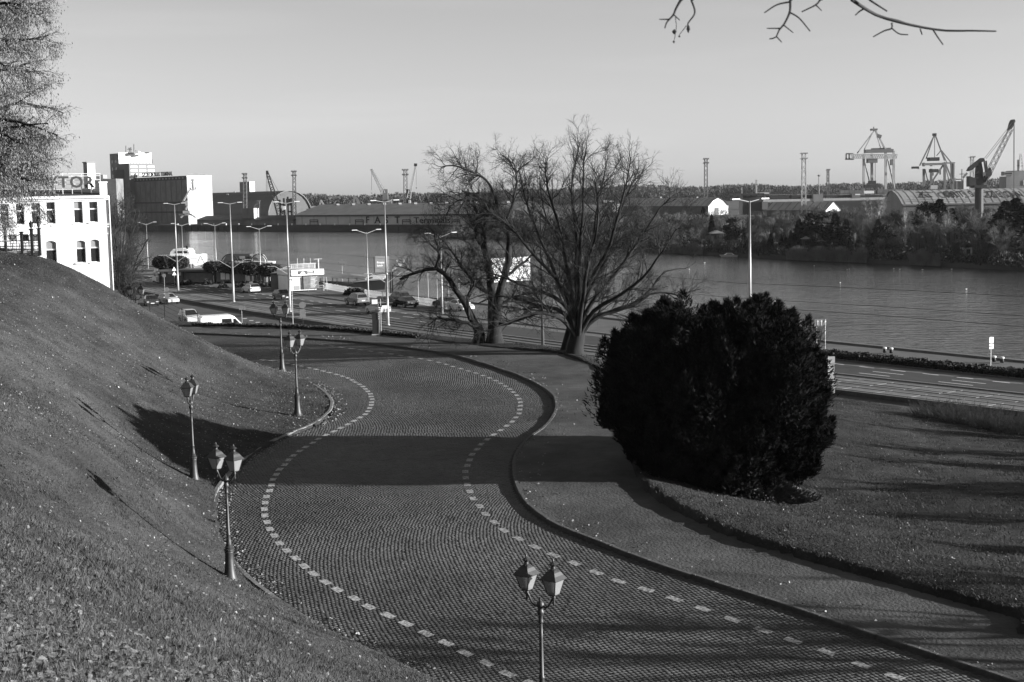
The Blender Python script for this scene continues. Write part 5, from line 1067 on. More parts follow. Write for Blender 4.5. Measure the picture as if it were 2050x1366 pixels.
for i in range(9): y0 = 554 + i * 2.5; kw(kk, 'poster_line', 620, 633 - (i % 3) * 2, y0, y0 + 1.1, KD - .38, .02, m_sgw)
kw(kk, 'door', 588, 600, 572, 581.5, KD - .04, .04, m_mid)
for i in range(14): x = 583 + i * 3.9; kw(kk, 'railing_panel', x, x + 2.7, 529, 538, KD + .2, .06, m_mid if i % 3 else m_sgn)
kw(kk, 'roof_rail', 582, 640, 528, 529, KD + .2, .06, m_galv); kw(kk, 'mast', 637, 638.4, 518, 539, KD, .15, m_galv); kw(kk, 'mast_arm', 628, 645, 518, 519.6, KD, .15, m_galv)
for x in (600, 613, 626): kw(kk, 'flag_pole', x, x + .6, 518, 530, KD + 1, .06, m_galv)
# cafe building behind the clipped trees
m_cafe = mat('cafe_grey_wall', .13, .8, var=.2, scale=1.5); cd = 252.0; cb = thing('cafe_building', 'long low grey quayside cafe with pale panels behind the clipped trees', 'building', PX(450, cd, 0))
kb(cb, 'wall', 318, 556, 543, 566, cd, 7, m_cafe); kb(cb, 'roof', 312, 560, 540.5, 543, cd - .8, 8.6, mat('cafe_roof', .10, .7))
for x0, x1, y0, y1 in ((322, 328, 545, 553), (336, 347, 543.5, 549), (354, 362, 544, 552), (442, 450, 546, 560), (452, 459, 546, 560), (492, 500, 549, 563), (502, 508, 549, 563), (528, 536, 552, 566), (538, 541, 550, 568)): kb(cb, 'pale_panel', x0, x1, y0, y1, cd - .06, .05, m_kw)
for x in (320, 349, 366, 425, 461, 489, 512, 526, 543): kb(cb, 'pillar', x, x + 1.6, 543, 566, cd - .5, .3, m_black)
h2 = thing('kiosk_shaded_side', 'shaded left side of the white kiosk, coloured grey', 'building', PX(560, 232, 0)); kb(h2, 'wall', 543, 580, 549, 581, 231, 6, mat('kiosk_shade_grey', .17, .8, var=.15, scale=1)); kb(h2, 'roof', 540, 580.5, 547, 549, 230.6, 7, m_cafe)  # the kiosk's shaded side as its own block, shade put into the grey
# moored boats behind
def px_poly(par, name, pts, d, dep, m):
    b = MB(); b.prism([P(x, y, d) for x, y in pts], (0, dep, 0)); return b.build(name, m, par)
sb = thing('restaurant_ship', 'moored restaurant ship with arched canopy frames behind the cafe', 'boat', PX(490, 285, -1.9))
px_poly(sb, 'hull', [(440, 548), (545, 552), (548, 538), (438, 534)], 284, 6, m_kw); px_poly(sb, 'cabin', [(470, 536), (545, 538), (545, 525), (470, 522)], 285, 4, m_kw); px_poly(sb, 'canopy', [(447, 533), (447, 522), (452, 513), (460, 508.5), (500, 509), (500, 516), (500, 533)], 285.5, 3.4, mat('canopy_dark', .06, .7))
for xc in (460, 518):
    b = MB(); b.tube([P(xc + 17 * math.cos(t), 530 - 21 * math.sin(t), 284.5) for t in np.linspace(0, math.pi, 13)], .12, 5); b.build('arch_frame', m_black, sb)
px_poly(sb, 'arch_panel', [(505, 528), (507, 516), (513, 510.5), (524, 511), (530, 519), (532, 528)], 284.8, 2.5, m_sgn); px_poly(sb, 'rail', [(508, 524), (551, 527), (551, 525.6), (508, 522.4)], 284.2, .1, m_kw)
wb = thing('white_boat', 'white rounded boat cabin showing above the clipped trees at left', 'boat', PX(355, 300, -1.9)); px_poly(wb, 'cabin', [(340, 513), (341, 505), (347, 499), (366, 497.5), (376, 500), (380, 506), (380, 513)], 300, 5, m_kw); px_poly(wb, 'hull', [(322, 532), (390, 532), (392, 512), (320, 512)], 299.5, 6, m_kw); px_poly(wb, 'window_band', [(350, 507), (376, 507), (374, 503), (352, 503)], 299.95, .04, m_glass); px_poly(wb, 'funnel', [(372, 499), (375.5, 499), (375.5, 492), (372, 492)], 301, 1, m_black)
pn = thing('pontoon', 'long low pontoon with a flat roof moored behind the picket fence', 'boat', PX(680, 232, -1.9)); px_poly(pn, 'roof', [(634, 557), (726, 559), (734, 554.5), (700, 551), (640, 553)], 232, 5, mat('pontoon_roof', .16, .7, var=.3, scale=1)); px_poly(pn, 'deck', [(634, 573), (735, 576), (735, 570), (634, 567)], 231.6, 6, m_black)
for x in (641, 665, 674, 697, 714): px_poly(pn, 'pillar', [(x, 570), (x + 1.3, 570), (x + 1.3, 557), (x, 557)], 231.8, .25, m_black)
wt = thing('moored_launch', 'dark moored launch with a pale deckhouse behind the picket fence', 'boat', PX(745, 214, -1.9)); px_poly(wt, 'hull', [(706, 566), (765, 560), (772, 562), (770, 580), (740, 582), (722, 576)], 214, 4, mat('launch_hull', .03, .6)); px_poly(wt, 'gunwale', [(704, 566), (766, 560.5), (766, 558.5), (720, 562)], 213.8, 4.4, m_sgn); px_poly(wt, 'deckhouse', [(730, 561), (771, 557.5), (771, 551), (752, 552.5), (740, 553.5), (733, 556)], 214.6, 2.6, m_kw); px_poly(wt, 'window', [(738, 558.5), (746, 557.5), (746, 555), (740, 555.5)], 214.55, .04, m_glass)
# clipped trees
m_clip = mat('clipped_twigs', .035, .9, var=.4, scale=2)
for k, (px, w, yt, yb_, d_) in enumerate(((329, 44, 512, 539, 262), (358, 38, 513, 538, 258), (432, 50, 523, 546, 252), (468, 50, 526, 548, 248), (504, 58, 525, 551, 245), (540, 46, 528, 554, 241))):
    base = PX(px, d_, 0); a, c_ = P(px - w / 2, yb_, d_), P(px + w / 2, yt, d_); rt_ = thing('clipped_tree', '%s flat-clipped dark tree from the left in front of the cafe' % ORD[k + 1], 'tree', base, 0, 'flat-clipped trees in front of the cafe'); rr_ = np.random.default_rng(60 + k)
    b = MB(); b.tube([base + (0, 0, -.2), (base[0], base[1], a[2] + .3)], [.16, .12], 7); b.build('trunk', m_bark, rt_)
    n_ = 6000; u3 = rr_.normal(size=(n_, 3)); u3 = nrm(u3) * (rr_.random((n_, 1)) ** .33); u3[:, 2] = np.sign(u3[:, 2]) * np.abs(u3[:, 2]) ** .8
    cc = np.array([(a[0] + c_[0]) / 2, d_, (a[2] + c_[2]) / 2]) - base; Pn = cc + u3 * np.array([(c_[0] - a[0]) / 2, 1.7, (c_[2] - a[2]) / 2]) * (1 + .08 * rr_.normal(size=(n_, 1)))
    V, Q = leaf_cloud(Pn, .16, rr_, 3.0); link('crown', mesh_arrays('crown', V, [Q]), m_clip, rt_)
# low shrubs in planters below them
for k, px in enumerate((360, 378, 415, 447, 480, 500, 520, 540, 556, 572)):
    d_ = 240 if px > 440 else 250; base = PX(px, d_, 0); low_shrub('planter_shrub', '%s low round shrub from the left in front of the cafe' % ORD[k + 1], base, .9, .7, 1.0, 500, .03, .16, 'shrub', 'low shrubs in front of the cafe', 90 + k)
# picket fence
fpts = [onz(x, y) for x, y in ((636, 576), (690, 586), (740, 595), (800, 604), (850, 611), (905, 621))]; pf = thing('picket_fence', 'white picket fence along the quay above the parked cars', 'fence', fpts[0]); b = MB(); rl = MB()
FA = np.array(fpts); aa = arc(FA[:, :2])
for s in np.arange(0, aa[-1], .34):
    q_ = np.array([np.interp(s, aa, FA[:, i]) for i in range(3)]); b.beam(q_, q_ + (0, 0, .95 + .12 * random.random()), .10, .03)
b.build('pickets', m_sgw, pf, kind='stuff')
for z in (.3, .75):
    rl = MB(); rl.tube([q_ + (0, .05, z) for q_ in FA], .03, 4); rl.build('rail', m_sgw, pf)
for k, (px, y0, y1) in enumerate(((838, 556, 603), (858, 548, 606), (876, 552, 610), (899, 556, 613), (920, 560, 617))):
    p = onz(px, y1); h_ = P(px, y0, p[1])[2]; r_ = thing('flag_pole', '%s thin bare pole from the left behind the parked cars on the quay' % ORD[k + 1], 'pole', p, 0, 'thin poles on the quay'); b = MB(); b.tube([p + (0, 0, -.2), p + (0, 0, h_)], [.05, .03], 6); b.build('pole', m_galv, r_); b = MB(); b.lathe([(.07, 0), (.09, .06), (.03, .14)], 8, p + np.array((0, 0, h_))); b.build('cap', m_galv, r_)
p = onz(316, 566); tr = thing('trailer', 'small white box trailer left of the round sign', 'trailer', p); b = MB(); b.box(p + (0, 0, .75), (2.6, 1.3, .75), R(-60)); b.build('box', m_kw, tr)
for s_ in (-1, 1): b = MB(); q_ = p + np.array((math.cos(R(30)) * .68 * s_, math.sin(R(30)) * .68 * s_, .3)); b.lathe([(.3, -.08), (.3, .08)], 12, q_); b.build('wheel', m_tyre, tr)
# bench frame and sign frame by the kiosk
p = onz(633, 583); bf = thing('barrier', 'low white rail barrier in front of the kiosk', 'barrier', p)
for dx in (-1.2, 1.2): b = MB(); b.beam(p + (dx, 0, -.1), p + (dx, 0, .95), .1); b.build('post', m_sgw, bf)
for z in (.5, .9): b = MB(); b.beam(p + (-1.2, -.03, z), p + (1.2, -.03, z), .09); b.build('rail', m_sgw, bf)
p = onz(652, 582); fr = thing('info_frame', 'slim white standing frame right of the kiosk', 'sign', p)
for dx in (-.22, .22): b = MB(); b.beam(p + (dx, 0, -.1), p + (dx, 0, 2.2), .07); b.build('post', m_sgw, fr)
b = MB(); b.box(p + (0, 0, 2.0), (.4, .05, .4)); b.build('plate', m_sgn, fr)
# dark planting by the fence, dry shrubs at the right edge, small tree behind the yew
for k, (px, py) in enumerate(((700, 590), (715, 592), (728, 593))): p = onz(px, py); low_shrub('quay_bush', '%s dark bush from the left in front of the picket fence' % ORD[k + 1], p, 1.0, .7, 1.1, 900, .03, .14, 'shrub', 'bushes in front of the picket fence', 120 + k)
for k, (px, py, rx) in enumerate(((1880, 836, 2.0), (1945, 846, 2.2), (2010, 856, 2.4), (2060, 866, 2.2))):
    p = onz(px, py, .0); z = max(.0, hgt(p[0], p[1])[0]); r_ = np.random.default_rng(140 + k); root = thing('dry_shrub', '%s dry twiggy shrub from the left at the edge of the lawn' % ORD[k + 1], 'shrub', (p[0], p[1], z - .05), 0, 'dry shrubs at the lawn edge')
    n_ = 300; a_ = r_.random(n_) * 6.283; q_ = r_.random(n_) ** .5; o_ = np.column_stack([np.cos(a_) * q_ * rx * .8, np.sin(a_) * q_ * 1.0, 0 * a_]); dr = nrm(np.column_stack([np.cos(a_) * q_ * .8, np.sin(a_) * q_ * .8, np.ones(n_)]) + r_.normal(0, .2, (n_, 3))); ln = (.55 + .75 * r_.random(n_))[:, None]
    pts = np.stack([o_, o_ + dr * ln * .5, o_ + dr * ln + r_.normal(0, .06, (n_, 3))], 1); g2 = grow(pts, np.full((n_, 3), .012), 1300, .35, .6, .1, 3, .2, .6, .009, .007, r=r_)
    V, Q = branch_mesh([(pts, np.tile((.014, .011, .008), (n_, 1)), 3), (g2[0], g2[1], 3)]); link('twigs', mesh_arrays('twigs', V, [Q]), mat('dry_twig', .09, .9, var=.4, scale=3), root, 'stuff')
b0 = PX(1634, 126, 0); D = 126; st = [[b0, P(1634 + 4 * i, 690, 126), P(1634 + 11 * i, 655 + 3 * abs(i), 126 + .5 * i)] for i in (-2, -1, 0, 1, 2)]
bare_tree('bare_tree', 'small bare tree behind the right shoulder of the yew', 'tree', b0, st, [(.08, .02)] * 5, [(50, 1.1, .6, .15, 4, .02, .012, 3, .2, 0), (350, .6, .7, .1, 3, .012, .008, 3, .1, 0)], 33)
# ================================================================== port on the far bank
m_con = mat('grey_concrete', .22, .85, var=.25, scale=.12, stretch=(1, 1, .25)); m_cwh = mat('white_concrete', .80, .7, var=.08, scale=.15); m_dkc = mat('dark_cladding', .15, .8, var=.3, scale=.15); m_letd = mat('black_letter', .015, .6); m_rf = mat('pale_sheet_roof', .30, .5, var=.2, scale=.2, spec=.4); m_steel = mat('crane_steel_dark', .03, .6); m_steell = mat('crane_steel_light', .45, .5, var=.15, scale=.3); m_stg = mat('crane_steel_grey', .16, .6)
class Block:                                           # box by its near corner (pixel column, distance), two wall directions
    def __init__(s, px, d, el, ll, er, lr): s.c = PX(px, d, 1.2)[:2]; s.el = nrm(np.array(el, float)); s.er = nrm(np.array(er, float)); s.ll, s.lr = ll, lr
    def L(s, a, z, o=0.0): q = s.c + s.el * a - s.er * o; return np.array([q[0], q[1], z])
    def R(s, a, z, o=0.0): q = s.c + s.er * a - s.el * o; return np.array([q[0], q[1], z])
    def box(s, b, z0, z1, a0=0, a1=None, c0=0, c1=None):
        a1 = s.ll if a1 is None else a1; c1 = s.lr if c1 is None else c1
        p = [s.c + s.el * a + s.er * c for a, c in ((a0, c0), (a0, c1), (a1, c1), (a1, c0))]; b.prism([np.array([*q, z0]) for q in p], (0, 0, z1 - z0)); return b
def zat(px, py, d): return P(px, py, d)[2]
EL, ER = (-.66, .75), (.75, .66)
# ---- grain elevator
B = Block(378, 800, EL, 75, ER, 15.6); zt = zat(378, 352, 800)
ge = thing('grain_elevator', 'huge dark grain silo block with a white end wall and roof lettering at left', 'building', (*B.c, 1.2))
b = MB(); B.box(b, 1.2, zt - 2.2); b.build('silo_block', m_dkc, ge)
b = MB(); b.add([B.R(.0, 1.2, .06), B.R(15.6, 1.2, .06), B.R(15.6, zt - .6, .06), B.R(0, zt - .6, .06)], [(0, 1, 2, 3)]); b.prism([B.R(0, 1.2, .06), B.R(15.6, 1.2, .06), B.R(15.6, zt, .06), B.R(0, zt, .06)], np.append(np.array(EL) * .4, 0)); b.build('end_wall', m_cwh, ge)
b = MB(); B.box(b, zt - 2.2, zt, .3, 75.3, -.2, 15.4); b.build('parapet', mat('parapet_dark', .045, .8), ge)
for a in np.arange(6.2, 75, 6.2): b = MB(); b.beam(B.L(a, 1.2, .15), B.L(a, zt - 2.3, .15), .35, .2); b.build('rib', m_stg, ge)
for k in range(6): b = MB(); a = 1.2 + k * 2.35; b.prism([B.R(a, zt - 2.0, .12), B.R(a + 1.5, zt - 2.0, .12), B.R(a + 1.5, zt - .9, .12), B.R(a, zt - .9, .12)], np.append(np.array(EL) * .1, 0)); b.build('window', m_sgn, ge)
for k in range(18): b = MB(); a = 3 + k * 3.9; b.prism([B.L(a, zt - 1.6, .38), B.L(a + 1.8, zt - 1.6, .38), B.L(a + 1.8, zt - .7, .38), B.L(a, zt - .7, .38)], np.append(np.array(ER) * .1, 0)); b.build('window', m_mid, ge)
for z in (13.5, 8.0): b = MB(); b.beam(B.L(0, z, .3), B.L(75, z, .3), .5, .7); b.build('gallery_band', m_steel, ge)
e3 = np.append(-np.array(nrm(np.array(EL))), 0)
put_text('SZCZECIN BULK TERMINAL', B.L(53, zt + .5, 0), e3, (0, 0, 1), 3.3, .3, m_letd, ge, xs=.90, bold=.05); put_text('@r', B.L(63, zt + .5, 0), e3, (0, 0, 1), 3.0, .3, m_letd, ge, bold=.04)
put_text('SZCZECIN BULK TERMINAL', B.R(1.0, zt + .2, 0), np.append(nrm(np.array(ER)), 0), (0, 0, 1), 1.5, .3, m_sgn, ge, xs=.62)
# anchor emblem on the end wall
an = MB(); c_ = 3.6; zc = zat(385, 372, 800); A_ = lambda a, z: B.R(a, z, .35)
for q0, q1 in (((c_, zc + 2.6), (c_, zc - 2.6)), ((c_ - 1.1, zc + 1.6), (c_ + 1.1, zc + 1.6)), ((c_ - 1.9, zc - .9), (c_ - 1.2, zc - 2.1)), ((c_ - 1.2, zc - 2.1), (c_, zc - 2.6)), ((c_, zc - 2.6), (c_ + 1.2, zc - 2.1)), ((c_ + 1.2, zc - 2.1), (c_ + 1.9, zc - .9))): an.beam(A_(*q0), A_(*q1), .42)
for t in np.linspace(0, 6.28, 9)[:-1]: an.beam(A_(c_ + .55 * math.cos(t), zc + 3.1 + .55 * math.sin(t)), A_(c_ + .55 * math.cos(t + .79), zc + 3.1 + .55 * math.sin(t + .79)), .3)
an.build('anchor_emblem', m_mid, ge)
# loading bridge at the corner
for s_ in ((366, 405, 380, 380), (362, 436, 374, 424), (374, 424, 392, 436), (378, 405, 372, 420), (358, 430, 384, 430)): b = MB(); b.beam(P(s_[0], s_[1], 785), P(s_[2], s_[3], 785), .8); b.build('loading_gantry', m_steell, ge)
kb(ge, 'loading_cabin', 366, 380, 422, 428, 784, 4, m_steell); kb(ge, 'loading_box', 371, 376, 402, 412, 784, 3, m_steell)
# ---- tower and head house behind
B2 = Block(244, 880, EL, 12, ER, 22.0); t2 = thing('silo_tower', 'tall white silo tower with a dark side behind the grain elevator', 'building', (*B2.c, 1.2)); z2 = zat(244, 307, 880)
b = MB(); B2.box(b, 1.2, z2); b.build('tower', m_con, t2); b = MB(); b.prism([B2.R(0, 20, .05), B2.R(22, 20, .05), B2.R(22, z2 + .5, .05), B2.R(0, z2 + .5, .05)], np.append(np.array(EL) * .4, 0)); b.build('sunny_wall', m_cwh, t2)  # sun-facing side gets a whiter slab: sunlight put into the colour
for k in range(6):
    for j in range(2): b = MB(); a = 3 + j * 5; z = z2 - 6 - 4.5 * k; b.prism([B2.L(a, z, .1), B2.L(a + 1.6, z, .1), B2.L(a + 1.6, z + 2, .1), B2.L(a, z + 2, .1)], np.append(np.array(ER) * .1, 0)); b.build('window', m_glass, t2)
kb(t2, 'roof_room', 268, 277, 303, 308, 882, 5, m_cwh); kb(t2, 'roof_room', 289, 298, 305, 308, 884, 4, m_con)
for x, y0 in ((259, 297), (262, 295), (268, 289), (272, 301), (252, 292)): b = MB(); b.beam(P(x, y0, 884), P(x, 308, 884), .3); b.build('antenna', m_steel, t2)
for x0, x1, y in ((255, 264, 300), (256, 263, 297)): b = MB(); b.beam(P(x0, y, 884), P(x1, y, 884), .3); b.build('antenna_arm', m_steel, t2)
B3 = Block(264, 845, EL, 16, ER, 17.0); t3 = thing('head_house', 'dark clad head house with three rows of bright windows on the elevator', 'building', (*B3.c, 1.2)); z3 = zat(264, 327, 845)
b = MB(); B3.box(b, 1.2, z3); b.build('walls', m_dkc, t3); b = MB(); b.prism([B3.R(0, 1.2, .05), B3.R(17, 1.2, .05), B3.R(17, z3, .05), B3.R(0, z3, .05)], np.append(np.array(EL) * .3, 0)); b.build('front_wall', mat('clad_front', .16, .7), t3)
for j, y in enumerate((332, 340, 348)):
    z = zat(264, y, 845)
    for k in range(3): b = MB(); a = 1.0 + k * 5.5; b.prism([B3.R(a, z - 1.2, .12), B3.R(a + 4.2, z - 1.2, .12), B3.R(a + 4.2, z, .12), B3.R(a, z, .12)], np.append(np.array(EL) * .1, 0)); b.build('window', m_cwh, t3)
for k in range(8): b = MB(); q_ = B3.R(1 + 2 * k, z3); b.beam(q_, q_ + (0, 0, 2.4), .3); b.build('roof_vent', m_steel, t3)
t4 = thing('stair_tower', 'dark grey stair tower at the left end of the grain elevator', 'building', PX(243, 850, 1.2)); kb(t4, 'tower', 232.5, 256, 340, 448, 850, 10, mat('stair_grey', .10, .8, var=.2, scale=.2))
t5 = thing('white_tower', 'slender white tower showing above the roof letters', 'building', PX(182, 820, 1.2)); B5 = Block(180.5, 820, EL, 5, ER, 4.6); b = MB(); z5 = zat(182, 326, 820); B5.box(b, 1.2, z5); b.build('tower', m_con, t5); b = MB(); B5.box(b, 1.2, z5 - .3, -.25, 0.05, 0, 4.6); b.build('sunny_wall', m_cwh, t5); b = MB(); B5.box(b, z5, z5 + .6, -.4, 5.4, -.4, 5); b.build('cap', m_con, t5)  # the sunny side carries sunlight in its whiter colour
t6 = thing('dark_shed', 'dark flat-roofed shed between the white tower and the elevator', 'building', PX(215, 790, 1.2)); kb(t6, 'walls', 194, 232, 358, 448, 790, 15, m_dkc); kb(t6, 'upper_floor', 193, 206, 350, 358, 792, 8, m_con)
# ---- arched storage hall
AD = 850.; cA = PX(537, AD, 1.2)[:2]; er, el = nrm(np.array((.9, .42))), nrm(np.array((-.58, .81)))
ah = thing('arched_hall', 'big dark arch-roofed storage hall right of the grain elevator', 'building', (*cA, 1.2)); gw = 27.5; gh = zat(575, 382, AD + 5) - 1.2; ln = 150
prof = [(gw / 2 - gw / 2 * math.cos(t), gh * math.sin(t) ** .85) for t in np.linspace(0, math.pi, 15)]
pg = lambda a, z, l: np.array([*(cA + er * a + el * l), 1.2 + z])
b = MB(); V = [pg(a, z, 0) for a, z in prof] + [pg(a, z, ln) for a, z in prof]; n_ = len(prof); b.add(V, [(i, i + 1, i + 1 + n_, i + n_) for i in range(n_ - 1)]); b.build('roof', mat('arched_roof', .06, .6, var=.2, scale=.1), ah)
b = MB(); b.add([pg(a, z, .4) for a, z in prof], [tuple(range(n_))]); b.build('gable', mat('arched_gable', .13, .7, var=.15, scale=.15), ah)
for i in range(n_ - 1): b = MB(); b.beam(pg(*prof[i], -.1), pg(*prof[i + 1], -.1), .5); b.build('gable_rim', m_con, ah)
for k in range(6): b = MB(); a = .6 + k * 1.9; b.prism([pg(a, .3, .2), pg(a + 1.5, .3, .2), pg(a + 1.5, 3.2, .2), pg(a, 3.2, .2)], np.append(el * .1, 0)); b.build('gable_door', m_cwh if k < 5 else m_con, ah)
for x, y in ((455, 389), (469, 385), (525, 387)): kb(ah, 'skylight', x - 2, x + 2, y - 1, y + 1, 880, 1.5, m_con)
h3 = thing('hall_tower', 'dark box tower with a side coloured sunlit white rising behind the arched hall', 'building', PX(497, 990, 1.2)); B6 = Block(502, 990, EL, 13, ER, 4.0); z6 = zat(502, 364, 990); b = MB(); B6.box(b, 1.2, z6); b.build('tower', m_dkc, h3); b = MB(); B6.box(b, 1.2, z6, -.25, .02); b.build('sunny_wall', m_cwh, h3)  # sun side coloured white over the dark box to stand for sunlight
h4 = thing('conveyor_house', 'small conveyor house with a bright side in front of the arched hall', 'building', PX(510, 745, 1.2)); B7 = Block(509, 745, EL, 12, ER, 2.8); z7 = zat(509, 417, 745); b = MB(); B7.box(b, 1.2, z7); b.build('walls', m_dkc, h4); b = MB(); B7.box(b, 1.2, z7, -.25, .02); b.build('sunny_wall', m_cwh, h4)  # bright slab: sunlight on this side painted in white
for s_ in ((509, 414, 517, 403), (515, 402, 515, 436), (519, 402, 519, 436), (514, 402, 521, 402), (515, 410, 519, 418), (519, 410, 515, 418)): b = MB(); b.beam(P(s_[0], s_[1], 744), P(s_[2], s_[3], 744), .5); b.build('conveyor_frame', m_stg, h4)
# ---- quay sheds
QE = nrm(QL[5] - QL[3]); QN = np.array([QE[1], -QE[0]])
def qwall(px, back): r_ = ray(px, 455); t0 = ((QL[3] - QN * back) @ QN) / (r_[:2] @ QN); return r_[:2] * t0
def shed(name, label, x0, x1, ytop, back, dep, mw, mr_, rise, ov=.8):
    a, c_ = qwall(x0, back), qwall(x1, back); z1_ = P(x0, ytop, a[1])[2]; root = thing(name, label, 'warehouse', (*a, 1.2)); e = nrm(c_ - a); n = np.array([-e[1], e[0]]); n = n if n[1] > 0 else -n; L_ = np.linalg.norm(c_ - a)
    pt = lambda s_, o_, z_: np.array([*(a + e * s_ + n * o_), z_]); b = MB(); b.prism([pt(0, 0, 1.2), pt(L_, 0, 1.2), pt(L_, dep, 1.2), pt(0, dep, 1.2)], (0, 0, z1_ - 1.2)); b.build('walls', mw, root)
    b = MB(); b.prism([pt(-ov, -ov, z1_ + .02), pt(-ov, dep / 2, z1_ + rise), pt(-ov, dep + ov, z1_ + .02)], np.append(e * (L_ + 2 * ov), 0)); b.build('roof', mr_, root); return root, pt, z1_, L_
shed('quay_shed', 'long low dark shed on the quay in front of the silos', 395, 588, 441, 11, 14, m_dkc, mat('dark_shed_roof', .05, .7, var=.3, scale=.2), 2.2)
sh, pt, ze, Lf = shed('fast_warehouse', 'long grey quayside warehouse with large letters FAST Terminals', 593, 1012, 431, 12, 34, m_dkc, m_rf, 5.0)
b = MB(); b.prism([pt(Lf + .82, -.85, 1.2), pt(Lf + .82, 34.85, 1.2), pt(Lf + .82, 34.85, ze), pt(Lf + .82, 17, ze + 5.1), pt(Lf + .82, -.85, ze)], np.append(nrm(qwall(1012, 12) - qwall(593, 12)) * .15, 0)); b.build('end_wall', mat('sun_dimmed_gable', .03, .8), sh)  # dark slab added over the gable end to cancel its sunlit brightness
b = MB(); b.prism([pt(-.1, -.05, 1.2), pt(Lf, -.05, 1.2), pt(Lf, -.05, ze), pt(-.1, -.05, ze)], (0, .04, 0)); b.build('facade', mat('warehouse_grey', .46, .8, var=.12, scale=.15), sh)
def fs(px, py): 
    a, c_ = qwall(593, 12), qwall(1012, 12); e = nrm(c_ - a); n = np.array([-e[1], e[0]]); r_ = ray(px, py); t0 = (a @ n) / (r_[:2] @ n); q_ = r_ * t0; return float((q_[:2] - a) @ e), float(HC + q_[2])
ed = np.append(nrm(qwall(1012, 12) - qwall(593, 12)), 0)
for ch, x0, x1 in (('F', 733, 742), ('A', 751, 761), ('S', 771, 780), ('T', 791, 801)):
    s0, z0_ = fs(x0, 447); s1, z1_ = fs(x1, 433.5); put_text(ch, pt(s0, -.2, z0_), ed, (0, 0, 1), (z1_ - z0_) / .7, .2, m_letd, sh, 'letter', bold=.06, xs=(s1 - s0) / ((z1_ - z0_) / .7 * .62))
s0, z0_ = fs(829, 446.5); s1, z1_ = fs(909, 434); put_text('Terminals', pt(s0, -.2, z0_), ed, (0, 0, 1), (z1_ - z0_) / .74, .2, m_letd, sh, bold=.03, xs=(s1 - s0) / ((z1_ - z0_) / .74 * 4.35))
for x in (621, 712, 806, 905):
    s0, z0_ = fs(x, 440.5); s1 = fs(x + 16, 440)[0]; b = MB(); b.prism([pt(s0, -.1, 1.25), pt(s1, -.1, 1.25), pt(s1, -.1, z0_), pt(s0, -.1, z0_)], (0, .05, 0)); dr = b.build('door', mat('warehouse_door', .38, .7), sh)
    for zz in (z0_, z0_ * .6 + .5): b = MB(); b.beam(pt(s0, -.2, zz), pt(s1, -.2, zz), .35); b.build('door_rail', m_steel, dr)
    b = MB(); b.beam(pt(s0, -.2, 1.3), pt(s0, -.2, z0_), .3); b.beam(pt(s1, -.2, 1.3), pt(s1, -.2, z0_), .3); b.build('door_frame', m_steel, dr)
for x in np.arange(605, 1000, 24): s0, z0_ = fs(x, 440); b = MB(); b.beam(pt(s0, -.08, 1.3), pt(s0, -.08, ze), .18); b.build('wall_seam', m_stg, sh)
b = MB(); b.prism([pt(-.8, -.9, ze - .7), pt(Lf, -.9, ze - .7), pt(Lf, -.9, ze - .02), pt(-.8, -.9, ze - .02)], (0, .5, 0)); b.build('eaves_board', mat('eaves_dark', .07, .7), sh)
for x in np.arange(630, 1000, 31): s0, z0_ = fs(x, 424); b = MB(); b.box(pt(s0, 15, ze + 4.9), (1.6, 1.6, .8), .5); b.build('roof_vent', m_con, sh)
# quay face of the far bank: coping, fenders, lamps
fq = thing('timber_quay', 'dark timber quay front with tyre fenders along the far bank', 'quay', (*QL[3], 1.2))
for a, c_, nm in ((QL[2], QL[5], 0), (QL[5], QL[6], 0)): b = MB(); b.prism([np.array([*(a + QN * .3), -1.7]), np.array([*(c_ + QN * .3), -1.7]), np.array([*(c_ + QN * .3), 1.35]), np.array([*(a + QN * .3), 1.35])], np.append(-QN * .6, 0)); b.build('quay_face', m_quay, fq)
for k in range(30): q_ = QL[3] + (QL[5] - QL[3]) * (k / 30 - .15) + QN * .6; b = MB(); b.box((*q_, -.4), (1.0, .4, 2.0), math.atan2(QE[1], QE[0])); b.build('fender', m_tyre, fq)
for k in range(16): q_ = QL[3] + (QL[5] - QL[3]) * (k / 16 - .2) - QN * .6; b = MB(); b.lathe([(.3, 0), (.25, .5), (.4, .7), (.3, .8)], 8, (*q_, 1.3)); b.build('bollard', m_cwh, fq)
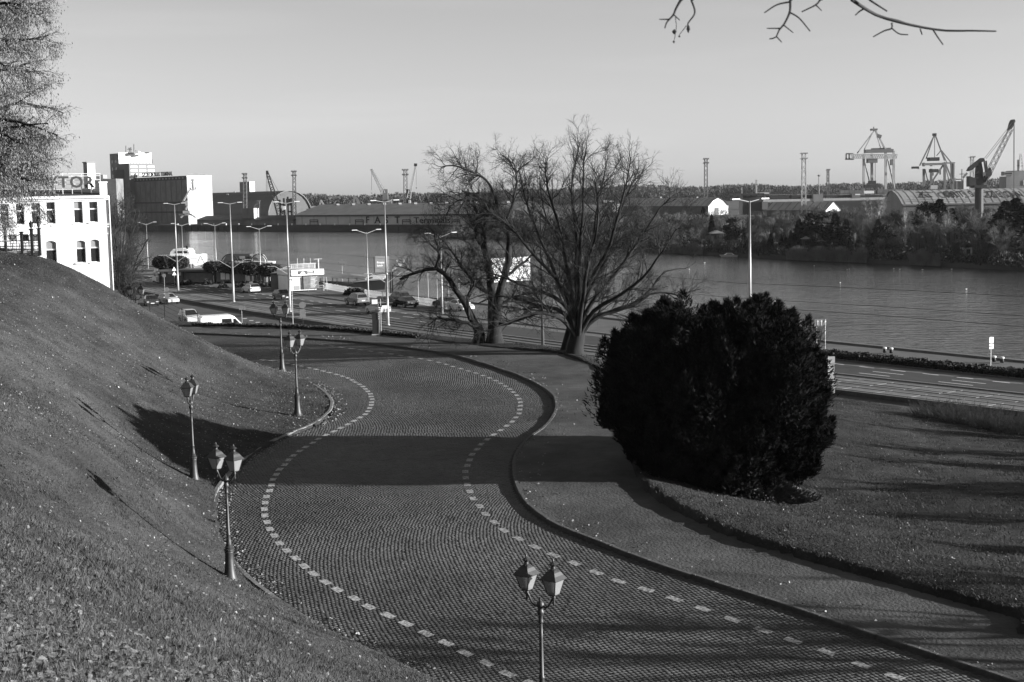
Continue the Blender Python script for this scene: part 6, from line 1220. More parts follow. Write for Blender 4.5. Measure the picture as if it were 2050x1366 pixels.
# ================================================================== light towers, cranes
def lat(b, p0, p1, w0, w1, n, r=.12, nl=4):            # lattice mast between two points
    p0, p1 = np.array(p0, float), np.array(p1, float); t = nrm(p1 - p0); e = nrm(np.cross(t, (0, 1, .01))); g = np.cross(t, e)
    cs = [(e * sx + g * sy) / 2 for sx, sy in ((-1, -1), (1, -1), (1, 1), (-1, 1))]
    at = lambda k, f: p0 + (p1 - p0) * f + cs[k] * (w0 + (w1 - w0) * f)
    for k in range(4):
        b.beam(at(k, 0), at(k, 1), r * 1.4)
        for i in range(n): b.beam(at(k, i / n), at((k + 1) % 4, (i + 1) / n), r) if i % 2 else b.beam(at((k + 1) % 4, i / n), at(k, (i + 1) / n), r)
def light_tower(px, y0, y1, d, w, label, m=None, heads=2):
    a, t = P(px, y1, d), P(px, y0, d); a[2] = min(a[2], 1.2); s = d / F; root = thing('light_tower', label, 'light tower', a, 0, 'port light towers'); m = m or m_stg
    b = MB(); lat(b, a, t, w * s * 1.15, w * s * .9, 12, .16 * d / 800 + .05); b.build('mast', m, root)
    for k in range(heads): z = t[2] - k * w * s * 1.35; b = MB(); b.box((t[0], t[1], z), (w * s * 1.9, w * s * 1.6, .3 * s * 3)); f_ = b.build('platform', m, root)
    for k in range(heads):
        for j in range(4): b = MB(); b.box((t[0] + (j - 1.5) * w * s * .5, t[1] - w * s * .8, t[2] - k * w * s * 1.35 + 1.2 * s), (w * s * .35, .6, 2.2 * s)); b.build('floodlight', m, root)
for a in ((490.5, 349, 436, 790, 6, 'lattice light tower standing before the arched hall'), (589, 344, 431, 760, 6, 'lattice light tower at the right end of the arched hall'), (811.5, 341, 420, 760, 7, 'lattice light tower beside the two mobile cranes'), (1413, 319, 400, 780, 6, 'dark lattice light tower over the white-gabled hall'), (1087, 328, 405, 800, 6, 'dark lattice light tower seen through the crown of the bare tree')): light_tower(*a)
light_tower(1609, 308, 416, 660, 7.5, 'pale lattice light tower over the small gabled hall', m_steell); light_tower(1657.5, 341, 392, 900, 4, 'thin light tower left of the container cranes', m_stg, 1); light_tower(1946, 315, 372, 760, 6, 'pale light tower behind the luffing crane', m_steell, 1)
b = MB(); q0, q1 = P(1639.5, 392, 800), P(1639.5, 352, 800); pl_ = thing('lamp_pole', 'thin pole with a round head beside the pale light tower', 'light tower', q0); b.tube([(q0[0], q0[1], 1.2), q1], .25, 6); b.build('pole', m_stg, pl_); b = MB(); b.lathe([(.3, -.5), (1.0, 0), (.3, .5)], 8, q1); b.build('lamp_head', m_stg, pl_)
def pxb(par, name, segs, d, m, w=.5, dd=0.0):
    for s_ in segs:
        b = MB(); ww = s_[4] if len(s_) > 4 else w; o_ = s_[5] if len(s_) > 5 else dd
        b.beam(P(s_[0], s_[1], d + o_), P(s_[2], s_[3], d + (s_[6] if len(s_) > 6 else o_)), ww); b.build(name, m, par)
def jibcrane(label, d, tip, heel, m, base, extra, w=1.6, n=16, name='mobile_crane'):
    q0 = PX(base, d, 1.2); root = thing(name, label, 'crane', q0, 0, 'mobile harbour cranes'); b = MB(); lat(b, P(*heel, d), P(*tip, d), w * 1.3, w * .5, n, .22); b.build('jib', m, root); return root
c1 = jibcrane('dark lattice jib crane leaning left in front of the arched hall', 748, (535, 346), (561, 431), m_steel, 566, None, 2.2)
pxb(c1, 'rope', [(533.5, 348, 533, 385, .15), (536, 348, 536.5, 392, .15), (537, 346, 562, 392, .15)], 748, m_steel); pxb(c1, 'portal_frame', [(560, 400, 562, 436), (568, 397, 570, 436), (560, 410, 570, 410), (561, 424, 570, 424), (576, 394, 577, 436), (583, 397, 584, 436), (576, 410, 584, 410), (576, 424, 584, 424)], 748, m_steel, .9); kb(c1, 'cab', 566, 571, 413, 420, 747, 2.5, m_cwh); kb(c1, 'machinery_house', 573, 583, 398, 412, 749, 4, m_steel)
pxb(c1, 'head_sheave', [(533, 345, 537, 345, 1.6)], 748, m_steel)
c2 = jibcrane('mobile harbour crane with a pale jib leaning left over the long warehouse', 745, (743, 339), (768, 388), m_steell, 772, None, 1.4)
kb(c2, 'tower', 768, 776, 379, 432, 745, 2.2, m_stg); kb(c2, 'counterweight', 776, 784, 399, 411, 744, 3, m_stg); pxb(c2, 'rope', [(744, 340, 744, 381, .15), (744, 386, 744.5, 388, .4), (745, 338, 770, 380, .15)], 745, m_stg)
c3 = jibcrane('mobile harbour crane with a pale jib leaning right beside the light tower', 752, (832, 331), (818, 398), m_steell, 818, None, 1.3)
kb(c3, 'tower', 814.5, 820, 379, 432, 752, 2.2, m_steel); pxb(c3, 'rope', [(833, 332, 833.5, 372, .15), (833.5, 375, 833.5, 378, .5)], 752, m_stg); pxb(c3, 'head_sheave', [(829, 330, 835, 330.5, 1.4)], 752, m_steel); kb(c3, 'cab', 818, 822, 401, 412, 751, 2, m_steell)
for lab, segs in (('small pale loader boom left of centre above the warehouse roof', [(639, 424, 642, 401, .7), (642, 401, 651, 414, .8), (651, 414, 652, 424, .6)]), ('larger pale loader boom above the warehouse roof', [(709, 424, 709, 393, .9), (709, 393, 715, 399, 1.1), (715, 399, 724, 422, 1.3)])):
    q0 = P(segs[0][0], 424, 748); q0[2] = 1.2; r_ = thing('loader_crane', lab, 'crane', q0, 0, 'loader booms'); pxb(r_, 'boom', segs, 748, m_steell); kb(r_, 'base', segs[0][0] - 3, segs[-1][2] + 2, 423, 446, 748, 4, m_stg)
r_ = thing('equipment_pile', 'jumble of pale port machinery right of the arched hall', 'machinery', PX(625, 760, 1.2)); kb(r_, 'cabin', 622, 633, 413, 418, 760, 4, m_steell); kb(r_, 'frame', 614, 628, 418, 436, 760, 4, m_stg)
# ---- right-hand halls
def gable_hall(name, label, px, d, el, ll, wR, z_e, z_r, mr_, mg_, curved=False, seams=0):
    B = Block(px, d, el, ll, (-el[1] * (1 if el[1] < 0 else -1), -el[0]) if False else (el[1], -el[0]), wR); root = thing(name, label, 'warehouse', (*B.c, 1.2))
    b = MB(); B.box(b, 1.2, z_e); b.build('walls', mat('hall_wall_dark', .07, .8, var=.2, scale=.2), root)
    prof = [(0, z_e), (wR * .22, z_e + (z_r - z_e) * .62), (wR * .5, z_r), (wR * .78, z_e + (z_r - z_e) * .62), (wR, z_e)] if curved else [(0, z_e), (wR / 2, z_r), (wR, z_e)]
    pt = lambda a, z, l: np.array([*(B.c + B.er * a + B.el * l), z]); n_ = len(prof); b = MB()
    b.add([pt(a, z + .05, -.5) for a, z in prof] + [pt(a, z + .05, ll + .5) for a, z in prof], [(i, i + 1, i + 1 + n_, i + n_) for i in range(n_ - 1)]); rf = b.build('roof', mr_, root)
    b = MB(); b.prism([pt(a, z, -.05) for a, z in prof] + [pt(wR, 1.2, -.05), pt(0, 1.2, -.05)], np.append(B.el * .04, 0)); b.build('gable', mg_, root)
    for k in range(seams):
        l = ll * (k + .5) / seams; b = MB()
        for i in range((n_ - 1) // 2): b.beam(pt(prof[i][0] - .05, prof[i][1] + .12, l), pt(prof[i + 1][0], prof[i + 1][1] + .12, l), .35, .12)
        b.build('roof_seam', m_stg, rf)
    return root, pt, B
m_rf2 = mat('grey_sheet_roof', .30, .6, var=.25, scale=.15, spec=.4)
hl, pt1, Bh = gable_hall('gabled_hall', 'long grey-roofed hall with a bright white gable right of the bare trees', 1418, 740, (-.43, .90), 100, 12.3, zat(1418, 413, 740), zat(1433, 396, 742), m_rf2, m_cwh, True, 22)
b = MB(); b.prism([pt1(3.8, 1.2, -.15), pt1(6.3, 1.2, -.15), pt1(6.3, 5.0, -.15), pt1(3.8, 5.0, -.15)], np.append(Bh.el * .05, 0)); b.build('door', m_dkc, hl)
for x in (1322, 1395): kb(hl, 'roof_vent', x, x + 3, 394, 397, 790, 1, m_cwh)
hl, pt1, Bh = gable_hall('gabled_hall', 'smaller grey-roofed hall with a white triangular gable above the conifers', 1653, 650, (-.6, .8), 36, 10, zat(1653, 421, 650), zat(1668, 404, 653), m_rf2, m_cwh, False, 8)
b = MB(); b.prism([pt1(2.2 + 5.6 * (.5 - .5 * math.cos(t)), 1.2 + (zat(1653, 421, 650) - .6) * math.sin(t), -.15) for t in np.linspace(0, math.pi, 9)], np.append(Bh.el * .05, 0)); b.build('door', m_dkc, hl)
wk = thing('white_hut', 'white flat-roofed hut glimpsed through the bare tree crown', 'building', PX(1222, 720, 1.2)); kb(wk, 'walls', 1228, 1243, 409, 426, 720, 6, m_cwh); kb(wk, 'roof', 1210, 1230, 401, 405.5, 719, 7, m_cwh); kb(wk, 'window_band', 1212, 1229, 405.5, 408.5, 719.6, 5, m_glass)
# big hall with roof lettering
HD = 600.; zE, zR_ = zat(1810, 409, HD), zat(1840, 381, HD + 16); x0_, x1_ = PX(1808, HD, 1.2)[0], PX(2120, HD, 1.2)[0]
ph = thing('port_hall', 'big pale arch-roofed hall with the roof lettering ORT SZCZECIN behind the luffing crane', 'warehouse', (x0_, HD, 1.2)); ph['label'] = 'big pale arch-roofed hall with ORT SZCZECIN lettered on its roof'
prf = [(0, zE), (5, zE + (zR_ - zE) * .45), (10.5, zE + (zR_ - zE) * .80), (16, zR_), (22, zR_ - .4), (32, zE)]
b = MB(); b.add([(x0_ - .5, HD + y, z) for y, z in prf] + [(x1_, HD + y, z) for y, z in prf], [(i, i + 1, i + 7, i + 6) for i in range(5)]); rf = b.build('roof', mat('port_roof', .26, .6, var=.25, scale=.12, spec=.4), ph)
b = MB(); b.prism([(x0_, HD + .2, 1.2), (x1_, HD + .2, 1.2), (x1_, HD + .2, zE - .05), (x0_, HD + .2, zE - .05)], (0, .5, 0)); b.build('wall', mat('port_wall', .15, .8, var=.15, scale=.2), ph)
b = MB(); b.prism([(x0_, HD + y, z - .1) for y, z in prf] + [(x0_, HD + 32, 1.2), (x0_, HD + .8, 1.2)], (.3, 0, 0)); b.build('gable', m_con, ph)
for k in range(22):
    x = x0_ + 1 + k * 3.1; b = MB()
    for i in range(3): b.beam((x, HD + prf[i][0] - .05, prf[i][1] + .06), (x, HD + prf[i + 1][0], prf[i + 1][1] + .06), .25, .08)
    b.build('roof_seam', MATS['port_roof'], rf)
b = MB(); b.beam((x0_ - .3, HD - .1, zE - .3), (x1_, HD - .1, zE - .3), .4, .6); b.build('gutter', m_con, ph)
def on_roof(px, py):                                  # point of the curved roof under a pixel
    best = None
    for f in np.linspace(0, 16, 160):
        z = np.interp(f, [q[0] for q in prf[:4]], [q[1] for q in prf[:4]]); q_ = P(px, py, HD + f)
        if best is None or abs(q_[2] - z) < best[0]: best = (abs(q_[2] - z), np.array([q_[0], HD + f, z + .3]))
    return best[1]
up_ = nrm(np.array((0, 8.5, (zR_ - zE) * .55)))
for s_, x0, x1 in (('O', 1891, 1906), ('R', 1908, 1920), ('T', 1921, 1934), ('S', 1943, 1954), ('C', 1962, 1974), ('Z', 1982, 1996), ('E', 1999, 2010), ('C', 2013, 2024), ('I', 2027, 2030), ('N', 2034, 2048)):
    a, c_ = on_roof(x0, 396.5), on_roof(x1, 396.5); put_text(s_, a + np.array((0, -.3, .2)), (1, 0, 0), up_, 9.6, .08, m_letd, rf, 'letter', bold=.10, xs=(c_[0] - a[0]) / (9.6 * (.62 if s_ != 'I' else .2)))
for s_ in ((1833, 387, 1868, 387), (1846, 385, 1846, 396), (1840, 391, 1857, 391), (1857, 391, 1866, 396), (1838, 396, 1857, 396)): b = MB(); b.beam(on_roof(*s_[:2]), on_roof(*s_[2:]), .5, .15); b.build('emblem_stroke', m_letd, rf)
for y in (401, 404.5): b = MB(); b.beam(on_roof(1815, y), on_roof(2060, y - 2), .3, .1); b.build('roof_batten', MATS['port_roof'], rf)
# ---- moored cargo ship
SD = 720.; cs_ = thing('cargo_ship', 'long dark-hulled cargo ship moored behind the small gabled hall', 'ship', PX(1680, SD, -1.9)); m_hull = mat('ship_hull', .035, .6, var=.2, scale=.1)
kb(cs_, 'hull', 1528, 1822, 400.5, 436, SD, 14, m_hull); kb(cs_, 'deck_edge', 1528, 1822, 398.6, 400.2, SD - .2, .4, m_steell)
for x in np.arange(1645, 1818, 5): kb(cs_, 'rail_post', x, x + .7, 395.5, 398.8, SD - .1, .2, m_steell)
for x0, x1 in ((1540, 1580), (1585, 1630), (1655, 1705), (1722, 1765), (1770, 1815)): kb(cs_, 'hatch_cover', x0, x1, 390.5, 398.5, SD + 3, 8, m_hull); kb(cs_, 'hatch_edge', x0, x1, 389.6, 390.6, SD + 2.9, 8.2, m_steell)
kb(cs_, 'bridge', 1487, 1527, 392, 436, SD + 1, 12, m_hull); kb(cs_, 'bridge_roof', 1484, 1530, 387, 392, SD, 14, m_steel); kb(cs_, 'top_deck', 1522, 1540, 385.5, 389, SD + 3, 8, m_steell); kb(cs_, 'mast', 1513, 1516, 360, 388, SD + 4, 1, m_steell); kb(cs_, 'mast_arm', 1511, 1520, 369, 370.5, SD + 4, .6, m_steell); kb(cs_, 'mast', 1485, 1486, 375, 388, SD + 4, .4, m_steell); kb(cs_, 'deck_house', 1628, 1648, 389, 404, SD - .4, 4, m_con); kb(cs_, 'deck_house', 1706, 1722, 388, 397, SD - .3, 4, m_stg); kb(cs_, 'tank', 1712, 1722, 388.5, 391, SD - .4, 3, m_cwh); kb(cs_, 'funnel', 1526, 1537, 404, 420, SD - 1, 3, m_stg)
for s_ in (('container_stack', 'dark container stack left of the container crane', 1682, 1729, 381, 395), ('container_stack', 'dark container stack below the legs of the container crane', 1757, 1790, 379, 395), ('container_stack', 'pale container stack right of the container crane', 1792, 1809, 379, 393)):
    q_ = PX((s_[2] + s_[3]) / 2, 800, 1.2); r_ = thing(s_[0], s_[1], 'containers', q_, 0, 'container stacks'); mm = m_dkc if s_[1][0] == 'd' else m_con; n_ = max(2, int((s_[3] - s_[2]) / 9)); wpx = (s_[3] - s_[2]) / n_
    for k in range(n_):
        for j in range(2): hh = (s_[5] - s_[4]) / 2; kb(r_, 'container', s_[2] + k * wpx + .2, s_[2] + (k + 1) * wpx - .2, s_[4] + j * hh + .1, s_[4] + (j + 1) * hh - .1, 800 + .2 * j, 2.4, mm)
# ---- container crane with A-frame
GD = 900.; g1 = thing('container_crane', 'pale container gantry crane with a pointed frame on the right skyline', 'crane', PX(1750, GD, 1.2), 0, 'container gantry cranes')
pxb(g1, 'leg', [(1729, 308, 1729, 395, 1.3, 0), (1773, 304, 1773, 395, 1.3, 0), (1745, 308, 1745.5, 368, 1.5, 10), (1789, 302, 1789.5, 395, 1.3, 14)], GD, m_steell); pxb(g1, 'brace', [(1731, 326, 1741, 366, .5, 2, 10), (1775, 310, 1791, 380, .55, 0, 14)], GD, m_stg)
kb(g1, 'girder', 1733, 1789, 298.5, 306.5, GD - 1, 5, m_stg); kb(g1, 'machinery_house', 1750, 1784, 296, 299, GD, 8, m_stg)
for y in (309.5, 317): pxb(g1, 'boom_chord', [(1703, y, 1796, y, .6, -2), (1703, y, 1796, y, .6, 4)], GD, m_steell)
for k in range(22): x = 1704 + k * 4.2; pxb(g1, 'boom_lattice', [(x, 309.5, x + 2.1, 317, .4, -2), (x + 2.1, 317, x + 4.2, 309.5, .4, -2)], GD, m_steell)
pxb(g1, 'stay', [(1750, 262, 1716, 307, .7, 0), (1749, 262, 1730, 300, .5, 6), (1752, 262, 1763, 297, .5, 6), (1753, 262, 1775, 303, .75, 0), (1753, 263, 1774, 306, .5, 8)], GD, m_steell); kb(g1, 'peak_platform', 1745, 1757, 257.5, 261.5, GD - 1, 4, m_stg); pxb(g1, 'peak_mast', [(1749, 254, 1749, 262, .5), (1757, 272, 1764, 274, 2.0)], GD, m_stg)
for s_ in ((1694, 308, 1694, 319), (1708, 308, 1708, 319), (1694, 308, 1708, 308), (1692, 319, 1709, 319), (1700, 308, 1700, 319)): pxb(g1, 'tip_cage', [(*s_, .8)], GD, m_stg)
kb(g1, 'operator_cab', 1738, 1757, 317.5, 326.5, GD - 2, 5, m_stg); pxb(g1, 'rope', [(1743, 326, 1743, 366, .3), (1752, 326, 1752, 366, .3)], GD, m_stg); kb(g1, 'spreader', 1731, 1762, 369.5, 376.5, GD - 3, 3, m_steel); kb(g1, 'spreader_frame', 1740, 1754, 362, 369, GD - 3, 3, m_steel); kb(g1, 'sill_beam', 1730, 1750, 382, 388, GD - 2, 3, m_cwh); kb(g1, 'stair', 1783, 1788, 319, 331, GD - 1, 2, m_stg)
g2 = thing('container_crane', 'container gantry crane with crossing diagonals and a white boom, right of the first', 'crane', PX(1875, GD, 1.2), 0, 'container gantry cranes'); GD2 = 900.
pxb(g2, 'leg', [(1849, 326, 1850, 395, 1.3, 0), (1864, 330, 1864, 364, 1.3, 12), (1891, 328, 1891, 395, 1.3, 0), (1905, 326, 1908, 395, 1.5, 12)], GD2, m_stg); pxb(g2, 'diagonal', [(1892, 325, 1855, 380, .9, 0), (1892, 326, 1909, 368, .8, 0), (1850, 332, 1858, 366, .5, 2), (1892, 332, 1904, 378, .5, 4), (1862, 375, 1868, 378, 1.5, 0)], GD2, m_stg)
kb(g2, 'girder', 1849, 1893, 326, 331.5, GD2 - 1, 4, m_stg); kb(g2, 'boom', 1840, 1873.5, 333, 338.5, GD2 - 3, 4, m_cwh); kb(g2, 'boom_tip', 1828, 1840, 333.5, 338, GD2 - 3, 4, m_steel); kb(g2, 'machinery_house', 1861, 1881, 315, 322.5, GD2, 6, m_steel); kb(g2, 'walkway', 1890, 1912, 325, 328, GD2, 5, m_stg); kb(g2, 'trolley', 1864, 1879, 338.5, 345.5, GD2 - 2, 5, m_steel)
pxb(g2, 'stay', [(1871, 270, 1841, 332, .7, 0), (1870, 271, 1854, 318, .55, 5), (1871, 270, 1871, 316, .35, 4), (1872, 270, 1891, 322, .7, 0), (1884, 301, 1905, 327, .6, 2), (1884, 301, 1875, 312, .5, 2), (1884, 301, 1896, 327, .45, 6)], GD2, m_stg); kb(g2, 'peak_platform', 1869, 1875, 267, 272, GD2 - 1, 3, m_steel); kb(g2, 'hopper', 1863, 1877, 371, 379, GD2 - 2, 4, m_steell); pxb(g2, 'rope', [(1882, 338, 1882, 350, .8), (1868, 346, 1868, 352, .6)], GD2, m_stg); kb(g2, 'stair_tower', 1908, 1911, 328, 368, GD2, 3, m_stg)
# ---- dark level-luffing crane
LD = 560.; lc = thing('luffing_crane', 'dark slewing harbour crane with a long lattice jib at the right edge', 'crane', PX(1962, LD, 1.2))
def pl(name, pts, m, d=LD, dep=2.6): b = MB(); b.prism([P(x, y, d) for x, y in pts], (0, dep, 0)); return b.build(name, m, lc)
b = MB(); q0 = PX(1962, LD, 1.0); b.lathe([(1.75, 1.0), (1.6, zat(1962, 376, LD))], 14, (q0[0], LD + 1.5, 0)); b.build('column', m_steel, lc, sm=False)
pl('tower', [(1955, 372), (1969, 372), (1968, 340), (1965, 325), (1958, 325), (1956, 340)], m_steel, LD + .3); pl('platform', [(1951, 376.5), (1976, 376.5), (1976, 371), (1951, 371)], m_steel, LD - 1, 5); pl('machinery_house', [(1941, 374), (1954.5, 374), (1954.5, 356), (1949, 356), (1941, 353)], m_steel, LD - .5, 4)
pl('counterweight_arm', [(1938, 342), (1942, 335), (1966, 316.5), (1970, 317), (1972, 322), (1960, 328), (1946, 341), (1940, 343)], m_steel); pl('jib_foot', [(1969, 363), (1973, 366), (1986, 350), (1984, 336), (1977, 344)], m_steel)
b = MB(); lat(b, P(1977, 350, LD + 1.3), P(2024, 258, LD + 1.3), 2.0, 1.4, 16, .12); b.build('jib', m_stg, lc); pl('jib_head', [(2020, 261), (2026, 258), (2033, 243), (2031, 239), (2027, 240), (2024, 246)], m_steel); pxb(lc, 'rope', [(1970, 318, 2027, 245, .14), (1974, 318, 2028, 250, .14), (2029.5, 243, 2029, 390, .16), (2030.5, 243, 2030, 390, .16)], LD, m_stg); pl('hook', [(2028, 390), (2031, 390), (2031, 397), (2029, 399)], m_steel, LD, 1)
pxb(lc, 'strut', [(1970, 322, 1974, 350, .5), (1974, 322, 1976, 345, .5), (1970, 346, 1984, 340, .4), (1952, 352, 1960, 344, .5)], LD, m_steel); pl('cab', [(1968, 352), (1973, 352), (1973, 345), (1968, 345)], m_stg, LD - .6, 2); pl('stair', [(1970, 371), (1980, 353), (1981, 354), (1972, 371)], m_stg, LD - .5, .6)
# ---- ship superstructures behind
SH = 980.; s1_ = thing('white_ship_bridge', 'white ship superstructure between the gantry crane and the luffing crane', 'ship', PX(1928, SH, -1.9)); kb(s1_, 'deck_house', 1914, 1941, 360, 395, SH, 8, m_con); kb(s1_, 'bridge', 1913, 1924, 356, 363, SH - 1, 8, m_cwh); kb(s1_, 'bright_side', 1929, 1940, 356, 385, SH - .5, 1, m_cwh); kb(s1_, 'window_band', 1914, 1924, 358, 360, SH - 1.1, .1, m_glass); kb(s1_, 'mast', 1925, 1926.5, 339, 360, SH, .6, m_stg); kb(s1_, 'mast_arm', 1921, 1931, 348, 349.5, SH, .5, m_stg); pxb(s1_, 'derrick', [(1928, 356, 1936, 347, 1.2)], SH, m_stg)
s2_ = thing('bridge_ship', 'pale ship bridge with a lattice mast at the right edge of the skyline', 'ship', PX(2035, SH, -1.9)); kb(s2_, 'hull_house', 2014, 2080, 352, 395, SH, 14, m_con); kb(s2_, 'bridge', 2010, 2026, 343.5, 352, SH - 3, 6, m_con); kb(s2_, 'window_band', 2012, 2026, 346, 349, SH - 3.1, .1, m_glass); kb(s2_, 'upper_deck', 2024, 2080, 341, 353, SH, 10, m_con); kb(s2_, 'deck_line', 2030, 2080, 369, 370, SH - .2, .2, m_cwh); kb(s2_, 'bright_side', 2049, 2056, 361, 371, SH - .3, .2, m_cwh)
b = MB(); lat(b, P(2044, 342, SH), P(2044, 308, SH), 2.6, .8, 9, .4); b.build('mast', m_cwh, s2_); pxb(s2_, 'mast', [(2038, 320, 2038, 342, .8), (2036, 332, 2049, 332, .6)], SH, m_stg)
# ================================================================== island thicket: prototypes, then single copies
m_tw2 = mat('grey_brown_twigs', .085, .9, var=.35, scale=.6); m_tw3 = mat('pale_birch_bark', .42, .8, var=.3, scale=1.5); m_con_ = mat('conifer_needles', .022, .85, var=.5, scale=.8); m_reed = mat('dry_reed', .13, .9, var=.35, scale=.5)
def proto(kind, seed):
    r = np.random.default_rng(seed); root = thing(kind[0], kind[1], 'tree', (0, 0, 0))
    if kind[2] == 'shrub':
        ns = 9; st = np.stack([smooth_poly([(0, 0, -.3), (math.cos(a) * .8, math.sin(a) * .8, 2.6), (math.cos(a) * 2.2 * q, math.sin(a) * 2.2 * q, 6 + 2.4 * r.random())], 7) for a, q in zip(r.random(ns) * 6.283, .5 + .9 * r.random(ns))])
        ra = np.tile(np.linspace(.10, .035, 7), (ns, 1)); V, Q = branch_mesh([(st, ra, 5)]); link('trunk', mesh_arrays('trunk', V, [Q]), m_bark, root)
        a, ar = grow(st, ra, 110, 2.3, .6, .15, 4, .15, .6, .05, .03, r=r); c, cr_ = grow(a, ar, 900, 1.2, .65, .1, 3, .1, .6, .03, .022, r=r); d, dr = grow(c, cr_, 2600, .7, .7, .05, 3, .1, .6, .022, .017, r=r)
        V, Q = branch_mesh([(a, ar, 4), (c, cr_, 3), (d, dr, 3)]); link('crown', mesh_arrays('crown', V, [Q]), kind[3], root)
    elif kind[2] == 'birch':
        st = np.stack([smooth_poly([(q * .3, 0, -.3), (q * .9, q * .3, 4), (q * 1.8, .2, 9.5)], 8) for q in (-1, 0.05, .8)]); ra = np.tile(np.linspace(.13, .04, 8), (3, 1)); V, Q = branch_mesh([(st, ra, 6)]); link('trunk', mesh_arrays('trunk', V, [Q]), m_tw3, root)
        a, ar = grow(st, ra, 70, 2.6, .55, .25, 4, .3, .6, .06, .035, r=r); V, Q = branch_mesh([(a, ar, 4)]); link('branches', mesh_arrays('branches', V, [Q]), m_tw3, root); c, cr_ = grow(a, ar, 520, 1.3, .6, .0, 3, .2, .6, .025, .02, r=r, grav=.05); d, dr = grow(c, cr_, 1500, .7, .6, -.1, 3, .1, .6, .02, .016, r=r, grav=.1); V, Q = branch_mesh([(c, cr_, 3), (d, dr, 3)]); link('crown', mesh_arrays('crown', V, [Q]), kind[3], root)
    else:
        h = 9.0; b = MB(); b.tube([(0, 0, -.3), (0, 0, h * .9)], [.18, .04], 6); b.build('trunk', m_bark, root); n = 5200
        t = r.random(n) ** .75; a = r.random(n) * 6.283
        if kind[2] == 'spruce': lay = .5 + .5 * np.abs(np.sin(t * 26 + a * .6)); rad = (1 - t) ** .8 * 2.2 * (.25 + .75 * lay) * r.random(n) ** .5 * (1 + .35 * np.sin(3 * a + 5 * t) + .2 * np.sin(7 * a - 9 * t)); Pn = np.column_stack([np.cos(a) * rad, np.sin(a) * rad, .5 + t * (h - .5) - rad * .25]); ax = np.column_stack([np.cos(a), np.sin(a), np.full(n, -.2)])
        elif kind[2] == 'thuja': rad = .85 * (1 - t ** 3) * (.5 + .5 * np.minimum(1, t * 5)) * r.random(n) ** .4; Pn = np.column_stack([np.cos(a) * rad, np.sin(a) * rad, .1 + t * h * .55]); ax = np.column_stack([np.cos(a) * .4, np.sin(a) * .4, np.ones(n)])
        else:
            cl = r.random((26, 3)) * (4.6, 4.6, 5.5) + (-2.3, -2.3, 3.6); k = r.integers(0, 26, n); Pn = cl[k] + r.normal(0, .55, (n, 3)) * (1.1, 1.1, .6); ax = nrm(r.normal(size=(n, 3)))
        V, Q = leaf_cloud(Pn, .24, r, 2.4, nrm(ax), .7); link('crown', mesh_arrays('crown', V, [Q]), kind[3], root)
    return root
KINDS = {'s1': ('bare_shrub_tree', 'x', 'shrub', m_tw2), 's2': ('bare_shrub_tree', 'x', 'shrub', mat('pale_brown_twigs', .11, .9, var=.35, scale=.6)), 's3': ('bare_shrub_tree', 'x', 'shrub', mat('dark_brown_twigs', .045, .9, var=.35, scale=.6)), 'b': ('birch_tree', 'x', 'birch', mat('birch_twigs', .11, .9, var=.3, scale=.6)), 'c': ('spruce_tree', 'x', 'spruce', m_con_), 't': ('thuja_tree', 'x', 'thuja', m_con_), 'p': ('pine_tree', 'x', 'pine', m_con_)}
protos = {k: proto(v, 200 + i) for i, (k, v) in enumerate(KINDS.items())}; used = set()
def shore_d(px): return float(np.interp(px, [880, 960, 1000, 1200, 1350, 1500, 1600, 1800, 2000, 2100], [540, 525, 515, 409, 374, 344, 325, 300, 275, 262]))
plants = []; r_ = np.random.default_rng(77)
def island_tree(k, px, ytop, dback, wide=1.0, squash=1.0): plants.append((k, px, ytop, shore_d(px) + dback, wide))
for row, (db, step, yl, yr, ks) in enumerate(((6, 44, 488, 474, 's1 s2 s3'), (24, 38, 466, 448, 's2 s1 s2 s3'), (48, 34, 446, 427, 's1 s2 s3 s2'), (78, 32, 432, 414, 's1 s2 s2 s3'))):
    ks = ks.split(); px = 905 + row * 11
    i = 0
    while px < 2090:
        if row > 0 or not (1575 < px < 1735): island_tree(ks[i % len(ks)], px + r_.normal(0, 6), np.interp(px, [900, 1400, 2050], [yl - 4, yl, yr]) + r_.normal(0, 6), db + r_.normal(0, 4), .9 + .4 * r_.random())
        px += step * (.8 + .4 * r_.random()); i += 1
for px, yt, db, w in ((1600, 440, 16, 1.2), (1622, 428, 20, 1.5), (1645, 432, 22, 1.3), (1672, 428, 20, 1.3), (1694, 440, 16, 1.1), (1583, 462, 12, .8), (1757, 440, 14, 1.1), (1770, 454, 10, .9), (1838, 415, 60, 1.0), (1852, 405, 62, 1.2), (1880, 400, 58, 1.5), (1866, 412, 60, 1.0), (1905, 418, 56, 1.1), (1632, 470, 9, .9), (1980, 470, 9, .7), (2012, 404, 20, 1.6), (2032, 398, 26, 1.6), (2045, 412, 14, 1.6), (2018, 458, 10, 1.3), (1408, 415, 90, .9), (1425, 430, 40, .7), (1690, 472, 9, .9), (1722, 482, 8, .8), (1470, 440, 16, .8), (1490, 455, 12, .7)): island_tree('c' if (px // 2) % 3 else 'p', px, yt, db, w * 1.25)
for px, yt, db in ((1543, 470, 10), (1564, 473, 10), (1573, 476, 11)): island_tree('t', px, yt, db)
for px, yt, db, w in ((1745, 398, 70, 1.1), (1766, 402, 74, .9), (1452, 438, 40, .9), (1950, 470, 12, .8), (1968, 462, 14, .9), (1712, 468, 14, .7), (1893, 425, 30, 1.0), (1812, 420, 40, 1.0)): island_tree('b', px, yt, db, w)
names = {'s': 'bare grey shrub tree', 'b': 'pale-stemmed birch', 'c': 'dark spruce', 'p': 'dark pine', 't': 'slim dark thuja'}; cnt = {}
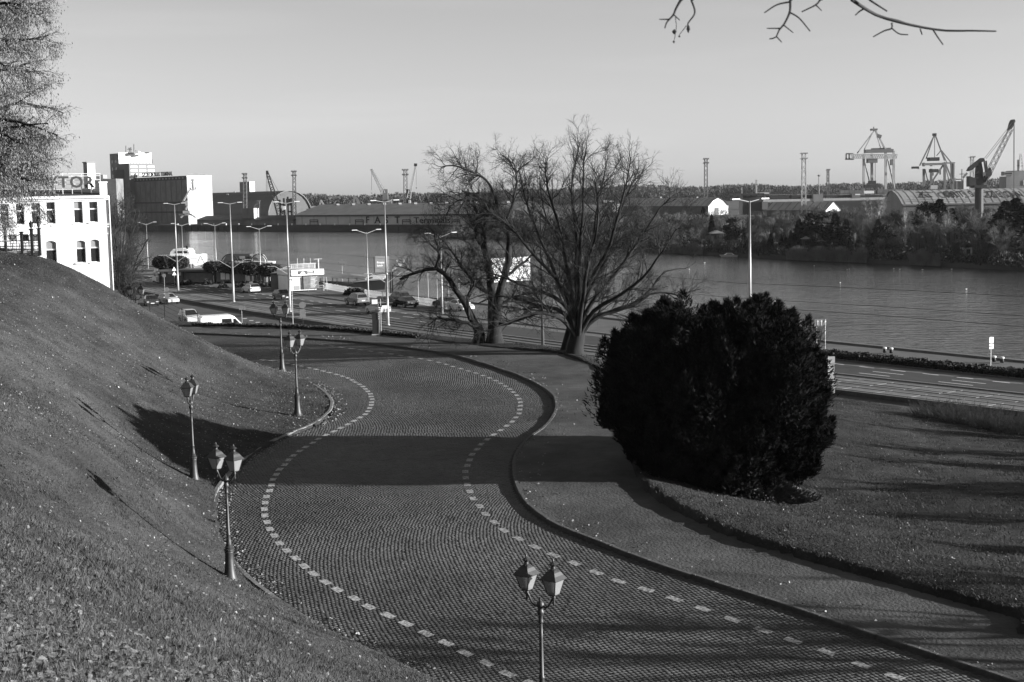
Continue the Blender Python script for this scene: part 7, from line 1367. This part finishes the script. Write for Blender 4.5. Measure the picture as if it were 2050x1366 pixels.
for k, px, yt, d, wd in sorted(plants, key=lambda q: q[1]):
    src = protos[k]; h0 = {'s': 8.4, 'b': 10.6, 'c': 9.0, 't': 5.0, 'p': 9.2}[k[0]]; base = PX(px, d, -.9); zt_ = P(px, yt, d)[2]; sc = max(.35, (zt_ + .9) / h0)
    o = copy_tree(src) if k in used else src; used.add(k); o.location = [float(q) for q in base]; o.rotation_euler = (0, 0, random.uniform(0, 6.28)); ws = sc * wd * (1.0 if k[0] != 's' else 1.15); o.scale = (ws, ws, sc)
    kk_ = k[0]; cnt[kk_] = cnt.get(kk_, 0) + 1; c_ = cnt[kk_]; o['label'] = '%s from the left of the %ss in the island thicket' % (ORD[c_] if c_ < len(ORD) else 'number %d' % c_, names[kk_]); o['category'] = 'tree'; o['group'] = 'island ' + names[kk_] + 's'
print('island', cnt)
# undergrowth and reeds: nobody could count these
r_ = np.random.default_rng(78); n = 42000; px = 890 + r_.random(n) * 1220; dd = np.array([shore_d(q) for q in px]); off = r_.random(n) ** 1.3 * 60
X = np.array([(q - CX) / F for q in px]) * (dd + off); Y = dd + off; hh = 1.2 + 1.6 * (.5 + .5 * np.sin(X * .35) * np.sin(Y * .23 + 1)); Z = -.9 + r_.random(n) ** 1.4 * hh
V, Q = leaf_cloud(np.column_stack([X, Y, Z]), .24, r_, 4.0, np.tile((0, 0, .8), (n, 1)), .9); tag(link('undergrowth', mesh_arrays('undergrowth', V, [Q]), mat('undergrowth_twigs', .04, .95, var=.5, scale=.3), None, 'stuff'), 'tangled undergrowth along the island', 'undergrowth')
n = 9000; px = np.concatenate([1578 + r_.random(n // 2) * 160, 1825 + r_.random(n // 3) * 60, 1350 + r_.random(n - n // 2 - n // 3) * 60]); dd = np.array([shore_d(q) for q in px]); off = r_.random(n) * 5 - 1.2
o_ = np.column_stack([(px - CX) / F * (dd + off), dd + off, np.full(n, -1.7)]); ln = (1.8 + 1.2 * r_.random(n) + .5 * np.sin(px * .15))[:, None]; dr = nrm(np.column_stack([r_.normal(0, .16, n), r_.normal(0, .16, n), np.ones(n)]))
V, Q = branch_mesh([(np.stack([o_, o_ + dr * ln], 1), np.tile((.035, .02), (n, 1)), 3)]); tag(link('reeds', mesh_arrays('reeds', V, [Q]), m_reed, None, 'stuff'), 'dry reeds at the island waterline', 'reeds')
# cabins, boat, gulls
def cabin(label, x0, x1, yr, ye, yb_, d, mw, mr_):
    a, c_ = P(x0, yb_, d), P(x1, ye, d); root = thing('garden_cabin', label, 'cabin', ((a[0] + c_[0]) / 2, d, -.9), 0, 'garden cabins on the island'); b = MB(); b.prism([(a[0], d, -.9), (c_[0], d, -.9), (c_[0], d + 3, -.9), (a[0], d + 3, -.9)], (0, 0, c_[2] + .9)); b.build('walls', mw, root)
    zr2 = P(x0, yr, d)[2]; m_ = (a[0] + c_[0]) / 2; b = MB(); b.prism([(a[0] - .4, d - .4, c_[2] + .02), (m_, d - .4, zr2), (c_[0] + .4, d - .4, c_[2] + .02)], (0, 3.8, 0)); b.build('roof', mr_, root); b = MB(); b.box((m_, d - .04, c_[2] - .9), (.8, .05, 1.0)); b.build('window', m_glass, root)
cabin('pale-roofed garden cabin among bare shrubs left of the tram mast top', 1424, 1448, 461.5, 467.5, 480, 372, m_roofd, m_sgn); cabin('white garden cabin with a dark roof near the right shore', 1931, 1946, 486, 495, 515, 292, m_cwh, m_roofd); cabin('pale garden cabin close to the shore at the right edge', 1985, 2008, 498, 502, 516, 283, m_sgw, m_mid); cabin('small pale cabin glimpsed behind the bare tree', 1132, 1147, 490, 494, 502, 455, m_sgn, m_cwh)
cabin('small pale cabin half hidden by shrubs below the spruces', 1608, 1622, 474, 479, 492, 338, m_roofd, m_sgn)
bt = thing('cabin_boat', 'white cabin cruiser moored at the island shore', 'boat', PX(1461, 349, -1.8)); d = 348.
def bp_(name, pts, m, dd=0., dep=1.8): b = MB(); b.prism([P(x, y, d + dd) for x, y in pts], (0, dep, 0)); b.build(name, m, bt)
bp_('hull', [(1442, 511), (1478, 511), (1476, 515.5), (1446, 516)], m_sgn); bp_('cabin', [(1450, 511), (1456, 507.3), (1466, 507.3), (1471, 511)], m_sgw, .3, 1.2); bp_('window', [(1453, 510), (1456.5, 508), (1465, 508), (1467, 510)], m_glass, .26, .03)
m_gull = mat('gull_white', .8, .6); gulls = [(1411, 527), (1630, 533), (1696, 541), (1700, 540), (1847, 541), (1789, 539), (1801, 540), (1682, 567), (1934, 580), (1905, 540), (1921, 526), (1927, 528), (1932, 530), (1938, 532), (1944, 533), (1380, 540), (1292, 512), (1985, 538), (1230, 533), (1165, 512), (1560, 515), (1545, 514)]
me = None
for k, (px, py) in enumerate(gulls):
    p = onz(px, py, -1.78)
    if me is None:
        b = MB(); b.lathe([(.02, -.28), (.09, -.15), (.13, .05), (.08, .22), (.05, .26), (.07, .32), (.03, .40)], 8); V = [(z, y, x * .9 + .12) for x, y, z in b.v]; b.v = V; b.add([(-.30, -.03, .16), (-.30, .03, .16), (-.42, .05, .18), (-.42, -.05, .18)], [(0, 1, 2, 3)]); g0 = b.build('gull', m_gull, None); me = g0
        o = g0
    else: o = g0.copy(); col.objects.link(o)
    o.location = p.tolist(); o.rotation_euler = (0, 0, random.uniform(0, 6.28)); s_ = .65; o.scale = (s_,) * 3
    tag(o, '%s gull from the left among those floating off the island' % ORD[1 + sorted(gulls).index((px, py))], 'gull', 'gulls on the river')
# ================================================================== far wood on the horizon (reads as one mass)
r_ = np.random.default_rng(79); nt_ = 1400; ang = -.16 + r_.random(nt_) * .58; dist = 1500 + r_.random(nt_) * 260; xs_, ys_ = np.tan(ang) * dist, dist
ht = 13.5 + 3.5 * r_.random(nt_) + 1.6 * np.sin(xs_ * .013) + 1.4 * np.sin(xs_ * .05 + 1); nb_ = 90; k = np.repeat(np.arange(nt_), nb_); N = len(k)
zz = r_.random(N) ** .7; rad = 5.5 * np.sqrt(np.maximum(0, 1 - ((zz - .45) / .58) ** 2)) * r_.random(N) ** .5; a = r_.random(N) * 6.283
o_ = np.column_stack([xs_[k] + rad * np.cos(a), ys_[k] + rad * np.sin(a), 1.2 + zz * ht[k]]); V, Q = leaf_cloud(o_, .85, r_, 3.4, np.column_stack([np.cos(a) * .5, np.sin(a) * .5, np.ones(N)]), .5)
tag(link('far_wood', mesh_arrays('far_wood', V, [Q]), mat('far_wood_twigs', .075, .95, var=.3, scale=.02), None, 'stuff'), 'bare winter wood along the horizon', 'wood')
V, Q = leaf_cloud(np.column_stack([np.tan(-.16 + r_.random(30000) * .58) * 1640, 1560 + r_.random(30000) * 160, 1.2 + 9 * r_.random(30000) ** .8]), 2.4, r_, 1.6); tag(link('wood_understorey', mesh_arrays('wood_understorey', V, [Q]), mat('far_wood_twigs', .055), None, 'stuff'), 'dense understorey of the far wood', 'wood')
# bushes along the near edge of the far port
r_ = np.random.default_rng(80); n = 26000; X = -20 + r_.random(n) * 330; Y = 560 + r_.random(n) * 40; V, Q = leaf_cloud(np.column_stack([X, Y, 1.0 + r_.random(n) ** 1.5 * (2.2 + 1.6 * np.sin(X * .11))]), .55, r_, 2.6, np.tile((0, 0, .8), (n, 1)), .8); tag(link('port_scrub', mesh_arrays('port_scrub', V, [Q]), mat('undergrowth_twigs', .045), None, 'stuff'), 'scrub along the edge of the port', 'scrub')

# ================================================================== thin winter haze over the river and port
b_ = MB(); b_.prism([(-2450, -60, -12), (2450, -60, -12), (2450, 4050, -12), (-2450, 4050, -12)], (0, 0, 90)); m_hz = bpy.data.materials.new('winter_haze'); m_hz.use_nodes = True; t = m_hz.node_tree; t.nodes.clear()
ou = t.nodes.new('ShaderNodeOutputMaterial'); pv = t.nodes.new('ShaderNodeVolumePrincipled'); pv.inputs['Color'].default_value = (.9, .9, .9, 1); pv.inputs['Density'].default_value = .000032; pv.inputs['Anisotropy'].default_value = 0.3
t.links.new(pv.outputs[0], ou.inputs['Volume']); hz = b_.build('haze', m_hz, None, kind='stuff')
import bmesh
bm_ = bmesh.new(); bm_.from_mesh(hz.data); bmesh.ops.recalc_face_normals(bm_, faces=bm_.faces); bm_.to_mesh(hz.data); bm_.free(); hz.data.update()
tag(hz, 'thin pale haze over the river and the port', 'haze')
